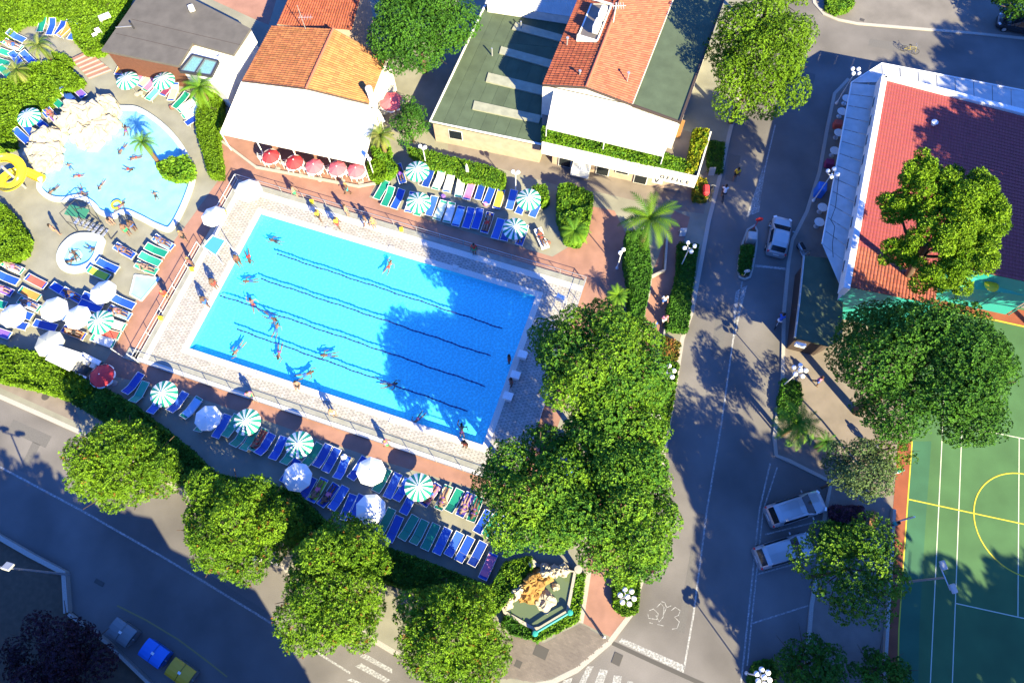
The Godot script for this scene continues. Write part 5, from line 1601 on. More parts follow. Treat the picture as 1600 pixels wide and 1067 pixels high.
func loungers():
	for q in [["A", 110, 270, 240, 105, "blue"], ["A", 200, 340, 300, 170, "green"], ["A", 380, 430, 480, 270, "blue"], ["A", 550, 470, 690, 285, "blue"], ["A", 690, 510, 820, 350, "green", "light blue"], ["A", 830, 670, 930, 470, "green"], ["A", 1020, 670, 1120, 500, "blue"], ["A", 1120, 670, 1220, 500, "green"], ["A", 1210, 770, 1320, 610, "green"], ["A", 1310, 800, 1400, 640, "green"], ["A", 1400, 790, 1495, 640, "green", "red", "lie"], ["A", 1450, 860, 1565, 690, "blue"],
		["E", 190, 440, 275, 270, "blue"], ["E", 310, 490, 400, 330, "green"], ["E", 520, 510, 635, 340, "green"], ["E", 600, 570, 720, 355, "blue"], ["E", 690, 610, 810, 395, "blue"], ["E", 810, 690, 900, 480, "blue"], ["E", 980, 640, 1090, 480, "blue"], ["E", 1190, 830, 1320, 590, "green"], ["E", 1340, 800, 1420, 640, "blue"], ["E", 1430, 850, 1520, 690, "blue"], ["E", 1500, 970, 1590, 800, "blue"]]:
		bed(q[0], q[1], q[2], q[3], q[4], q[5], "low", q[6] if q.size() > 6 else "", q[7] if q.size() > 7 else "")
	for q in [["E", 280, 700, 400, 520, "blue"], ["E", 470, 850, 570, 680, "blue"], ["E", 580, 860, 680, 690, "blue", "lime", "lie"], ["E", 650, 950, 790, 760, "blue", "", "lie"], ["E", 760, 980, 880, 790, "blue"], ["E", 890, 1030, 970, 850, "blue"], ["E", 950, 1070, 1050, 880, "blue"],
		["G", 150, 710, 265, 490, "green"], ["G", 235, 800, 345, 560, "blue"], ["G", 370, 780, 500, 560, "green"], ["G", 480, 840, 600, 600, "green"], ["G", 600, 870, 710, 645, "green"], ["G", 720, 910, 825, 690, "blue"], ["G", 830, 950, 945, 730, "blue"], ["G", 940, 990, 1050, 780, "blue"], ["G", 1060, 1050, 1180, 820, "blue"], ["G", 1200, 1120, 1285, 930, "blue", "pink"]]:
		bed(q[0], q[1], q[2], q[3], q[4], q[5], "low2", q[6] if q.size() > 6 else "", q[7] if q.size() > 7 else "")
	for q in [["G", 590, 430, 720, 250, "blue", "pink", "lie"], ["G", 740, 470, 830, 270, "green", "cream", "lie"], ["G", 830, 520, 950, 290, "green"], ["G", 950, 540, 1050, 340, "blue", "purple", "lie"], ["G", 1060, 590, 1140, 380, "green", "", "lie"], ["G", 1150, 660, 1240, 500, "blue"], ["G", 1240, 680, 1340, 530, "green"], ["P", 775, 838, 795, 805, "blue"], ["P", 800, 850, 818, 815, "green"]]:
		bed(q[0], q[1], q[2], q[3], q[4], q[5], "lowend", q[6] if q.size() > 6 else "", q[7] if q.size() > 7 else "")
	for q in [["B", 215, 330, 110, 520, "green"], ["B", 265, 410, 195, 570, "green"], ["B", 370, 430, 285, 605, "blue"], ["B", 490, 460, 430, 640, "blue", "white"], ["B", 600, 480, 510, 690, "green", "", "lie"], ["B", 700, 480, 630, 690, "blue"], ["B", 790, 530, 710, 725, "green", "mint"], ["B", 875, 545, 810, 760, "green", "white"], ["B", 965, 590, 900, 785, "blue", "light blue"], ["B", 1070, 600, 1000, 815, "blue"], ["B", 1160, 600, 1090, 830, "blue"], ["B", 1255, 660, 1190, 850, "blue", "brown", "lie"], ["B", 1345, 760, 1295, 910, "blue"], ["B", 1430, 780, 1385, 930, "blue"], ["C", 500, 440, 450, 590, "blue", "", "lie"], ["C", 640, 440, 720, 620, "white", "", "lie"]]:
		bed(q[0], q[1], q[2], q[3], q[4], q[5], "up", q[6] if q.size() > 6 else "", q[7] if q.size() > 7 else "")
	for q in [["B", 330, 190, 375, 340, "blue", "", "lie"], ["B", 665, 210, 600, 390, "blue"], ["B", 775, 240, 700, 415, "green", "white"], ["B", 865, 255, 810, 445, "blue", "white"], ["B", 965, 305, 930, 495, "green", "mint"], ["B", 1075, 330, 1010, 525, "blue", "pink"], ["B", 1180, 335, 1125, 520, "blue"], ["B", 1280, 375, 1210, 560, "blue"], ["B", 1365, 420, 1310, 610, "blue", "yellow"], ["B", 1490, 430, 1440, 615, "blue"], ["C", 520, 110, 450, 265, "blue"], ["C", 665, 120, 580, 315, "blue"]]:
		bed(q[0], q[1], q[2], q[3], q[4], q[5], "up2", q[6] if q.size() > 6 else "", q[7] if q.size() > 7 else "")
	for q in [["D", 20, 60, 230, 160, "green", "white", "lie"], ["D", -30, 180, 170, 260, "blue"], ["D", 265, 205, 440, 295, "blue", "red"], ["D", -80, 290, 110, 370, "blue", "purple", "lie"], ["D", 190, 330, 390, 420, "green", "orange"], ["D", 520, 290, 680, 390, "blue"], ["D", 640, 350, 800, 440, "blue", "", "lie"], ["D", 190, 440, 390, 530, "green", "white", "lie"], ["D", 120, 540, 290, 600, "blue"], ["D", 60, 650, 240, 700, "blue"], ["D", 330, 660, 560, 720, "blue"], ["D", 560, 570, 740, 650, "blue"], ["D", 620, 720, 850, 810, "blue", "orange", "lie"], ["D", 890, 800, 1160, 890, "green", "white"], ["D", 960, 740, 1190, 800, "green", "red"], ["D", 1030, 640, 1235, 710, "green", "white"], ["D", 1085, 520, 1300, 610, "blue", "light blue", "lie"], ["D", 1110, 410, 1350, 510, "blue"], ["D", 820, 390, 1050, 460, "blue"], ["D", 790, 460, 1000, 540, "blue"], ["D", -150, 440, 30, 490, "green"], ["D", -100, 730, 75, 790, "blue", "purple"]]:
		bed(q[0], q[1], q[2], q[3], q[4], q[5], "left", q[6] if q.size() > 6 else "", q[7] if q.size() > 7 else "")
	for q in [["D", 970, 50, 1170, 140, "blue"], ["D", 880, 130, 1080, 220, "green", "lime"], ["t4", 700, 485, 835, 560, "blue", "", "lie"], ["t4", 945, 435, 1070, 505, "blue", "light blue", "lie"], ["t4", 895, 490, 1030, 545, "green"], ["t4", 850, 540, 1000, 605, "green"], ["t4", 830, 600, 975, 655, "green", "", "lie"]]:
		bed(q[0], q[1], q[2], q[3], q[4], q[5], "tub", q[6] if q.size() > 6 else "", q[7] if q.size() > 7 else "")
	for q in [["H", 540, 180, 480, 410, "green"], ["H", 660, 240, 600, 430, "blue"], ["H", 800, 240, 700, 430, "blue"], ["H", 840, 320, 720, 450, "blue", "orange"], ["H", 920, 380, 860, 490, "blue"], ["H", 110, 410, 290, 500, "blue"], ["H", -20, 470, 110, 540, "blue"], ["H", 60, 520, 260, 600, "green", "white", "lie"], ["H", 0, 630, 190, 690, "green"], ["H", -60, 740, 110, 800, "green"], ["H", 280, 660, 430, 800, "blue"], ["H", 170, 700, 250, 800, "blue"], ["H", 30, 870, 130, 970, "green"]]:
		bed(q[0], q[1], q[2], q[3], q[4], q[5], "far", q[6] if q.size() > 6 else "", q[7] if q.size() > 7 else "")
	for q in [["I", 300, 180, 260, 290, "blue", "orange"], ["I", 570, 250, 490, 380, "blue", "pink"], ["I", 640, 320, 540, 440, "blue", "beige"], ["I", 690, 370, 600, 490, "green", "pink"], ["I", 780, 430, 650, 590, "green", "teal"], ["I", 910, 420, 820, 550, "blue", "maroon"], ["I", 1000, 390, 920, 625, "blue", "cream"], ["I", 1120, 530, 985, 690, "green"], ["I", 1170, 630, 1025, 745, "green", "white"], ["I", 1240, 710, 1080, 820, "green", "mint"], ["I", 1260, 800, 1120, 905, "blue"]]:
		bed(q[0], q[1], q[2], q[3], q[4], q[5], "arc", q[6] if q.size() > 6 else "", q[7] if q.size() > 7 else "")
	for q in [["t0", 365, 535, 450, 625, "blue", "white"], ["t0", 430, 510, 525, 605, "blue", "purple"], ["t0", 300, 590, 375, 655, "green"], ["t0", 235, 640, 300, 715, "blue"], ["t0", 290, 680, 350, 745, "blue", "purple", "lie"], ["t0", 200, 720, 275, 785, "blue"], ["t0", 150, 770, 205, 835, "blue"], ["t0", 110, 820, 170, 875, "blue"]]:
		bed(q[0], q[1], q[2], q[3], q[4], q[5], "rock", q[6] if q.size() > 6 else "", q[7] if q.size() > 7 else "")

var panel_cache = {}
func panel(n, r, drop, scal):                    # one gore of a canopy, apex at the origin
	var key = "%d_%.2f_%.2f_%.2f" % [n, r, drop, scal]
	if panel_cache.has(key): return panel_cache[key]
	var b = MB.new()
	var P = func(t, a):
		var sag = 1.0 - scal * (1.0 - pow(2.0 * a - 1.0, 2.0)) * t * t
		var ang = TAU / n * (a - 0.5)
		var rr = r * t * sag
		return Vector3(cos(ang) * rr, -drop * pow(t, 1.35) + 0.02 * (1.0 - pow(2.0 * a - 1.0, 2.0)) * -t, sin(ang) * rr)
	for i in 4:
		for j in 3:
			b.qface(P.call(i / 4.0, j / 3.0), P.call((i + 1) / 4.0, j / 3.0), P.call((i + 1) / 4.0, (j + 1) / 3.0), P.call(i / 4.0, (j + 1) / 3.0), Vector3.UP)
	for j in 3:
		var a = P.call(1.0, j / 3.0); var c = P.call(1.0, (j + 1) / 3.0)
		b.qface(a, c, c + Vector3(0, -0.09, 0), a + Vector3(0, -0.09, 0), Vector3(1, 0, 0))
	panel_cache[key] = b.mesh()
	return panel_cache[key]

func parasol(label, c, x, y, kind, r, h, group, tilt = 0.0):
	var t = kp(c, x, y, G + h)
	var root = thing("parasol", label, "parasol", Vector3(t.x, G, t.z), rng.randf() * TAU, group)
	var n = {"striped": 24, "white": 8, "red": 8, "beige": 8, "pink": 8}[kind]
	var top = Vector3(0, h, 0)
	var tb = Basis(Vector3(1, 0, 0.3).normalized(), tilt)
	for i in n:
		var m = "cloth_white"
		if kind == "striped" and i % 2: m = "cloth_green"
		if kind == "red": m = "cloth_red"
		if kind == "pink": m = "cloth_pink"
		if kind == "beige": m = "cloth_beige"
		var o = obj("canopy_panel", panel(n, r, 0.42 if kind != "pink" else 0.3, 0.0 if kind == "striped" else 0.07), m, root)
		o.transform = Transform3D(tb * Basis(Vector3.UP, TAU * i / n), top)
	if kind in ["red", "pink"]:                   # white scalloped border with pale marks
		for i in n:
			var b = MB.new()
			var p = []
			for k in 7:
				var a = TAU / n * (k / 6.0 - 0.5) * 0.8
				p.append([Vector3(cos(a) * r * 0.99, -0.40, sin(a) * r * 0.99), Vector3(cos(a) * r * 1.04, -0.44 - 0.12 * sin(PI * k / 6.0), sin(a) * r * 1.04)])
			for k in 6: b.qface(p[k][0] + Vector3(0, 0.02, 0), p[k + 1][0] + Vector3(0, 0.02, 0), p[k + 1][1], p[k][1], Vector3.UP)
			var o = obj("scallop", b, "cloth_white", root)
			o.transform = Transform3D(tb * Basis(Vector3.UP, TAU * i / n), top)
	var b = MB.new(); b.tube(Vector3.ZERO, top, 0.022, 0.022, 8); obj("pole", b, "steel", root)
	b = MB.new(); b.lathe(top, [Vector2(0.05, -0.01), Vector2(0.04, 0.04), Vector2(0.015, 0.08), Vector2(0, 0.12)], 8); obj("finial", b, "frame_white", root)
	b = MB.new(); b.lathe(Vector3.ZERO, [Vector2(0.26, 0.0), Vector2(0.26, 0.06), Vector2(0.05, 0.10), Vector2(0, 0.1)], 12); obj("base", b, "kerb", root)
	return root

func parasols():
	var g = "green and white striped parasols"
	for q in [["t0", 768, 475, "below the pool bar over an orange towel"], ["t0", 993, 475, "below the pool bar, next to the framed roof opening"], ["t0", 155, 702, "behind the rocks of the paddling pool"], ["D", 965, 640, "among white parasols beside the foot basin"], ["A", 455, 275, "nearest the red kiosk parasol, over the lower sunbeds"], ["A", 1290, 558, "over the lower sunbeds between two white parasols"], ["E", 412, 335, "over the lower sunbeds above a white parasol in shade"], ["G", 532, 250, "over the lower sunbeds beside the pink towel"], ["B", 517, 208, "at the hedge end of the upper back row"], ["B", 533, 520, "in the upper front row beside the green loungers"], ["C", 548, 110, "in the upper back row beside the planted bed"], ["C", 412, 402, "in the upper front row beside the sunbather"]]:
		parasol("striped green and white parasol " + q[3], q[0], q[1], q[2], "striped", 1.02, 2.25, g, rng.randf_range(-0.08, 0.08))
	g = "plain white parasols"
	for q in [["t4", 1525, 130, 1.15, "at the corner of the pool deck by the fence"], ["t4", 1305, 288, 1.05, "on the walk between the two pools"], ["D", 990, 332, 1.1, "between whirlpool basin and foot basin"], ["D", 503, 508, 1.1, "in the middle of the crowded terrace"], ["D", 738, 588, 1.05, "beside the striped parasol of the crowded terrace"], ["D", 85, 572, 1.05, "over two blue sunbeds at the crowded terrace edge"], ["A", 897, 517, 1.02, "in shade over the lower sunbeds, between striped ones"], ["E", 393, 668, 1.08, "in shade touching a round pine"], ["E", 1140, 605, 1.08, "half in sun over the lower front row"], ["E", 1135, 985, 1.1, "in shade over the lower back row"]]:
		parasol("plain white parasol " + q[4], q[0], q[1], q[2], "white", q[3], 2.25, g, rng.randf_range(-0.1, 0.1))
	parasol("beige parasol beside the grey kiosk roof and long hedge", "D", 455, 855, "beige", 1.15, 2.2, "")
	g = "red parasols with white scallops in front of the restaurant"
	var k = 0
	for q in [["t1", 80, 948], ["t1", 228, 985], ["t1", 352, 1012], ["t1", 495, 1025], ["t1", 612, 1035]]:
		parasol(["red parasol with white scallops at the poolside end of the terrace row", "red parasol with white scallops, second from the poolside end", "faded red parasol with white scallops in the middle of the row", "faded red parasol with white scallops, second from the bush", "faded red parasol with white scallops next to the yellow-green bush"][k], q[0], q[1], q[2], "red" if k < 2 else "pink", 0.78, 2.3, g)
		k += 1
	parasol("large pale red parasol between the white flue and bush tree", "t1", 830, 610, "pink", 1.05, 2.3, "")
	parasol("red parasol with white marks over the kiosk counter", "t8", 608, 215, "red", 0.95, 2.2, "")

# ---------------------------------------------------------------- people
# bones as tapered capsules on a grid, joined with a smooth minimum and meshed as surface nets
func nets(bones, cell, k = 38.0):
	var lo = Vector3(1e9, 1e9, 1e9); var hi = -lo
	for q in bones:
		var rr = maxf(q[2], q[3]) + cell * 3.0
		lo = lo.min(q[0].min(q[1]) - Vector3.ONE * rr); hi = hi.max(q[0].max(q[1]) + Vector3.ONE * rr)
	var dim = Vector3i(((hi - lo) / cell).ceil()) + Vector3i.ONE
	var S = PackedFloat32Array(); S.resize(dim.x * dim.y * dim.z)
	for q in bones:
		var a = q[0]; var d = q[1] - q[0]; var dd = maxf(d.length_squared(), 1e-8)
		var mr = maxf(q[2], q[3]) + 0.07
		var i0 = Vector3i(((q[0].min(q[1]) - Vector3.ONE * mr - lo) / cell).floor()).clamp(Vector3i.ZERO, dim - Vector3i.ONE)
		var i1 = Vector3i(((q[0].max(q[1]) + Vector3.ONE * mr - lo) / cell).ceil()).clamp(Vector3i.ZERO, dim - Vector3i.ONE)
		var ra = q[2]; var rb = q[3]
		for z in range(i0.z, i1.z + 1):
			for y in range(i0.y, i1.y + 1):
				var at = (z * dim.y + y) * dim.x
				for x in range(i0.x, i1.x + 1):
					var p = lo + Vector3(x, y, z) * cell - a
					var t = clampf(p.dot(d) / dd, 0.0, 1.0)
					S[at + x] += exp(-k * ((p - d * t).length() - lerpf(ra, rb, t)))
	var f = PackedFloat32Array(); f.resize(S.size())
	for i in S.size(): f[i] = -log(maxf(S[i], 1e-6)) / k
	var idx = {}
	var V = []
	var st = [1, dim.x, dim.x * dim.y]
	for z in dim.z - 1:
		for y in dim.y - 1:
			for x in dim.x - 1:
				var at = (z * dim.y + y) * dim.x + x
				var ins = 0
				var v8 = []
				for c in 8:
					var fv = f[at + (c & 1) + ((c >> 1) & 1) * st[1] + ((c >> 2) & 1) * st[2]]
					v8.append(fv)
					if fv < 0.0: ins += 1
				if ins == 0 or ins == 8: continue
				var acc = Vector3.ZERO
				var cnt = 0
				for e in 12:
					var e0 = [0, 2, 4, 6, 0, 1, 4, 5, 0, 1, 2, 3][e]
					var e1 = e0 | [1, 1, 1, 1, 2, 2, 2, 2, 4, 4, 4, 4][e]
					var g0 = v8[e0]; var g1 = v8[e1]
					if (g0 < 0.0) != (g1 < 0.0):
						var t = g0 / (g0 - g1)
						acc += Vector3(e0 & 1, (e0 >> 1) & 1, (e0 >> 2) & 1).lerp(Vector3(e1 & 1, (e1 >> 1) & 1, (e1 >> 2) & 1), t)
						cnt += 1
				idx[at] = V.size()
				V.append(lo + (Vector3(x, y, z) + acc / cnt) * cell)
	var N = []
	N.resize(V.size()); N.fill(Vector3.ZERO)
	var tris = []
	for at in idx:
		for ax in 3:
			var g0 = f[at]; var g1 = f[at + st[ax]]
			if (g0 < 0.0) == (g1 < 0.0): continue
			var u = st[(ax + 1) % 3]; var w = st[(ax + 2) % 3]
			if not (idx.has(at - u) and idx.has(at - w) and idx.has(at - u - w)): continue
			var q = [idx[at], idx[at - u], idx[at - u - w], idx[at - w]]
			if g0 < 0.0: q.reverse()
			for t in [[q[0], q[1], q[2]], [q[0], q[2], q[3]]]:
				tris.append(t)
				var nn = (V[t[1]] - V[t[0]]).cross(V[t[2]] - V[t[0]])
				for i in t: N[i] += nn
	var b = MB.new()
	var sgn = 1.0
	for t in tris:
		b.smooth(V[t[0]], V[t[1]], V[t[2]], -N[t[0]].normalized() * sgn, -N[t[1]].normalized() * sgn, -N[t[2]].normalized() * sgn)
	return b

func joints(pose):
	var J = {"pel": Vector3(0, 0.95, 0), "wai": Vector3(0, 1.10, 0), "che": Vector3(0, 1.30, 0.0), "nec": Vector3(0, 1.45, -0.01), "hea": Vector3(0, 1.60, 0.02)}
	for s in [-1, 1]:
		var k = "l" if s < 0 else "r"
		J[k + "sho"] = Vector3(s * 0.175, 1.40, 0); J[k + "elb"] = Vector3(s * 0.25, 1.12, -0.02); J[k + "wri"] = Vector3(s * 0.26, 0.88, 0.07); J[k + "han"] = Vector3(s * 0.26, 0.80, 0.10)
		J[k + "hip"] = Vector3(s * 0.09, 0.90, 0); J[k + "kne"] = Vector3(s * 0.10, 0.48, 0.03); J[k + "ank"] = Vector3(s * 0.10, 0.08, -0.01); J[k + "toe"] = Vector3(s * 0.12, 0.03, 0.15)
	if pose == "walk":
		J.lkne = Vector3(-0.09, 0.50, 0.17); J.lank = Vector3(-0.09, 0.09, 0.20); J.ltoe = Vector3(-0.10, 0.04, 0.36)
		J.rkne = Vector3(0.09, 0.47, -0.04); J.rank = Vector3(0.09, 0.12, -0.28); J.rtoe = Vector3(0.10, 0.03, -0.14)
		J.lwri = Vector3(-0.24, 0.90, -0.14); J.lhan = Vector3(-0.24, 0.83, -0.14); J.rwri = Vector3(0.24, 0.95, 0.20); J.rhan = Vector3(0.24, 0.90, 0.25)
	if pose == "lie":
		J.lelb = Vector3(-0.36, 1.16, 0.0); J.lwri = Vector3(-0.24, 0.95, 0.08); J.lhan = Vector3(-0.18, 0.90, 0.12)
		J.rkne = Vector3(0.12, 0.52, 0.16); J.rank = Vector3(0.13, 0.14, 0.02); J.rtoe = Vector3(0.15, 0.08, 0.16)
		J.ltoe = Vector3(-0.16, 0.03, 0.14)
	if pose == "swim":
		J.lelb = Vector3(-0.34, 1.62, 0.05); J.lwri = Vector3(-0.26, 1.88, 0.06); J.lhan = Vector3(-0.22, 1.96, 0.06)
		J.relb = Vector3(0.42, 1.36, 0.0); J.rwri = Vector3(0.52, 1.14, 0.04); J.rhan = Vector3(0.54, 1.06, 0.05)
		J.lkne = Vector3(-0.16, 0.52, -0.02); J.lank = Vector3(-0.22, 0.14, -0.12); J.ltoe = Vector3(-0.24, 0.0, -0.14)
		J.rkne = Vector3(0.18, 0.52, 0.08); J.rank = Vector3(0.20, 0.14, -0.02); J.rtoe = Vector3(0.22, 0.0, -0.03)
	if pose == "sit":
		J.lkne = Vector3(-0.12, 0.93, 0.42); J.lank = Vector3(-0.12, 0.52, 0.44); J.ltoe = Vector3(-0.13, 0.47, 0.58)
		J.rkne = Vector3(0.12, 0.93, 0.42); J.rank = Vector3(0.12, 0.52, 0.42); J.rtoe = Vector3(0.13, 0.47, 0.56)
		J.lwri = Vector3(-0.22, 1.00, 0.22); J.lhan = Vector3(-0.18, 1.00, 0.30); J.rwri = Vector3(0.22, 1.00, 0.22); J.rhan = Vector3(0.18, 1.00, 0.30)
	if pose == "ride":
		J.che = Vector3(0, 1.27, 0.14); J.nec = Vector3(0, 1.41, 0.24); J.hea = Vector3(0, 1.55, 0.30); J.wai = Vector3(0, 1.10, 0.06)
		for s in [-1, 1]:
			var k = "l" if s < 0 else "r"
			J[k + "sho"] = Vector3(s * 0.175, 1.37, 0.19); J[k + "elb"] = Vector3(s * 0.25, 1.16, 0.36); J[k + "wri"] = Vector3(s * 0.22, 1.08, 0.56); J[k + "han"] = Vector3(s * 0.21, 1.07, 0.63)
		J.lkne = Vector3(-0.10, 0.78, 0.36); J.lank = Vector3(-0.10, 0.40, 0.22); J.ltoe = Vector3(-0.11, 0.34, 0.37)
		J.rkne = Vector3(0.10, 0.62, 0.30); J.rank = Vector3(0.10, 0.22, 0.12); J.rtoe = Vector3(0.11, 0.17, 0.27)
	if pose == "bend":
		J.che = Vector3(0, 1.22, 0.22); J.nec = Vector3(0, 1.30, 0.34); J.hea = Vector3(0, 1.36, 0.46); J.wai = Vector3(0, 1.08, 0.08)
		for s in [-1, 1]:
			var k = "l" if s < 0 else "r"
			J[k + "sho"] = Vector3(s * 0.17, 1.26, 0.30); J[k + "elb"] = Vector3(s * 0.24, 1.0, 0.38); J[k + "wri"] = Vector3(s * 0.18, 0.80, 0.48); J[k + "han"] = Vector3(s * 0.15, 0.74, 0.54)
	if pose == "lie" or pose == "swim":           # turn the upright body to lie along z, head at -z
		for n in J:
			var p = J[n]
			if pose == "lie":
				var up = maxf(0.0, p.y - 1.0)
				J[n] = Vector3(p.x, p.z + 0.46 + up * 0.38, 0.88 - minf(p.y, 1.0) - up * 0.92)
			else:
				var up = maxf(0.0, p.y - 1.3)
				J[n] = Vector3(p.x, -p.z + up * 0.25, 0.9 - p.y)
	return J

func bones_of(J, scale = 1.0):
	var B = [[J.pel, J.wai, 0.125, 0.115], [J.wai, J.che, 0.115, 0.125], [J.lsho.lerp(J.rsho, 0.22), J.lsho.lerp(J.rsho, 0.78), 0.085, 0.085], [J.che, J.nec, 0.10, 0.06], [J.nec, J.hea, 0.055, 0.06]]
	B.append([J.lhip, J.rhip, 0.105, 0.105])
	var up = (J.hea - J.nec).normalized()
	B.append([J.hea - up * 0.02, J.hea + up * 0.045, 0.082, 0.088])
	for k in ["l", "r"]:
		B.append([J[k + "sho"], J[k + "elb"], 0.052, 0.040]); B.append([J[k + "elb"], J[k + "wri"], 0.040, 0.028]); B.append([J[k + "wri"], J[k + "han"], 0.032, 0.034])
		B.append([J[k + "hip"], J[k + "kne"], 0.088, 0.056]); B.append([J[k + "kne"], J[k + "kne"].lerp(J[k + "ank"], 0.35), 0.055, 0.056]); B.append([J[k + "kne"].lerp(J[k + "ank"], 0.35), J[k + "ank"], 0.056, 0.036]); B.append([J[k + "ank"], J[k + "toe"], 0.040, 0.030])
	return B

var poses = {}
func pose_meshes(pose):
	if poses.has(pose): return poses[pose]
	var J = joints(pose)
	var B = bones_of(J)
	# which way the face looks
	var side = (J.rsho - J.lsho).normalized()
	var up = (J.hea - J.nec).normalized()
	var face = side.cross(up).normalized() * -1.0
	if face.dot((J.ltoe - J.lank)) < 0 and pose in ["stand", "walk", "sit", "ride", "bend"]: face = -face
	if pose == "lie" and face.y < 0: face = -face
	if pose == "swim" and face.y > 0: face = -face
	B.append([J.hea + face * 0.085, J.hea + face * 0.105 - up * 0.02, 0.012, 0.016])    # nose
	B.append([J.hea + face * 0.05 - up * 0.06, J.hea + face * 0.07 - up * 0.07, 0.035, 0.03])  # chin
	for s in [-1.0, 1.0]: B.append([J.hea + side * s * 0.088 + up * 0.015, J.hea + side * s * 0.095 - up * 0.02, 0.012, 0.012])   # ears
	var body = nets(B, 0.024)
	# fingers: four bent ones of different length and a thumb that leaves the side of the palm
	for k in ["l", "r"]:
		var h = J[k + "han"]
		var d = (h - J[k + "wri"]).normalized()
		var sd = d.cross(face if absf(d.dot(face)) < 0.8 else up).normalized()
		var pn = sd.cross(d)
		for i in 4:
			var o = h + sd * (i - 1.5) * 0.019 + d * 0.015
			var l = [0.06, 0.075, 0.07, 0.052][i]
			var mid = o + d * l * 0.6
			body.tube(o, mid, 0.0095, 0.0085, 5); body.tube(mid, mid + (d + pn * 0.5).normalized() * l * 0.5, 0.0085, 0.0065, 5)
		var tb = h - d * 0.03 + sd * 0.028 * (1.0 if k == "l" else -1.0)
		body.tube(tb, tb + (d * 0.7 + sd * (0.8 if k == "l" else -0.8)).normalized() * 0.055, 0.011, 0.008, 5)
	var out = {"body": body.mesh()}
	var hb = [[J.hea + up * 0.03 - face * 0.012, J.hea + up * 0.062 - face * 0.004, 0.095, 0.086], [J.hea - face * 0.03 + up * 0.02, J.hea - face * 0.045 - up * 0.03, 0.085, 0.07]]
	out.hair = nets(hb, 0.018).mesh()
	var lh = hb.duplicate(); lh.append([J.hea - face * 0.06, J.nec - face * 0.07 - up * 0.06, 0.07, 0.05])
	out.long_hair = nets(lh, 0.018).mesh()
	var sh = [[J.pel, J.pel.lerp(J.wai, 0.4), 0.138, 0.130], [J.lhip, J.rhip, 0.118, 0.118]]
	for k in ["l", "r"]: sh.append([J[k + "hip"], J[k + "hip"].lerp(J[k + "kne"], 0.48), 0.102, 0.088])
	out.shorts = nets(sh, 0.022).mesh()
	out.briefs = nets([[J.pel, J.pel.lerp(J.wai, 0.15), 0.136, 0.128], [J.lhip, J.rhip, 0.116, 0.116]], 0.022).mesh()
	out.bra = nets([[J.che + face * 0.02 + side * -0.07, J.che + face * 0.02 + side * 0.07, 0.108, 0.108]], 0.022).mesh()
	var st = [[J.pel.lerp(J.wai, 0.2), J.wai, 0.136, 0.128], [J.wai, J.che, 0.128, 0.138], [J.lsho.lerp(J.rsho, 0.15), J.lsho.lerp(J.rsho, 0.85), 0.092, 0.092]]
	for k in ["l", "r"]: st.append([J[k + "sho"], J[k + "sho"].lerp(J[k + "elb"], 0.6), 0.064, 0.056])
	out.shirt = nets(st, 0.022).mesh()
	poses[pose] = out
	return out

var DYE = {"yellow": Color(0.62, 0.42, 0.03), "red": Color(0.50, 0.04, 0.03), "blue": Color(0.03, 0.10, 0.40), "white": Color(0.65, 0.65, 0.65), "black": Color(0.02, 0.02, 0.025), "green": Color(0.03, 0.30, 0.12), "pink": Color(0.60, 0.15, 0.25), "teal": Color(0.03, 0.32, 0.32), "purple": Color(0.16, 0.05, 0.30), "orange": Color(0.60, 0.20, 0.03)}
func person(label, at: Vector3, yaw, pose, low, top = "", skin = 1, hair = "dark", group = "", s = 1.0):
	var pm = pose_meshes(pose)
	var tones = [Color(0.24, 0.155, 0.122), Color(0.17, 0.10, 0.073), Color(0.105, 0.06, 0.042)]
	var o = obj("person", pm.body, cloth(tones[skin], "skin_%d" % skin))
	tag(o, label, "person", group)
	o.transform = Transform3D(Basis(Vector3.UP, yaw).scaled_local(Vector3.ONE * s), at)
	var hm = {"dark": Color(0.02, 0.014, 0.01), "brown": Color(0.06, 0.03, 0.015), "fair": Color(0.30, 0.19, 0.07), "grey": Color(0.28, 0.27, 0.26)}
	obj("hair", pm.long_hair if low == "bikini" or hair == "fair" else pm.hair, cloth(hm[hair], "hair_" + hair), o)
	if low == "bikini":
		var m = cloth(DYE[top], "dye_" + top)
		obj("bikini_bottom", pm.briefs, m, o); obj("bikini_top", pm.bra, m, o)
	else:
		obj("shorts" if pose != "swim" else "swim_trunks", pm.shorts, cloth(DYE[low], "dye_" + low), o)
		if top: obj("shirt", pm.shirt, cloth(DYE[top], "dye_" + top), o)
	return o

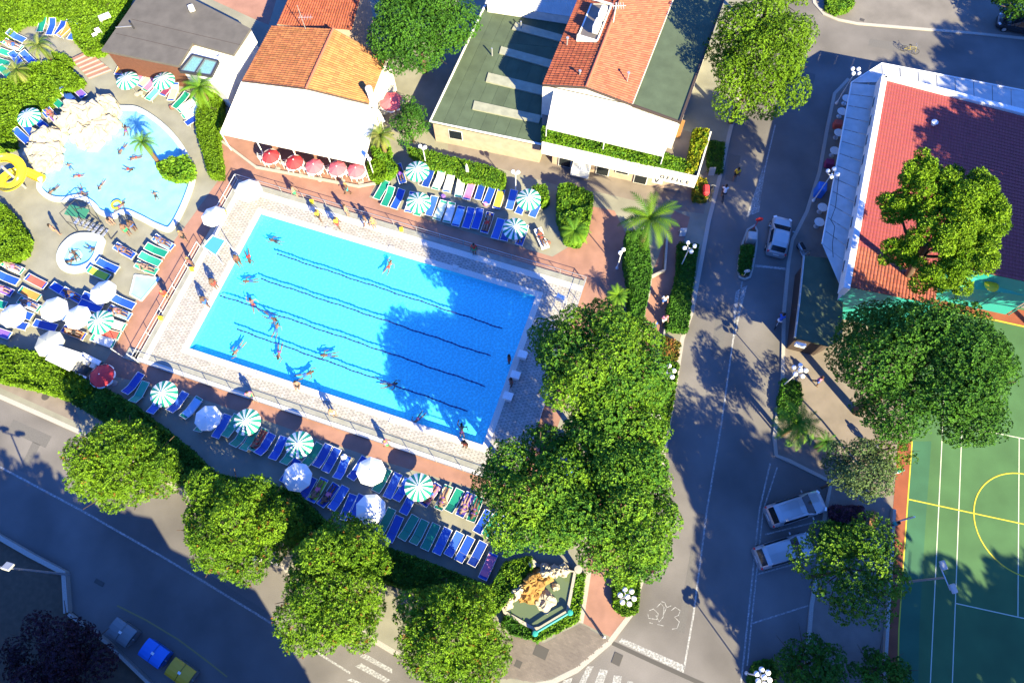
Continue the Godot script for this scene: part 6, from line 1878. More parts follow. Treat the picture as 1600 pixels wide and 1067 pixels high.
func people():
	var wl = G + 0.10                             # level of the water
	# walkers and bathers on their feet: crop, x, y of the feet, yaw, pose, lower, upper, label
	for q in [
		["t4", 365, 420, 2.5, "stand", "bikini", "orange", "bather in orange bikini standing above the whirlpool basin"],
		["t4", 700, 355, 0.6, "bend", "bikini", "red", "bather bending down at the rim of the paddling pool"],
		["t4", 800, 420, 0.9, "stand", "green", "", "bather in green shorts beside the paddling pool rim"],
		["t4", 840, 395, -2.2, "stand", "bikini", "blue", "bather at the paddling pool rim with long shadow"],
		["t4", 1150, 460, 1.2, "walk", "black", "", "bather walking from the paddling pool to the fence gate"],
		["t4", 1200, 620, -0.6, "stand", "bikini", "pink", "bather with pink top at the white fence gate"],
		["t4", 1045, 820, 0.3, "walk", "orange", "red", "walker in orange at the white rail fence"],
		["t4", 1345, 755, 0.9, "stand", "red", "", "bather in red shorts at the shallow end of the lane pool"],
		["t4", 1290, 865, 1.1, "walk", "blue", "", "bather in blue shorts walking along the shallow end"],
		["t4", 1470, 585, 0.5, "sit", "bikini", "red", "bather sitting on the shallow end coping"],
		["t5", 250, 190, 1.4, "walk", "green", "", "bather in green shorts on the red walk by the upper fence"],
		["t5", 570, 170, -1.2, "walk", "teal", "", "bather in teal shorts on the red walk below the restaurant"],
		["t5", 400, 340, 1.0, "walk", "black", "yellow", "lifeguard in yellow shirt looking down the pool edge"],
		["t5", 515, 385, 0.9, "walk", "red", "yellow", "lifeguard in yellow shirt and red shorts striding on the pavers"],
		["t5", 570, 310, 1.6, "stand", "bikini", "green", "bather at the upper fence beside the pale kerb"],
		["t5", 735, 385, 0.2, "stand", "bikini", "yellow", "bather in yellow bikini on the upper pool deck"],
		["t5", 690, 375, -1.0, "walk", "white", "", "bather in white shorts on the upper pool deck"],
		["t5", 1350, 545, 0.0, "stand", "green", "red", "person in red shirt in the shade of the upper fence"],
		["t8", 1565, 365, 0.4, "walk", "green", "pink", "walker in green at the lower rail fence"],
		["t9", 490, 475, 0.3, "stand", "white", "", "bather in white shorts on the lower pool deck"],
		["t9", 815, 660, 1.5, "walk", "green", "pink", "walker with pink top on the red path below the fence"],
		["t9", 1295, 665, -0.4, "stand", "bikini", "red", "bather on the lower coping near the deep corner"],
		["t9", 1565, 150, -1.5, "stand", "red", "", "bather in red shorts beside the starting blocks"],
		["t10", -5, 290, -1.3, "stand", "bikini", "red", "bather on the deep end coping below the starting blocks"],
		["t9", 260, 285, 0.1, "sit", "black", "", "bather sitting on the lower coping, legs to the deck"],
		["t6", 1375, 75, 2.9, "walk", "black", "yellow", "pedestrian in yellow shirt walking in the road"],
		["t6", 930, 850, 0.0, "walk", "blue", "white", "pedestrian in white shirt on the red walk beside the hedge"],
		["t6", 930, 970, 0.1, "walk", "white", "pink", "pedestrian in pink top on the red walk"],
		["t6", 865, 1010, 0.1, "walk", "blue", "blue", "pedestrian in blue beside the wall of the red walk"],
		["t11", 290, 275, 0.8, "walk", "blue", "pink", "pedestrian in pink top under the broad tree"],
		["t11", 770, 830, 0.0, "walk", "white", "teal", "pedestrian in teal shirt beside the court border"],
		["t15", 745, 95, 0.0, "stand", "black", "teal", "person in teal shirt by the posts at the court edge"],
		["t7", 160, 925, -0.3, "walk", "blue", "blue", "pedestrian in blue on the kerb beside the kiosk"],
		["t11", 640, 680, 0.4, "walk", "blue", "white", "pedestrian under the edge of the broad tree"]]:
		var w = kp(q[0], q[1], q[2], G)
		var y = G if q[0] in ["t4", "t5", "t9", "t8"] else (0.0 if q[0] == "t6" and q[1] > 1300 else G)
		if q[0] in ["t5", "t9", "t10"] or (q[0] == "t4" and q[1] > 1240): y = G + 0.18
		if q[7].find("red walk") >= 0 or q[7].find("red path") >= 0: y = G + 0.005
		if q[4] == "sit": y = G + 0.20 - 0.84
		person(q[7], Vector3(w.x, y, w.z), q[3], q[4], q[5], q[6], rng.randi() % 3, ["dark", "brown", "dark", "fair"][rng.randi() % 4], "", 0.98)
	# swimmers
	var where = {"lane": "in the lane pool", "kids": "in the paddling pool", "tub": "in the whirlpool basin"}
	for q in [["t5", 120, 460, "lane", "near the shallow corner by the restaurant"], ["t5", 815, 620, "lane", "at the edge of the tree shade"], ["t5", 85, 930, "lane", "beside the third lane rope"], ["t5", 120, 1010, "lane", "close beside another swimmer at the third rope"], ["t9", 140, 75, "lane", "in the lane along the lower edge, nearest the shallow end"], ["t9", 450, 95, "lane", "alone in mid lane in the sun"], ["t9", 300, 218, "lane", "just off the lower coping"], ["t9", 820, 280, "lane", "crossing the lowest lane rope"], ["t9", 1000, 490, "lane", "in the dark band under the lower coping"], ["t9", 1270, 575, "lane", "with arms spread in the deep corner"], ["t4", 1530, 555, "lane", "right at the shallow end wall"], ["t4", 1545, 705, "lane", "off the shallow end, head towards the wall"], ["t4", 1560, 855, "lane", "off the shallow end near the lowest rope"], ["t8", 1470, 55, "lane", "on the back in the shallow lower corner"],
		["t0", 755, 920, "kids", "beside the rocks"], ["t0", 840, 975, "kids", "below the island palm"], ["t0", 790, 1045, "kids", "in the middle of the water"], ["t0", 430, 1035, "kids", "below the cream cliff"], ["t4", 485, 60, "kids", "beside the inlet of the slide"], ["t4", 330, 145, "kids", "in the slide's landing bay"], ["t4", 500, 150, "kids", "at the mouth of the landing bay"], ["t4", 500, 182, "kids", "against the rim of the landing bay"], ["t4", 625, 115, "kids", "with arms out in open water"], ["t4", 735, 250, "kids", "holding a yellow swim ring"], ["t4", 960, 185, "kids", "gliding towards the corner"], ["t0", 775, 812, "kids", "on a pink mat beside the rocks"],
		["t4", 555, 505, "tub", "leaning on the rim"], ["t4", 465, 552, "tub", "in the middle"], ["t4", 412, 590, "tub", "at the round end"]]:
		var w = kp(q[0], q[1], q[2], wl)
		var o = person("swimmer " + where[q[3]] + " " + q[4], Vector3(w.x, (wl - 0.08) if q[3] == "lane" else G + 0.13, w.z), rng.randf() * TAU, "swim", ["bikini", "red", "black", "blue"][rng.randi() % 4], ["red", "black", "pink", "purple"][rng.randi() % 4], rng.randi() % 3, ["dark", "brown", "dark"][rng.randi() % 3], "swimmers", rng.randf_range(0.78, 0.9) if q[3] == "lane" else rng.randf_range(0.58, 0.8))
		if o.has_node("shirt"): o.get_node("shirt").free()
	# sunbathers on the loungers
	for q in bed_spots:
		if q[2] != "lie": continue
		var c = ["black", "red", "purple", "pink", "blue"][rng.randi() % 5]
		var fem = rng.randf() < 0.5
		var lab = "sunbather in " + c + (" bikini" if fem else " shorts") + " on a " + q[5] + " lounger"
		if q[4]: lab = "sunbather in " + c + (" bikini" if fem else " shorts") + " lying on a " + q[4] + " towel"
		person(lab + " " + ROWS[q[3]], q[0] + Vector3(0, 0.0, 0), q[1], "lie", "bikini" if fem else c, c if fem else "", rng.randi() % 3, ["dark", "brown", "fair"][rng.randi() % 3], "", 0.98)

# ---------------------------------------------------------------- street furniture, vehicles
func globe_lamp(label, c, x, y, n, h, ring_r, mid = true, tall = 0.0, base_y = G):
	var t = kp(c, x, y, base_y + h)
	var root = thing("globe_lamp", label, "street lamp", Vector3(t.x, base_y, t.z), rng.randf() * TAU)
	var b = MB.new()
	b.lathe(Vector3.ZERO, [Vector2(0.14, 0.0), Vector2(0.14, 0.08), Vector2(0.07, 0.35), Vector2(0.045, 0.5), Vector2(0.04, h - 0.25), Vector2(0.06, h - 0.22), Vector2(0.0, h - 0.15)], 10)
	obj("post", b, "frame_white", root)
	for i in n:
		var a = TAU * i / n
		var d = Vector3(cos(a), 0, sin(a)) * ring_r
		b = MB.new()
		b.path([Vector3(0, h - 0.45, 0), d * 0.6 + Vector3(0, h - 0.42, 0), d + Vector3(0, h - 0.25, 0)], 0.022, 0.018, 5)
		obj("arm", b, "frame_white", root)
		b = MB.new(); b.sphere(d + Vector3(0, h - 0.08, 0), 0.175, 14); obj("globe", b, "globe", root)
		b = MB.new(); b.lathe(d + Vector3(0, h - 0.28, 0), [Vector2(0.05, 0.0), Vector2(0.09, 0.03), Vector2(0.06, 0.06)], 8); obj("collar", b, "dark_metal", root)
	if mid:
		b = MB.new(); b.sphere(Vector3(0, h + 0.12, 0), 0.175, 14); obj("globe", b, "globe", root)

func floodlight(label, base, top, heads, aim):
	var root = thing("floodlight_mast", label, "floodlight", base)
	var b = MB.new()
	var h = top.y - base.y
	b.tube(Vector3.ZERO, Vector3(0, h, 0), 0.09, 0.055, 8); obj("mast", b, "steel", root)
	var sd = aim.cross(Vector3.UP).normalized()
	b = MB.new(); b.tube(Vector3(0, h, 0) - sd * 0.75, Vector3(0, h, 0) + sd * 0.75, 0.04, 0.04, 6); obj("crossbar", b, "steel", root)
	for i in heads:
		var o = Vector3(0, h + 0.05, 0) + sd * lerpf(-0.7, 0.7, float(i) / maxi(heads - 1, 1))
		var bs = Basis(sd, (Vector3.UP + aim * 0.6).normalized(), sd.cross((Vector3.UP + aim * 0.6).normalized()))
		b = MB.new(); b.box(o + aim * 0.2, Vector3(0.55, 0.16, 0.5), bs, 0.03); var l = obj("lamp_head", b, "metal_sheet", root)
		b = MB.new(); b.box(o + aim * 0.2 - bs.y * 0.085, Vector3(0.46, 0.02, 0.40), bs); obj("glass", b, "dark_glass", l)

func car(label, at, yaw, paint, L, est):
	var root = thing("parked_car", label, "car", at, yaw)
	# stations along the car: z, half width, belt height, roof height, roof half width
	var hl = L * 0.5
	var S = [[hl, 0.58, 0.52, 0.55, 0.50], [hl - 0.08, 0.74, 0.60, 0.66, 0.60], [hl - 0.35, 0.82, 0.70, 0.80, 0.66], [hl - 0.8, 0.85, 0.80, 0.90, 0.70], [hl - 1.08, 0.86, 0.86, 0.96, 0.76], [hl - 1.78, 0.87, 0.90, 1.38, 0.64], [hl - 2.2, 0.87, 0.91, 1.46, 0.64], [hl - 3.0, 0.87, 0.93, 1.47, 0.64]]
	if est: S += [[-hl + 0.75, 0.86, 0.95, 1.45, 0.63], [-hl + 0.42, 0.85, 0.96, 1.38, 0.62], [-hl + 0.14, 0.82, 0.95, 1.02, 0.62], [-hl + 0.04, 0.76, 0.80, 0.86, 0.62], [-hl, 0.66, 0.55, 0.60, 0.55]]
	else: S += [[-hl + 0.72, 0.85, 0.94, 1.42, 0.63], [-hl + 0.45, 0.84, 0.95, 1.30, 0.62], [-hl + 0.14, 0.80, 0.92, 0.98, 0.62], [-hl + 0.03, 0.74, 0.75, 0.82, 0.60], [-hl, 0.62, 0.5, 0.56, 0.52]]
	var sec = func(s):
		return [Vector3(s[1] * 0.93, 0.24, s[0]), Vector3(s[1], 0.42, s[0]), Vector3(s[1] * 0.99, (s[2] + 0.42) * 0.5, s[0]), Vector3(s[1] * 0.94, s[2], s[0]), Vector3(s[4] + 0.03, s[3] - 0.05, s[0]), Vector3(s[4] - 0.08, s[3], s[0]), Vector3(0, s[3] + 0.025, s[0])]
	var b = MB.new()
	for i in S.size() - 1:
		var p = sec.call(S[i]); var q = sec.call(S[i + 1])
		for sx in [-1.0, 1.0]:
			var m = Vector3(sx, 1, 1)
			for k in 6:
				b.qface(p[k] * m, p[k + 1] * m, q[k + 1] * m, q[k] * m, Vector3(sx * 0.8, 0.7, 0) if k < 4 else Vector3.UP)
	for e in [0, S.size() - 1]:
		var p = sec.call(S[e])
		for k in 6: b.qface(p[k], p[k + 1], p[k + 1] * Vector3(-1, 1, 1), p[k] * Vector3(-1, 1, 1), Vector3(0, 0, 1 if e == 0 else -1))
	obj("body", b, paint, root)
	var glass = func(called, i0, i1, k0, k1, cut):
		var p = sec.call(S[i0]); var q = sec.call(S[i1])
		var g = MB.new()
		if called != "side_window":
			for kk in [[k0, k1]]:
				var a0 = p[k0] * Vector3(cut, 1, 1); var a1 = q[k1] * Vector3(cut, 1, 1)
				var n = (Vector3(-a0.x, a0.y, a0.z) - a0).cross(a1 - a0).normalized()
				if n.y < 0: n = -n
				g.quad(a0 + n * 0.035, Vector3(-a0.x, a0.y, a0.z) + n * 0.035, Vector3(-a1.x, a1.y, a1.z) + n * 0.035, a1 + n * 0.035, n)
			obj(called, g, "dark_glass", root)
		else:
			for sx in [-1.0, 1.0]:
				g = MB.new()
				var m = Vector3(sx, 1, 1)
				var o = Vector3(sx * 0.012, 0.006, 0)
				var r0 = p[3].lerp(p[4], 0.1); var r1 = p[3].lerp(p[4], 0.92); var t1 = q[3].lerp(q[4], 0.92); var t0 = q[3].lerp(q[4], 0.1)
				g.qface(r0 * m + o, r1 * m + o, t1 * m + o, t0 * m + o, Vector3(sx, 0.4, 0))
				obj(called, g, "dark_glass", root)
	glass.call("windscreen", 4, 5, 5, 5, 1.06)
	glass.call("rear_window", S.size() - 3, S.size() - 4, 5, 5, 1.05)
	for i in range(5, S.size() - 5): glass.call("side_window", i, i + 1, 3, 4, 1.0)
	for z in [hl - 0.78, -hl + 0.75]:
		for sx in [-1.0, 1.0]:
			var w = MB.new()
			w.tube(Vector3(sx * 0.70, 0.30, z), Vector3(sx * 0.885, 0.30, z), 0.30, 0.30, 16)
			var wh = obj("wheel", w, "rubber", root)
			w = MB.new(); w.tube(Vector3(sx * 0.886, 0.30, z), Vector3(sx * 0.893, 0.30, z), 0.19, 0.17, 12); obj("rim", w, "metal_sheet", wh)
	for sx in [-1.0, 1.0]:
		var w = MB.new(); w.box(Vector3(sx * 0.62, 0.66, hl - 0.20), Vector3(0.28, 0.12, 0.26), Basis(Vector3.UP, sx * 0.5), 0.03); obj("headlight", w, "globe", root)
		w = MB.new(); w.box(Vector3(sx * 0.70, 0.80, -hl + 0.10), Vector3(0.16, 0.24, 0.12), Basis.IDENTITY, 0.03); obj("tail_light", w, "cloth_red", root)
		w = MB.new(); w.box(Vector3(sx * 1.0, 0.95, hl - 1.42), Vector3(0.2, 0.12, 0.10), Basis.IDENTITY, 0.03); obj("mirror", w, paint, root)
		if est:
			w = MB.new(); w.path([Vector3(sx * 0.50, 1.49, hl - 2.0), Vector3(sx * 0.50, 1.52, -0.2), Vector3(sx * 0.50, 1.48, -hl + 0.8)], 0.015, 0.015, 5); obj("roof_rail", w, "metal_sheet", root)
	var w = MB.new(); w.box(Vector3(0, 0.62, -hl - 0.005), Vector3(0.5, 0.11, 0.02)); obj("number_plate", w, "white", root)

func bicycle(label, at, yaw, frame_m, lean = 0.0):
	var root = thing("bicycle", label, "bicycle", at, yaw)
	if lean != 0.0: root.rotation.z = lean
	var b
	for z in [-0.52, 0.52]:
		b = MB.new()
		for i in 20:
			var a = TAU * i / 20; var c = TAU * (i + 1) / 20
			b.tube(Vector3(0, 0.34 + sin(a) * 0.32, z + cos(a) * 0.32), Vector3(0, 0.34 + sin(c) * 0.32, z + cos(c) * 0.32), 0.022, 0.022, 5, false)
		for i in 8:
			var a = TAU * i / 8
			b.tube(Vector3(0, 0.34, z), Vector3(0, 0.34 + sin(a) * 0.31, z + cos(a) * 0.31), 0.004, 0.004, 3, false)
		obj("wheel", b, "rubber", root)
	b = MB.new()
	for s in [[Vector3(0, 0.34, -0.52), Vector3(0, 0.36, 0.0)], [Vector3(0, 0.36, 0.0), Vector3(0, 0.85, -0.18)], [Vector3(0, 0.34, -0.52), Vector3(0, 0.72, -0.14)], [Vector3(0, 0.36, 0), Vector3(0, 0.80, 0.36)], [Vector3(0, 0.72, -0.14), Vector3(0, 0.86, 0.34)], [Vector3(0, 0.34, 0.52), Vector3(0, 0.98, 0.32)]]: b.tube(s[0], s[1], 0.02, 0.02, 6)
	obj("frame", b, frame_m, root)
	b = MB.new(); b.path([Vector3(-0.28, 1.02, 0.22), Vector3(-0.12, 1.0, 0.33), Vector3(0.12, 1.0, 0.33), Vector3(0.28, 1.02, 0.22)], 0.016, 0.016, 5); obj("handlebar", b, "steel", root)
	b = MB.new(); b.box(Vector3(0, 0.90, -0.2), Vector3(0.16, 0.06, 0.27), Basis.IDENTITY, 0.025); obj("saddle", b, "rubber", root)
	b = MB.new(); b.tube(Vector3(-0.12, 0.30, 0.05), Vector3(-0.04, 0.36, 0), 0.015, 0.015, 5); b.tube(Vector3(0.12, 0.42, -0.05), Vector3(0.04, 0.36, 0), 0.015, 0.015, 5); obj("pedals", b, "dark_metal", root)
	return root

func dumpster(label, c, x, y, yaw, m, lid):
	var t = kp(c, x, y, 1.3)
	var root = thing("dumpster", label, "dumpster", Vector3(t.x, 0, t.z), yaw)
	var b = MB.new()
	var lo = [Vector3(-0.75, 0.2, -0.45), Vector3(0.75, 0.2, -0.45), Vector3(0.75, 0.2, 0.45), Vector3(-0.75, 0.2, 0.45)]
	var hi = [Vector3(-0.88, 1.2, -0.6), Vector3(0.88, 1.2, -0.6), Vector3(0.88, 1.2, 0.6), Vector3(-0.88, 1.2, 0.6)]
	for i in 4: b.qface(lo[i], lo[(i + 1) % 4], hi[(i + 1) % 4], hi[i], (lo[i] + lo[(i + 1) % 4]) * Vector3(1, 0, 1))
	b.qface(lo[0], lo[1], lo[2], lo[3], Vector3.DOWN)
	obj("body", b, m, root)
	for sx in [-1.0, 1.0]:
		b = MB.new()
		var arc = []
		for i in 6:
			var a = PI * (0.1 + 0.16 * i)
			arc.append(Vector3(0, 1.2 + sin(a) * 0.22, -cos(a) * 0.64))
		for i in 5: b.qface(arc[i] + Vector3(sx * 0.02, 0, 0), arc[i] + Vector3(sx * 0.9, 0, 0), arc[i + 1] + Vector3(sx * 0.9, 0, 0), arc[i + 1] + Vector3(sx * 0.02, 0, 0), Vector3.UP)
		obj("lid", b, lid, root)
	b = MB.new(); b.box(Vector3(0, 1.44, 0.0), Vector3(0.22, 0.02, 0.16), Basis.IDENTITY, 0.004); obj("lid_label", b, "white", root)
	b = MB.new(); b.box(Vector3(0, 0.75, 0.53), Vector3(0.7, 0.3, 0.03), Basis(Vector3.RIGHT, -0.15), 0.01); obj("slot", b, "dark_metal", root)
	for s in [[-0.6, -0.35], [0.6, -0.35], [-0.6, 0.35], [0.6, 0.35]]:
		b = MB.new(); b.tube(Vector3(s[0] - 0.04, 0.1, s[1]), Vector3(s[0] + 0.04, 0.1, s[1]), 0.1, 0.1, 10); obj("wheel", b, "rubber", root)
	for sx in [-1.0, 1.0]:
		b = MB.new(); b.tube(Vector3(sx * 0.85, 1.05, 0), Vector3(sx * 1.0, 1.05, 0), 0.04, 0.04, 8); obj("lifting_pin", b, "steel", root)

func street_things():
	globe_lamp("four-globe lamp standing in the shaded hedge bed", "t6", 1100, 495, 4, 3.6, 0.42, false)
	globe_lamp("six-globe lamp in the green hedge bed beside the leafy trees", "t10", 962, 200, 6, 3.8, 0.5, false)
	globe_lamp("seven-globe lamp over the round bush at the corner", "t14", 712, 535, 6, 4.0, 0.46)
	globe_lamp("white globe lamp on the pavement beside the walker in pink", "t11", 200, 192, 5, 3.8, 0.45)
	globe_lamp("four-globe lamp at the chamfered corner of the metal canopy", "t3", 548, 435, 4, 4.2, 0.36, false)
	globe_lamp("globe lamp against the long edge of the metal canopy", "t7", 405, 35, 4, 4.2, 0.40, false)
	globe_lamp("shaded globe lamp in the bush at the lower kerb", "t14", 1555, 1030, 6, 3.6, 0.42)
	globe_lamp("twin-globe lamp in the hedge next to the bush tree", "t1", 1027, 902, 2, 3.2, 0.22, false)
	globe_lamp("twin-globe lamp in the hedge behind the pink towel", "t2", 22, 1058, 2, 3.2, 0.22, false)
	globe_lamp("twin-globe lamp between pine and fountain", "t13", 1375, 590, 2, 3.2, 0.3, false)
	globe_lamp("lamp half hidden by the second round pine", "t13", 5, 300, 2, 4.2, 0.2, false)
	globe_lamp("twin-globe lamp beside the clipped hedge and palm", "t6", 680, 520, 2, 3.0, 0.2, false)
	globe_lamp("globe lamp at the edge of the white canopy", "t1", 690, 968, 2, 3.2, 0.2, false)
	# floodlights
	floodlight("tall twin floodlight mast at the low yard wall", gp(107, 898, 0), Vector3(0, 7.6, 0), 2, Vector3(0.3, 0, -1).normalized())
	floodlight("court floodlight mast rising through the airy tree", gp(1392, 912, G), Vector3(0, 7.0, 0), 2, Vector3(1, 0, -0.2).normalized())
	var b
	# posts beside the court
	var pb = thing("net_post", "pair of white posts at the middle of the court border", "post", gp(1392, 818, G))
	b = MB.new(); b.tube(Vector3.ZERO, Vector3(0, 3.4, 0), 0.05, 0.05, 8); obj("post", b, "frame_white", pb)
	b = MB.new(); b.tube(Vector3(0.0, 0.0, 0), Vector3(0.9, 1.5, -0.3), 0.02, 0.02, 5); obj("stay", b, "dark_metal", pb)
	# goal at the head of the court
	var gl = thing("goal", "white football goal with net at the head of the court", "goal", kp("t7", 1530, 830, G))
	var gb = dirbasis(gp(1436, 476), gp(1700, 534))
	for s in [-1.5, 1.5]:
		b = MB.new(); b.tube(gb.x * s, gb.x * s + Vector3(0, 2.0, 0), 0.05, 0.05, 8); obj("post", b, "frame_white", gl)
		b = MB.new(); b.tube(gb.x * s + Vector3(0, 2.0, 0), gb.x * s + gb.z * (-1.0 if gb.z.z > 0 else 1.0) * 1.0, 0.025, 0.025, 5); obj("stay", b, "frame_white", gl)
	b = MB.new(); b.tube(gb.x * -1.5 + Vector3(0, 2.0, 0), gb.x * 1.5 + Vector3(0, 2.0, 0), 0.05, 0.05, 8); obj("crossbar", b, "frame_white", gl)
	b = MB.new()
	for i in 13: b.tube(gb.x * (-1.5 + i * 0.25) + Vector3(0, 2.0, 0), gb.x * (-1.5 + i * 0.25) + gb.z * (-1.0 if gb.z.z > 0 else 1.0) * 1.0, 0.008, 0.008, 3, false)
	for i in 8: b.tube(gb.x * -1.5 + Vector3(0, 2.0 - i * 0.25, 0) + gb.z * (-1.0 if gb.z.z > 0 else 1.0) * i * 0.125, gb.x * 1.5 + Vector3(0, 2.0 - i * 0.25, 0) + gb.z * (-1.0 if gb.z.z > 0 else 1.0) * i * 0.125, 0.008, 0.008, 3, false)
	stuff(obj("net", b, "frame_white", gl))
	# cars
	mk("car_silver", Color(0.33, 0.34, 0.35), 0.3, null, 1.0, {"coat": 1.0, "metal": 0.25})
	mk("car_white", Color(0.68, 0.68, 0.68), 0.3, null, 1.0, {"coat": 1.0})
	mk("car_black", Color(0.02, 0.02, 0.022), 0.25, null, 1.0, {"coat": 1.0})
	var yaw_of = func(a, f): return atan2(f.x - a.x, f.z - a.z)
	var a = gp(1208, 806, 0.9); var f = gp(1284, 782, 0.9)
	car("silver estate car parked nose-in, the one nearer the fan palm", Vector3((a.x + f.x) / 2, 0, (a.z + f.z) / 2), yaw_of.call(a, f), "car_silver", 4.4, true)
	a = gp(1188, 872, 0.9); f = gp(1268, 848, 0.9)
	car("silver car under overhanging leaves in the lower parking bay", Vector3((a.x + f.x) / 2, 0, (a.z + f.z) / 2), yaw_of.call(a, f), "car_silver", 4.3, false)
	a = gp(1214, 396, 0.8); f = gp(1225, 338, 0.8)
	car("small silver hatchback driving beside the traffic island", Vector3((a.x + f.x) / 2, 0, (a.z + f.z) / 2), yaw_of.call(a, f), "car_silver", 3.8, false)
	a = gp(1640, 42, 0.9); f = gp(1562, 25, 0.9)
	car("black car with white trim under the far corner tree", Vector3((a.x + f.x) / 2, 0, (a.z + f.z) / 2), yaw_of.call(a, f), "car_black", 4.4, true)
	# bicycles and riders
	mk("bike_yellow", Color(0.35, 0.28, 0.05), 0.4)
	bicycle("olive bicycle standing alone on the far sunlit asphalt", kp("t3", 868, 325), 1.15, "bike_yellow")
	var w = kp("t6", 1298, 185)
	bicycle("bicycle ridden past the flower planter", w, 3.0, "dark_metal")
	person("cyclist in white shirt riding past the flower planter", w + Vector3(0, -0.02, 0) - Vector3(sin(3.0), 0, cos(3.0)) * 0.22, 3.0, "ride", "black", "white", 1, "dark")
	w = kp("t7", 60, 965)
	bicycle("bicycle ridden along the road beside the kiosk", w, 2.6, "car_white")
	person("cyclist in blue shirt riding beside the kiosk", w - Vector3(sin(2.6), 0, cos(2.6)) * 0.22, 2.6, "ride", "white", "blue", 1, "dark")
	bicycle("bicycle with red saddlebag leaning by the planter", kp("t6", 1222, 175, G), 2.9, "dark_metal", 0.1)
	b = MB.new(); b.box(kp("t6", 1200, 145, 0.9), Vector3(0.5, 0.55, 0.95), Basis(Vector3.UP, -0.1), 0.12)
	tag(obj("delivery_box", b, "cloth_red"), "bright red box beside the flower planter", "box")
	# dumpsters
	mk("plastic_grey", Color(0.16, 0.18, 0.19), 0.5)
	mk("plastic_blue", Color(0.02, 0.14, 0.55), 0.45)
	mk("plastic_yellow", Color(0.52, 0.30, 0.02), 0.45)
	dumpster("grey-blue dumpster behind the low wall", "t12", 745, 755, -0.55, "plastic_grey", "plastic_grey")
	dumpster("bright blue dumpster between the grey and yellow ones", "t12", 945, 885, -0.55, "plastic_blue", "plastic_blue")
	dumpster("yellow dumpster at the end of the row", "t12", 1110, 1005, -0.55, "plastic_grey", "plastic_yellow")
	# traffic island
	var isl = kflat("t6", [[1500, 360], [1520, 400], [1515, 500], [1490, 640], [1475, 690], [1440, 705], [1400, 690], [1390, 640], [1400, 560], [1420, 470], [1450, 390]])
	b = MB.new(); b.prism(isl, -0.1, 0.12); struct("traffic_island", b, "kerb")
	b = MB.new(); b.prism(inset(isl, 0.16), 0.12, 0.126); struct("island_soil", b, "earth")
	b = MB.new(); b.box(kp("t6", 1480, 440, 0.5), Vector3(0.75, 0.9, 0.75), Basis(Vector3.UP, -0.2), 0.06); tag(obj("planter_tub", b, "metal_sheet"), "pale square planter tub on the traffic island", "planter")
	b = MB.new(); b.tube(kp("t6", 1490, 390, 0.12), kp("t6", 1490, 390, 0.12) + Vector3(0, 2.0, 0), 0.03, 0.03, 6); b.tube(kp("t6", 1490, 390, 0.12) + Vector3(0, 1.75, 0.05), kp("t6", 1490, 390, 0.12) + Vector3(0, 1.75, 0.08), 0.3, 0.3, 16); tag(obj("road_sign", b, "cloth_red"), "round red road sign at the head of the traffic island", "sign")
	b = MB.new(); b.tube(kp("t6", 1435, 672, 0.12), kp("t6", 1435, 672, 0.12) + Vector3(0, 1.0, 0), 0.03, 0.03, 6); b.tube(kp("t6", 1435, 672, 0.12) + Vector3(0, 0.85, 0.04), kp("t6", 1435, 672, 0.12) + Vector3(0, 0.85, 0.07), 0.26, 0.26, 16); tag(obj("road_sign", b, "white"), "round white road sign at the tip of the traffic island", "sign")
	# bench, litter bins, boards along the walks
	bench("wooden bench between shrubs and the court border", gp(1356, 838, G), gp(1364, 800, G))
	b = MB.new(); b.box(kp("t10", 880, 478, 1.0), Vector3(1.0, 0.5, 0.06), Basis(Vector3.UP, -0.25) * Basis(Vector3.RIGHT, -0.7), 0.02)
	for s in [-0.4, 0.4]: b.tube(kp("t10", 880, 478, 1.0) * Vector3(1, 0, 1) + Vector3(s, G, 0), kp("t10", 880, 478, 1.0) + Vector3(s, 0, 0), 0.03, 0.03, 6)
	tag(obj("notice_board", b, "metal_sheet"), "striped metal notice board in the roadside hedge", "board")
	b = MB.new(); b.lathe(kp("t10", 880, 515, G), [Vector2(0.22, 0.0), Vector2(0.27, 0.8), Vector2(0.24, 0.82), Vector2(0.2, 0.3), Vector2(0, 0.3)], 12); tag(obj("litter_bin", b, "teal_paint"), "green litter bin below the striped notice board", "bin")
	mk("plastic_bin_blue", Color(0.03, 0.16, 0.6), 0.5)
	b = MB.new(); b.box(kp("t7", 325, 145, 0.7), Vector3(0.75, 1.3, 0.9), Basis(Vector3.UP, -0.25), 0.08); tag(obj("wheelie_bin", b, "plastic_bin_blue"), "blue bin standing under the metal canopy edge", "bin")
	for q in [["t6", 1050, 415, "white", "white A-board on the walk below the palm"], ["t6", 1228, 42, "metal_sheet", "pale board on the pavement beside the planting"]]:
		b = MB.new()
		var o = kp(q[0], q[1], q[2], G)
		for s in [-1.0, 1.0]: b.box(o + Vector3(0, 0.42, s * 0.13), Vector3(0.55, 0.9, 0.03), Basis(Vector3.RIGHT, s * -0.25), 0.01)
		tag(obj("a_board", b, q[3]), q[4], "sign")
	# low wall of the red walk
	b = MB.new(); b.strip(kflat("t6", [[960, 420], [945, 640], [860, 680], [845, 800], [820, 880], [790, 1000]], G + 0.3), 0.18, G, G + 0.4); tag(obj("planter_wall", b, "kerb"), "low pale wall along the clipped hedge and red walk", "wall")
	b = MB.new(); b.strip(kflat("t10", [[945, -60], [925, 60], [905, 160]], G + 0.2), 0.14, G, G + 0.3); tag(obj("planter_wall", b, "kerb"), "short low wall beside the flower bed at the road", "wall")
	b = MB.new(); b.strip(kflat("t10", [[845, 600], [945, 560], [920, 800]], G + 0.1), 0.16, G, G + 0.14); tag(obj("planter_wall", b, "kerb"), "low kerb wall round the pink corner of the walk", "wall")
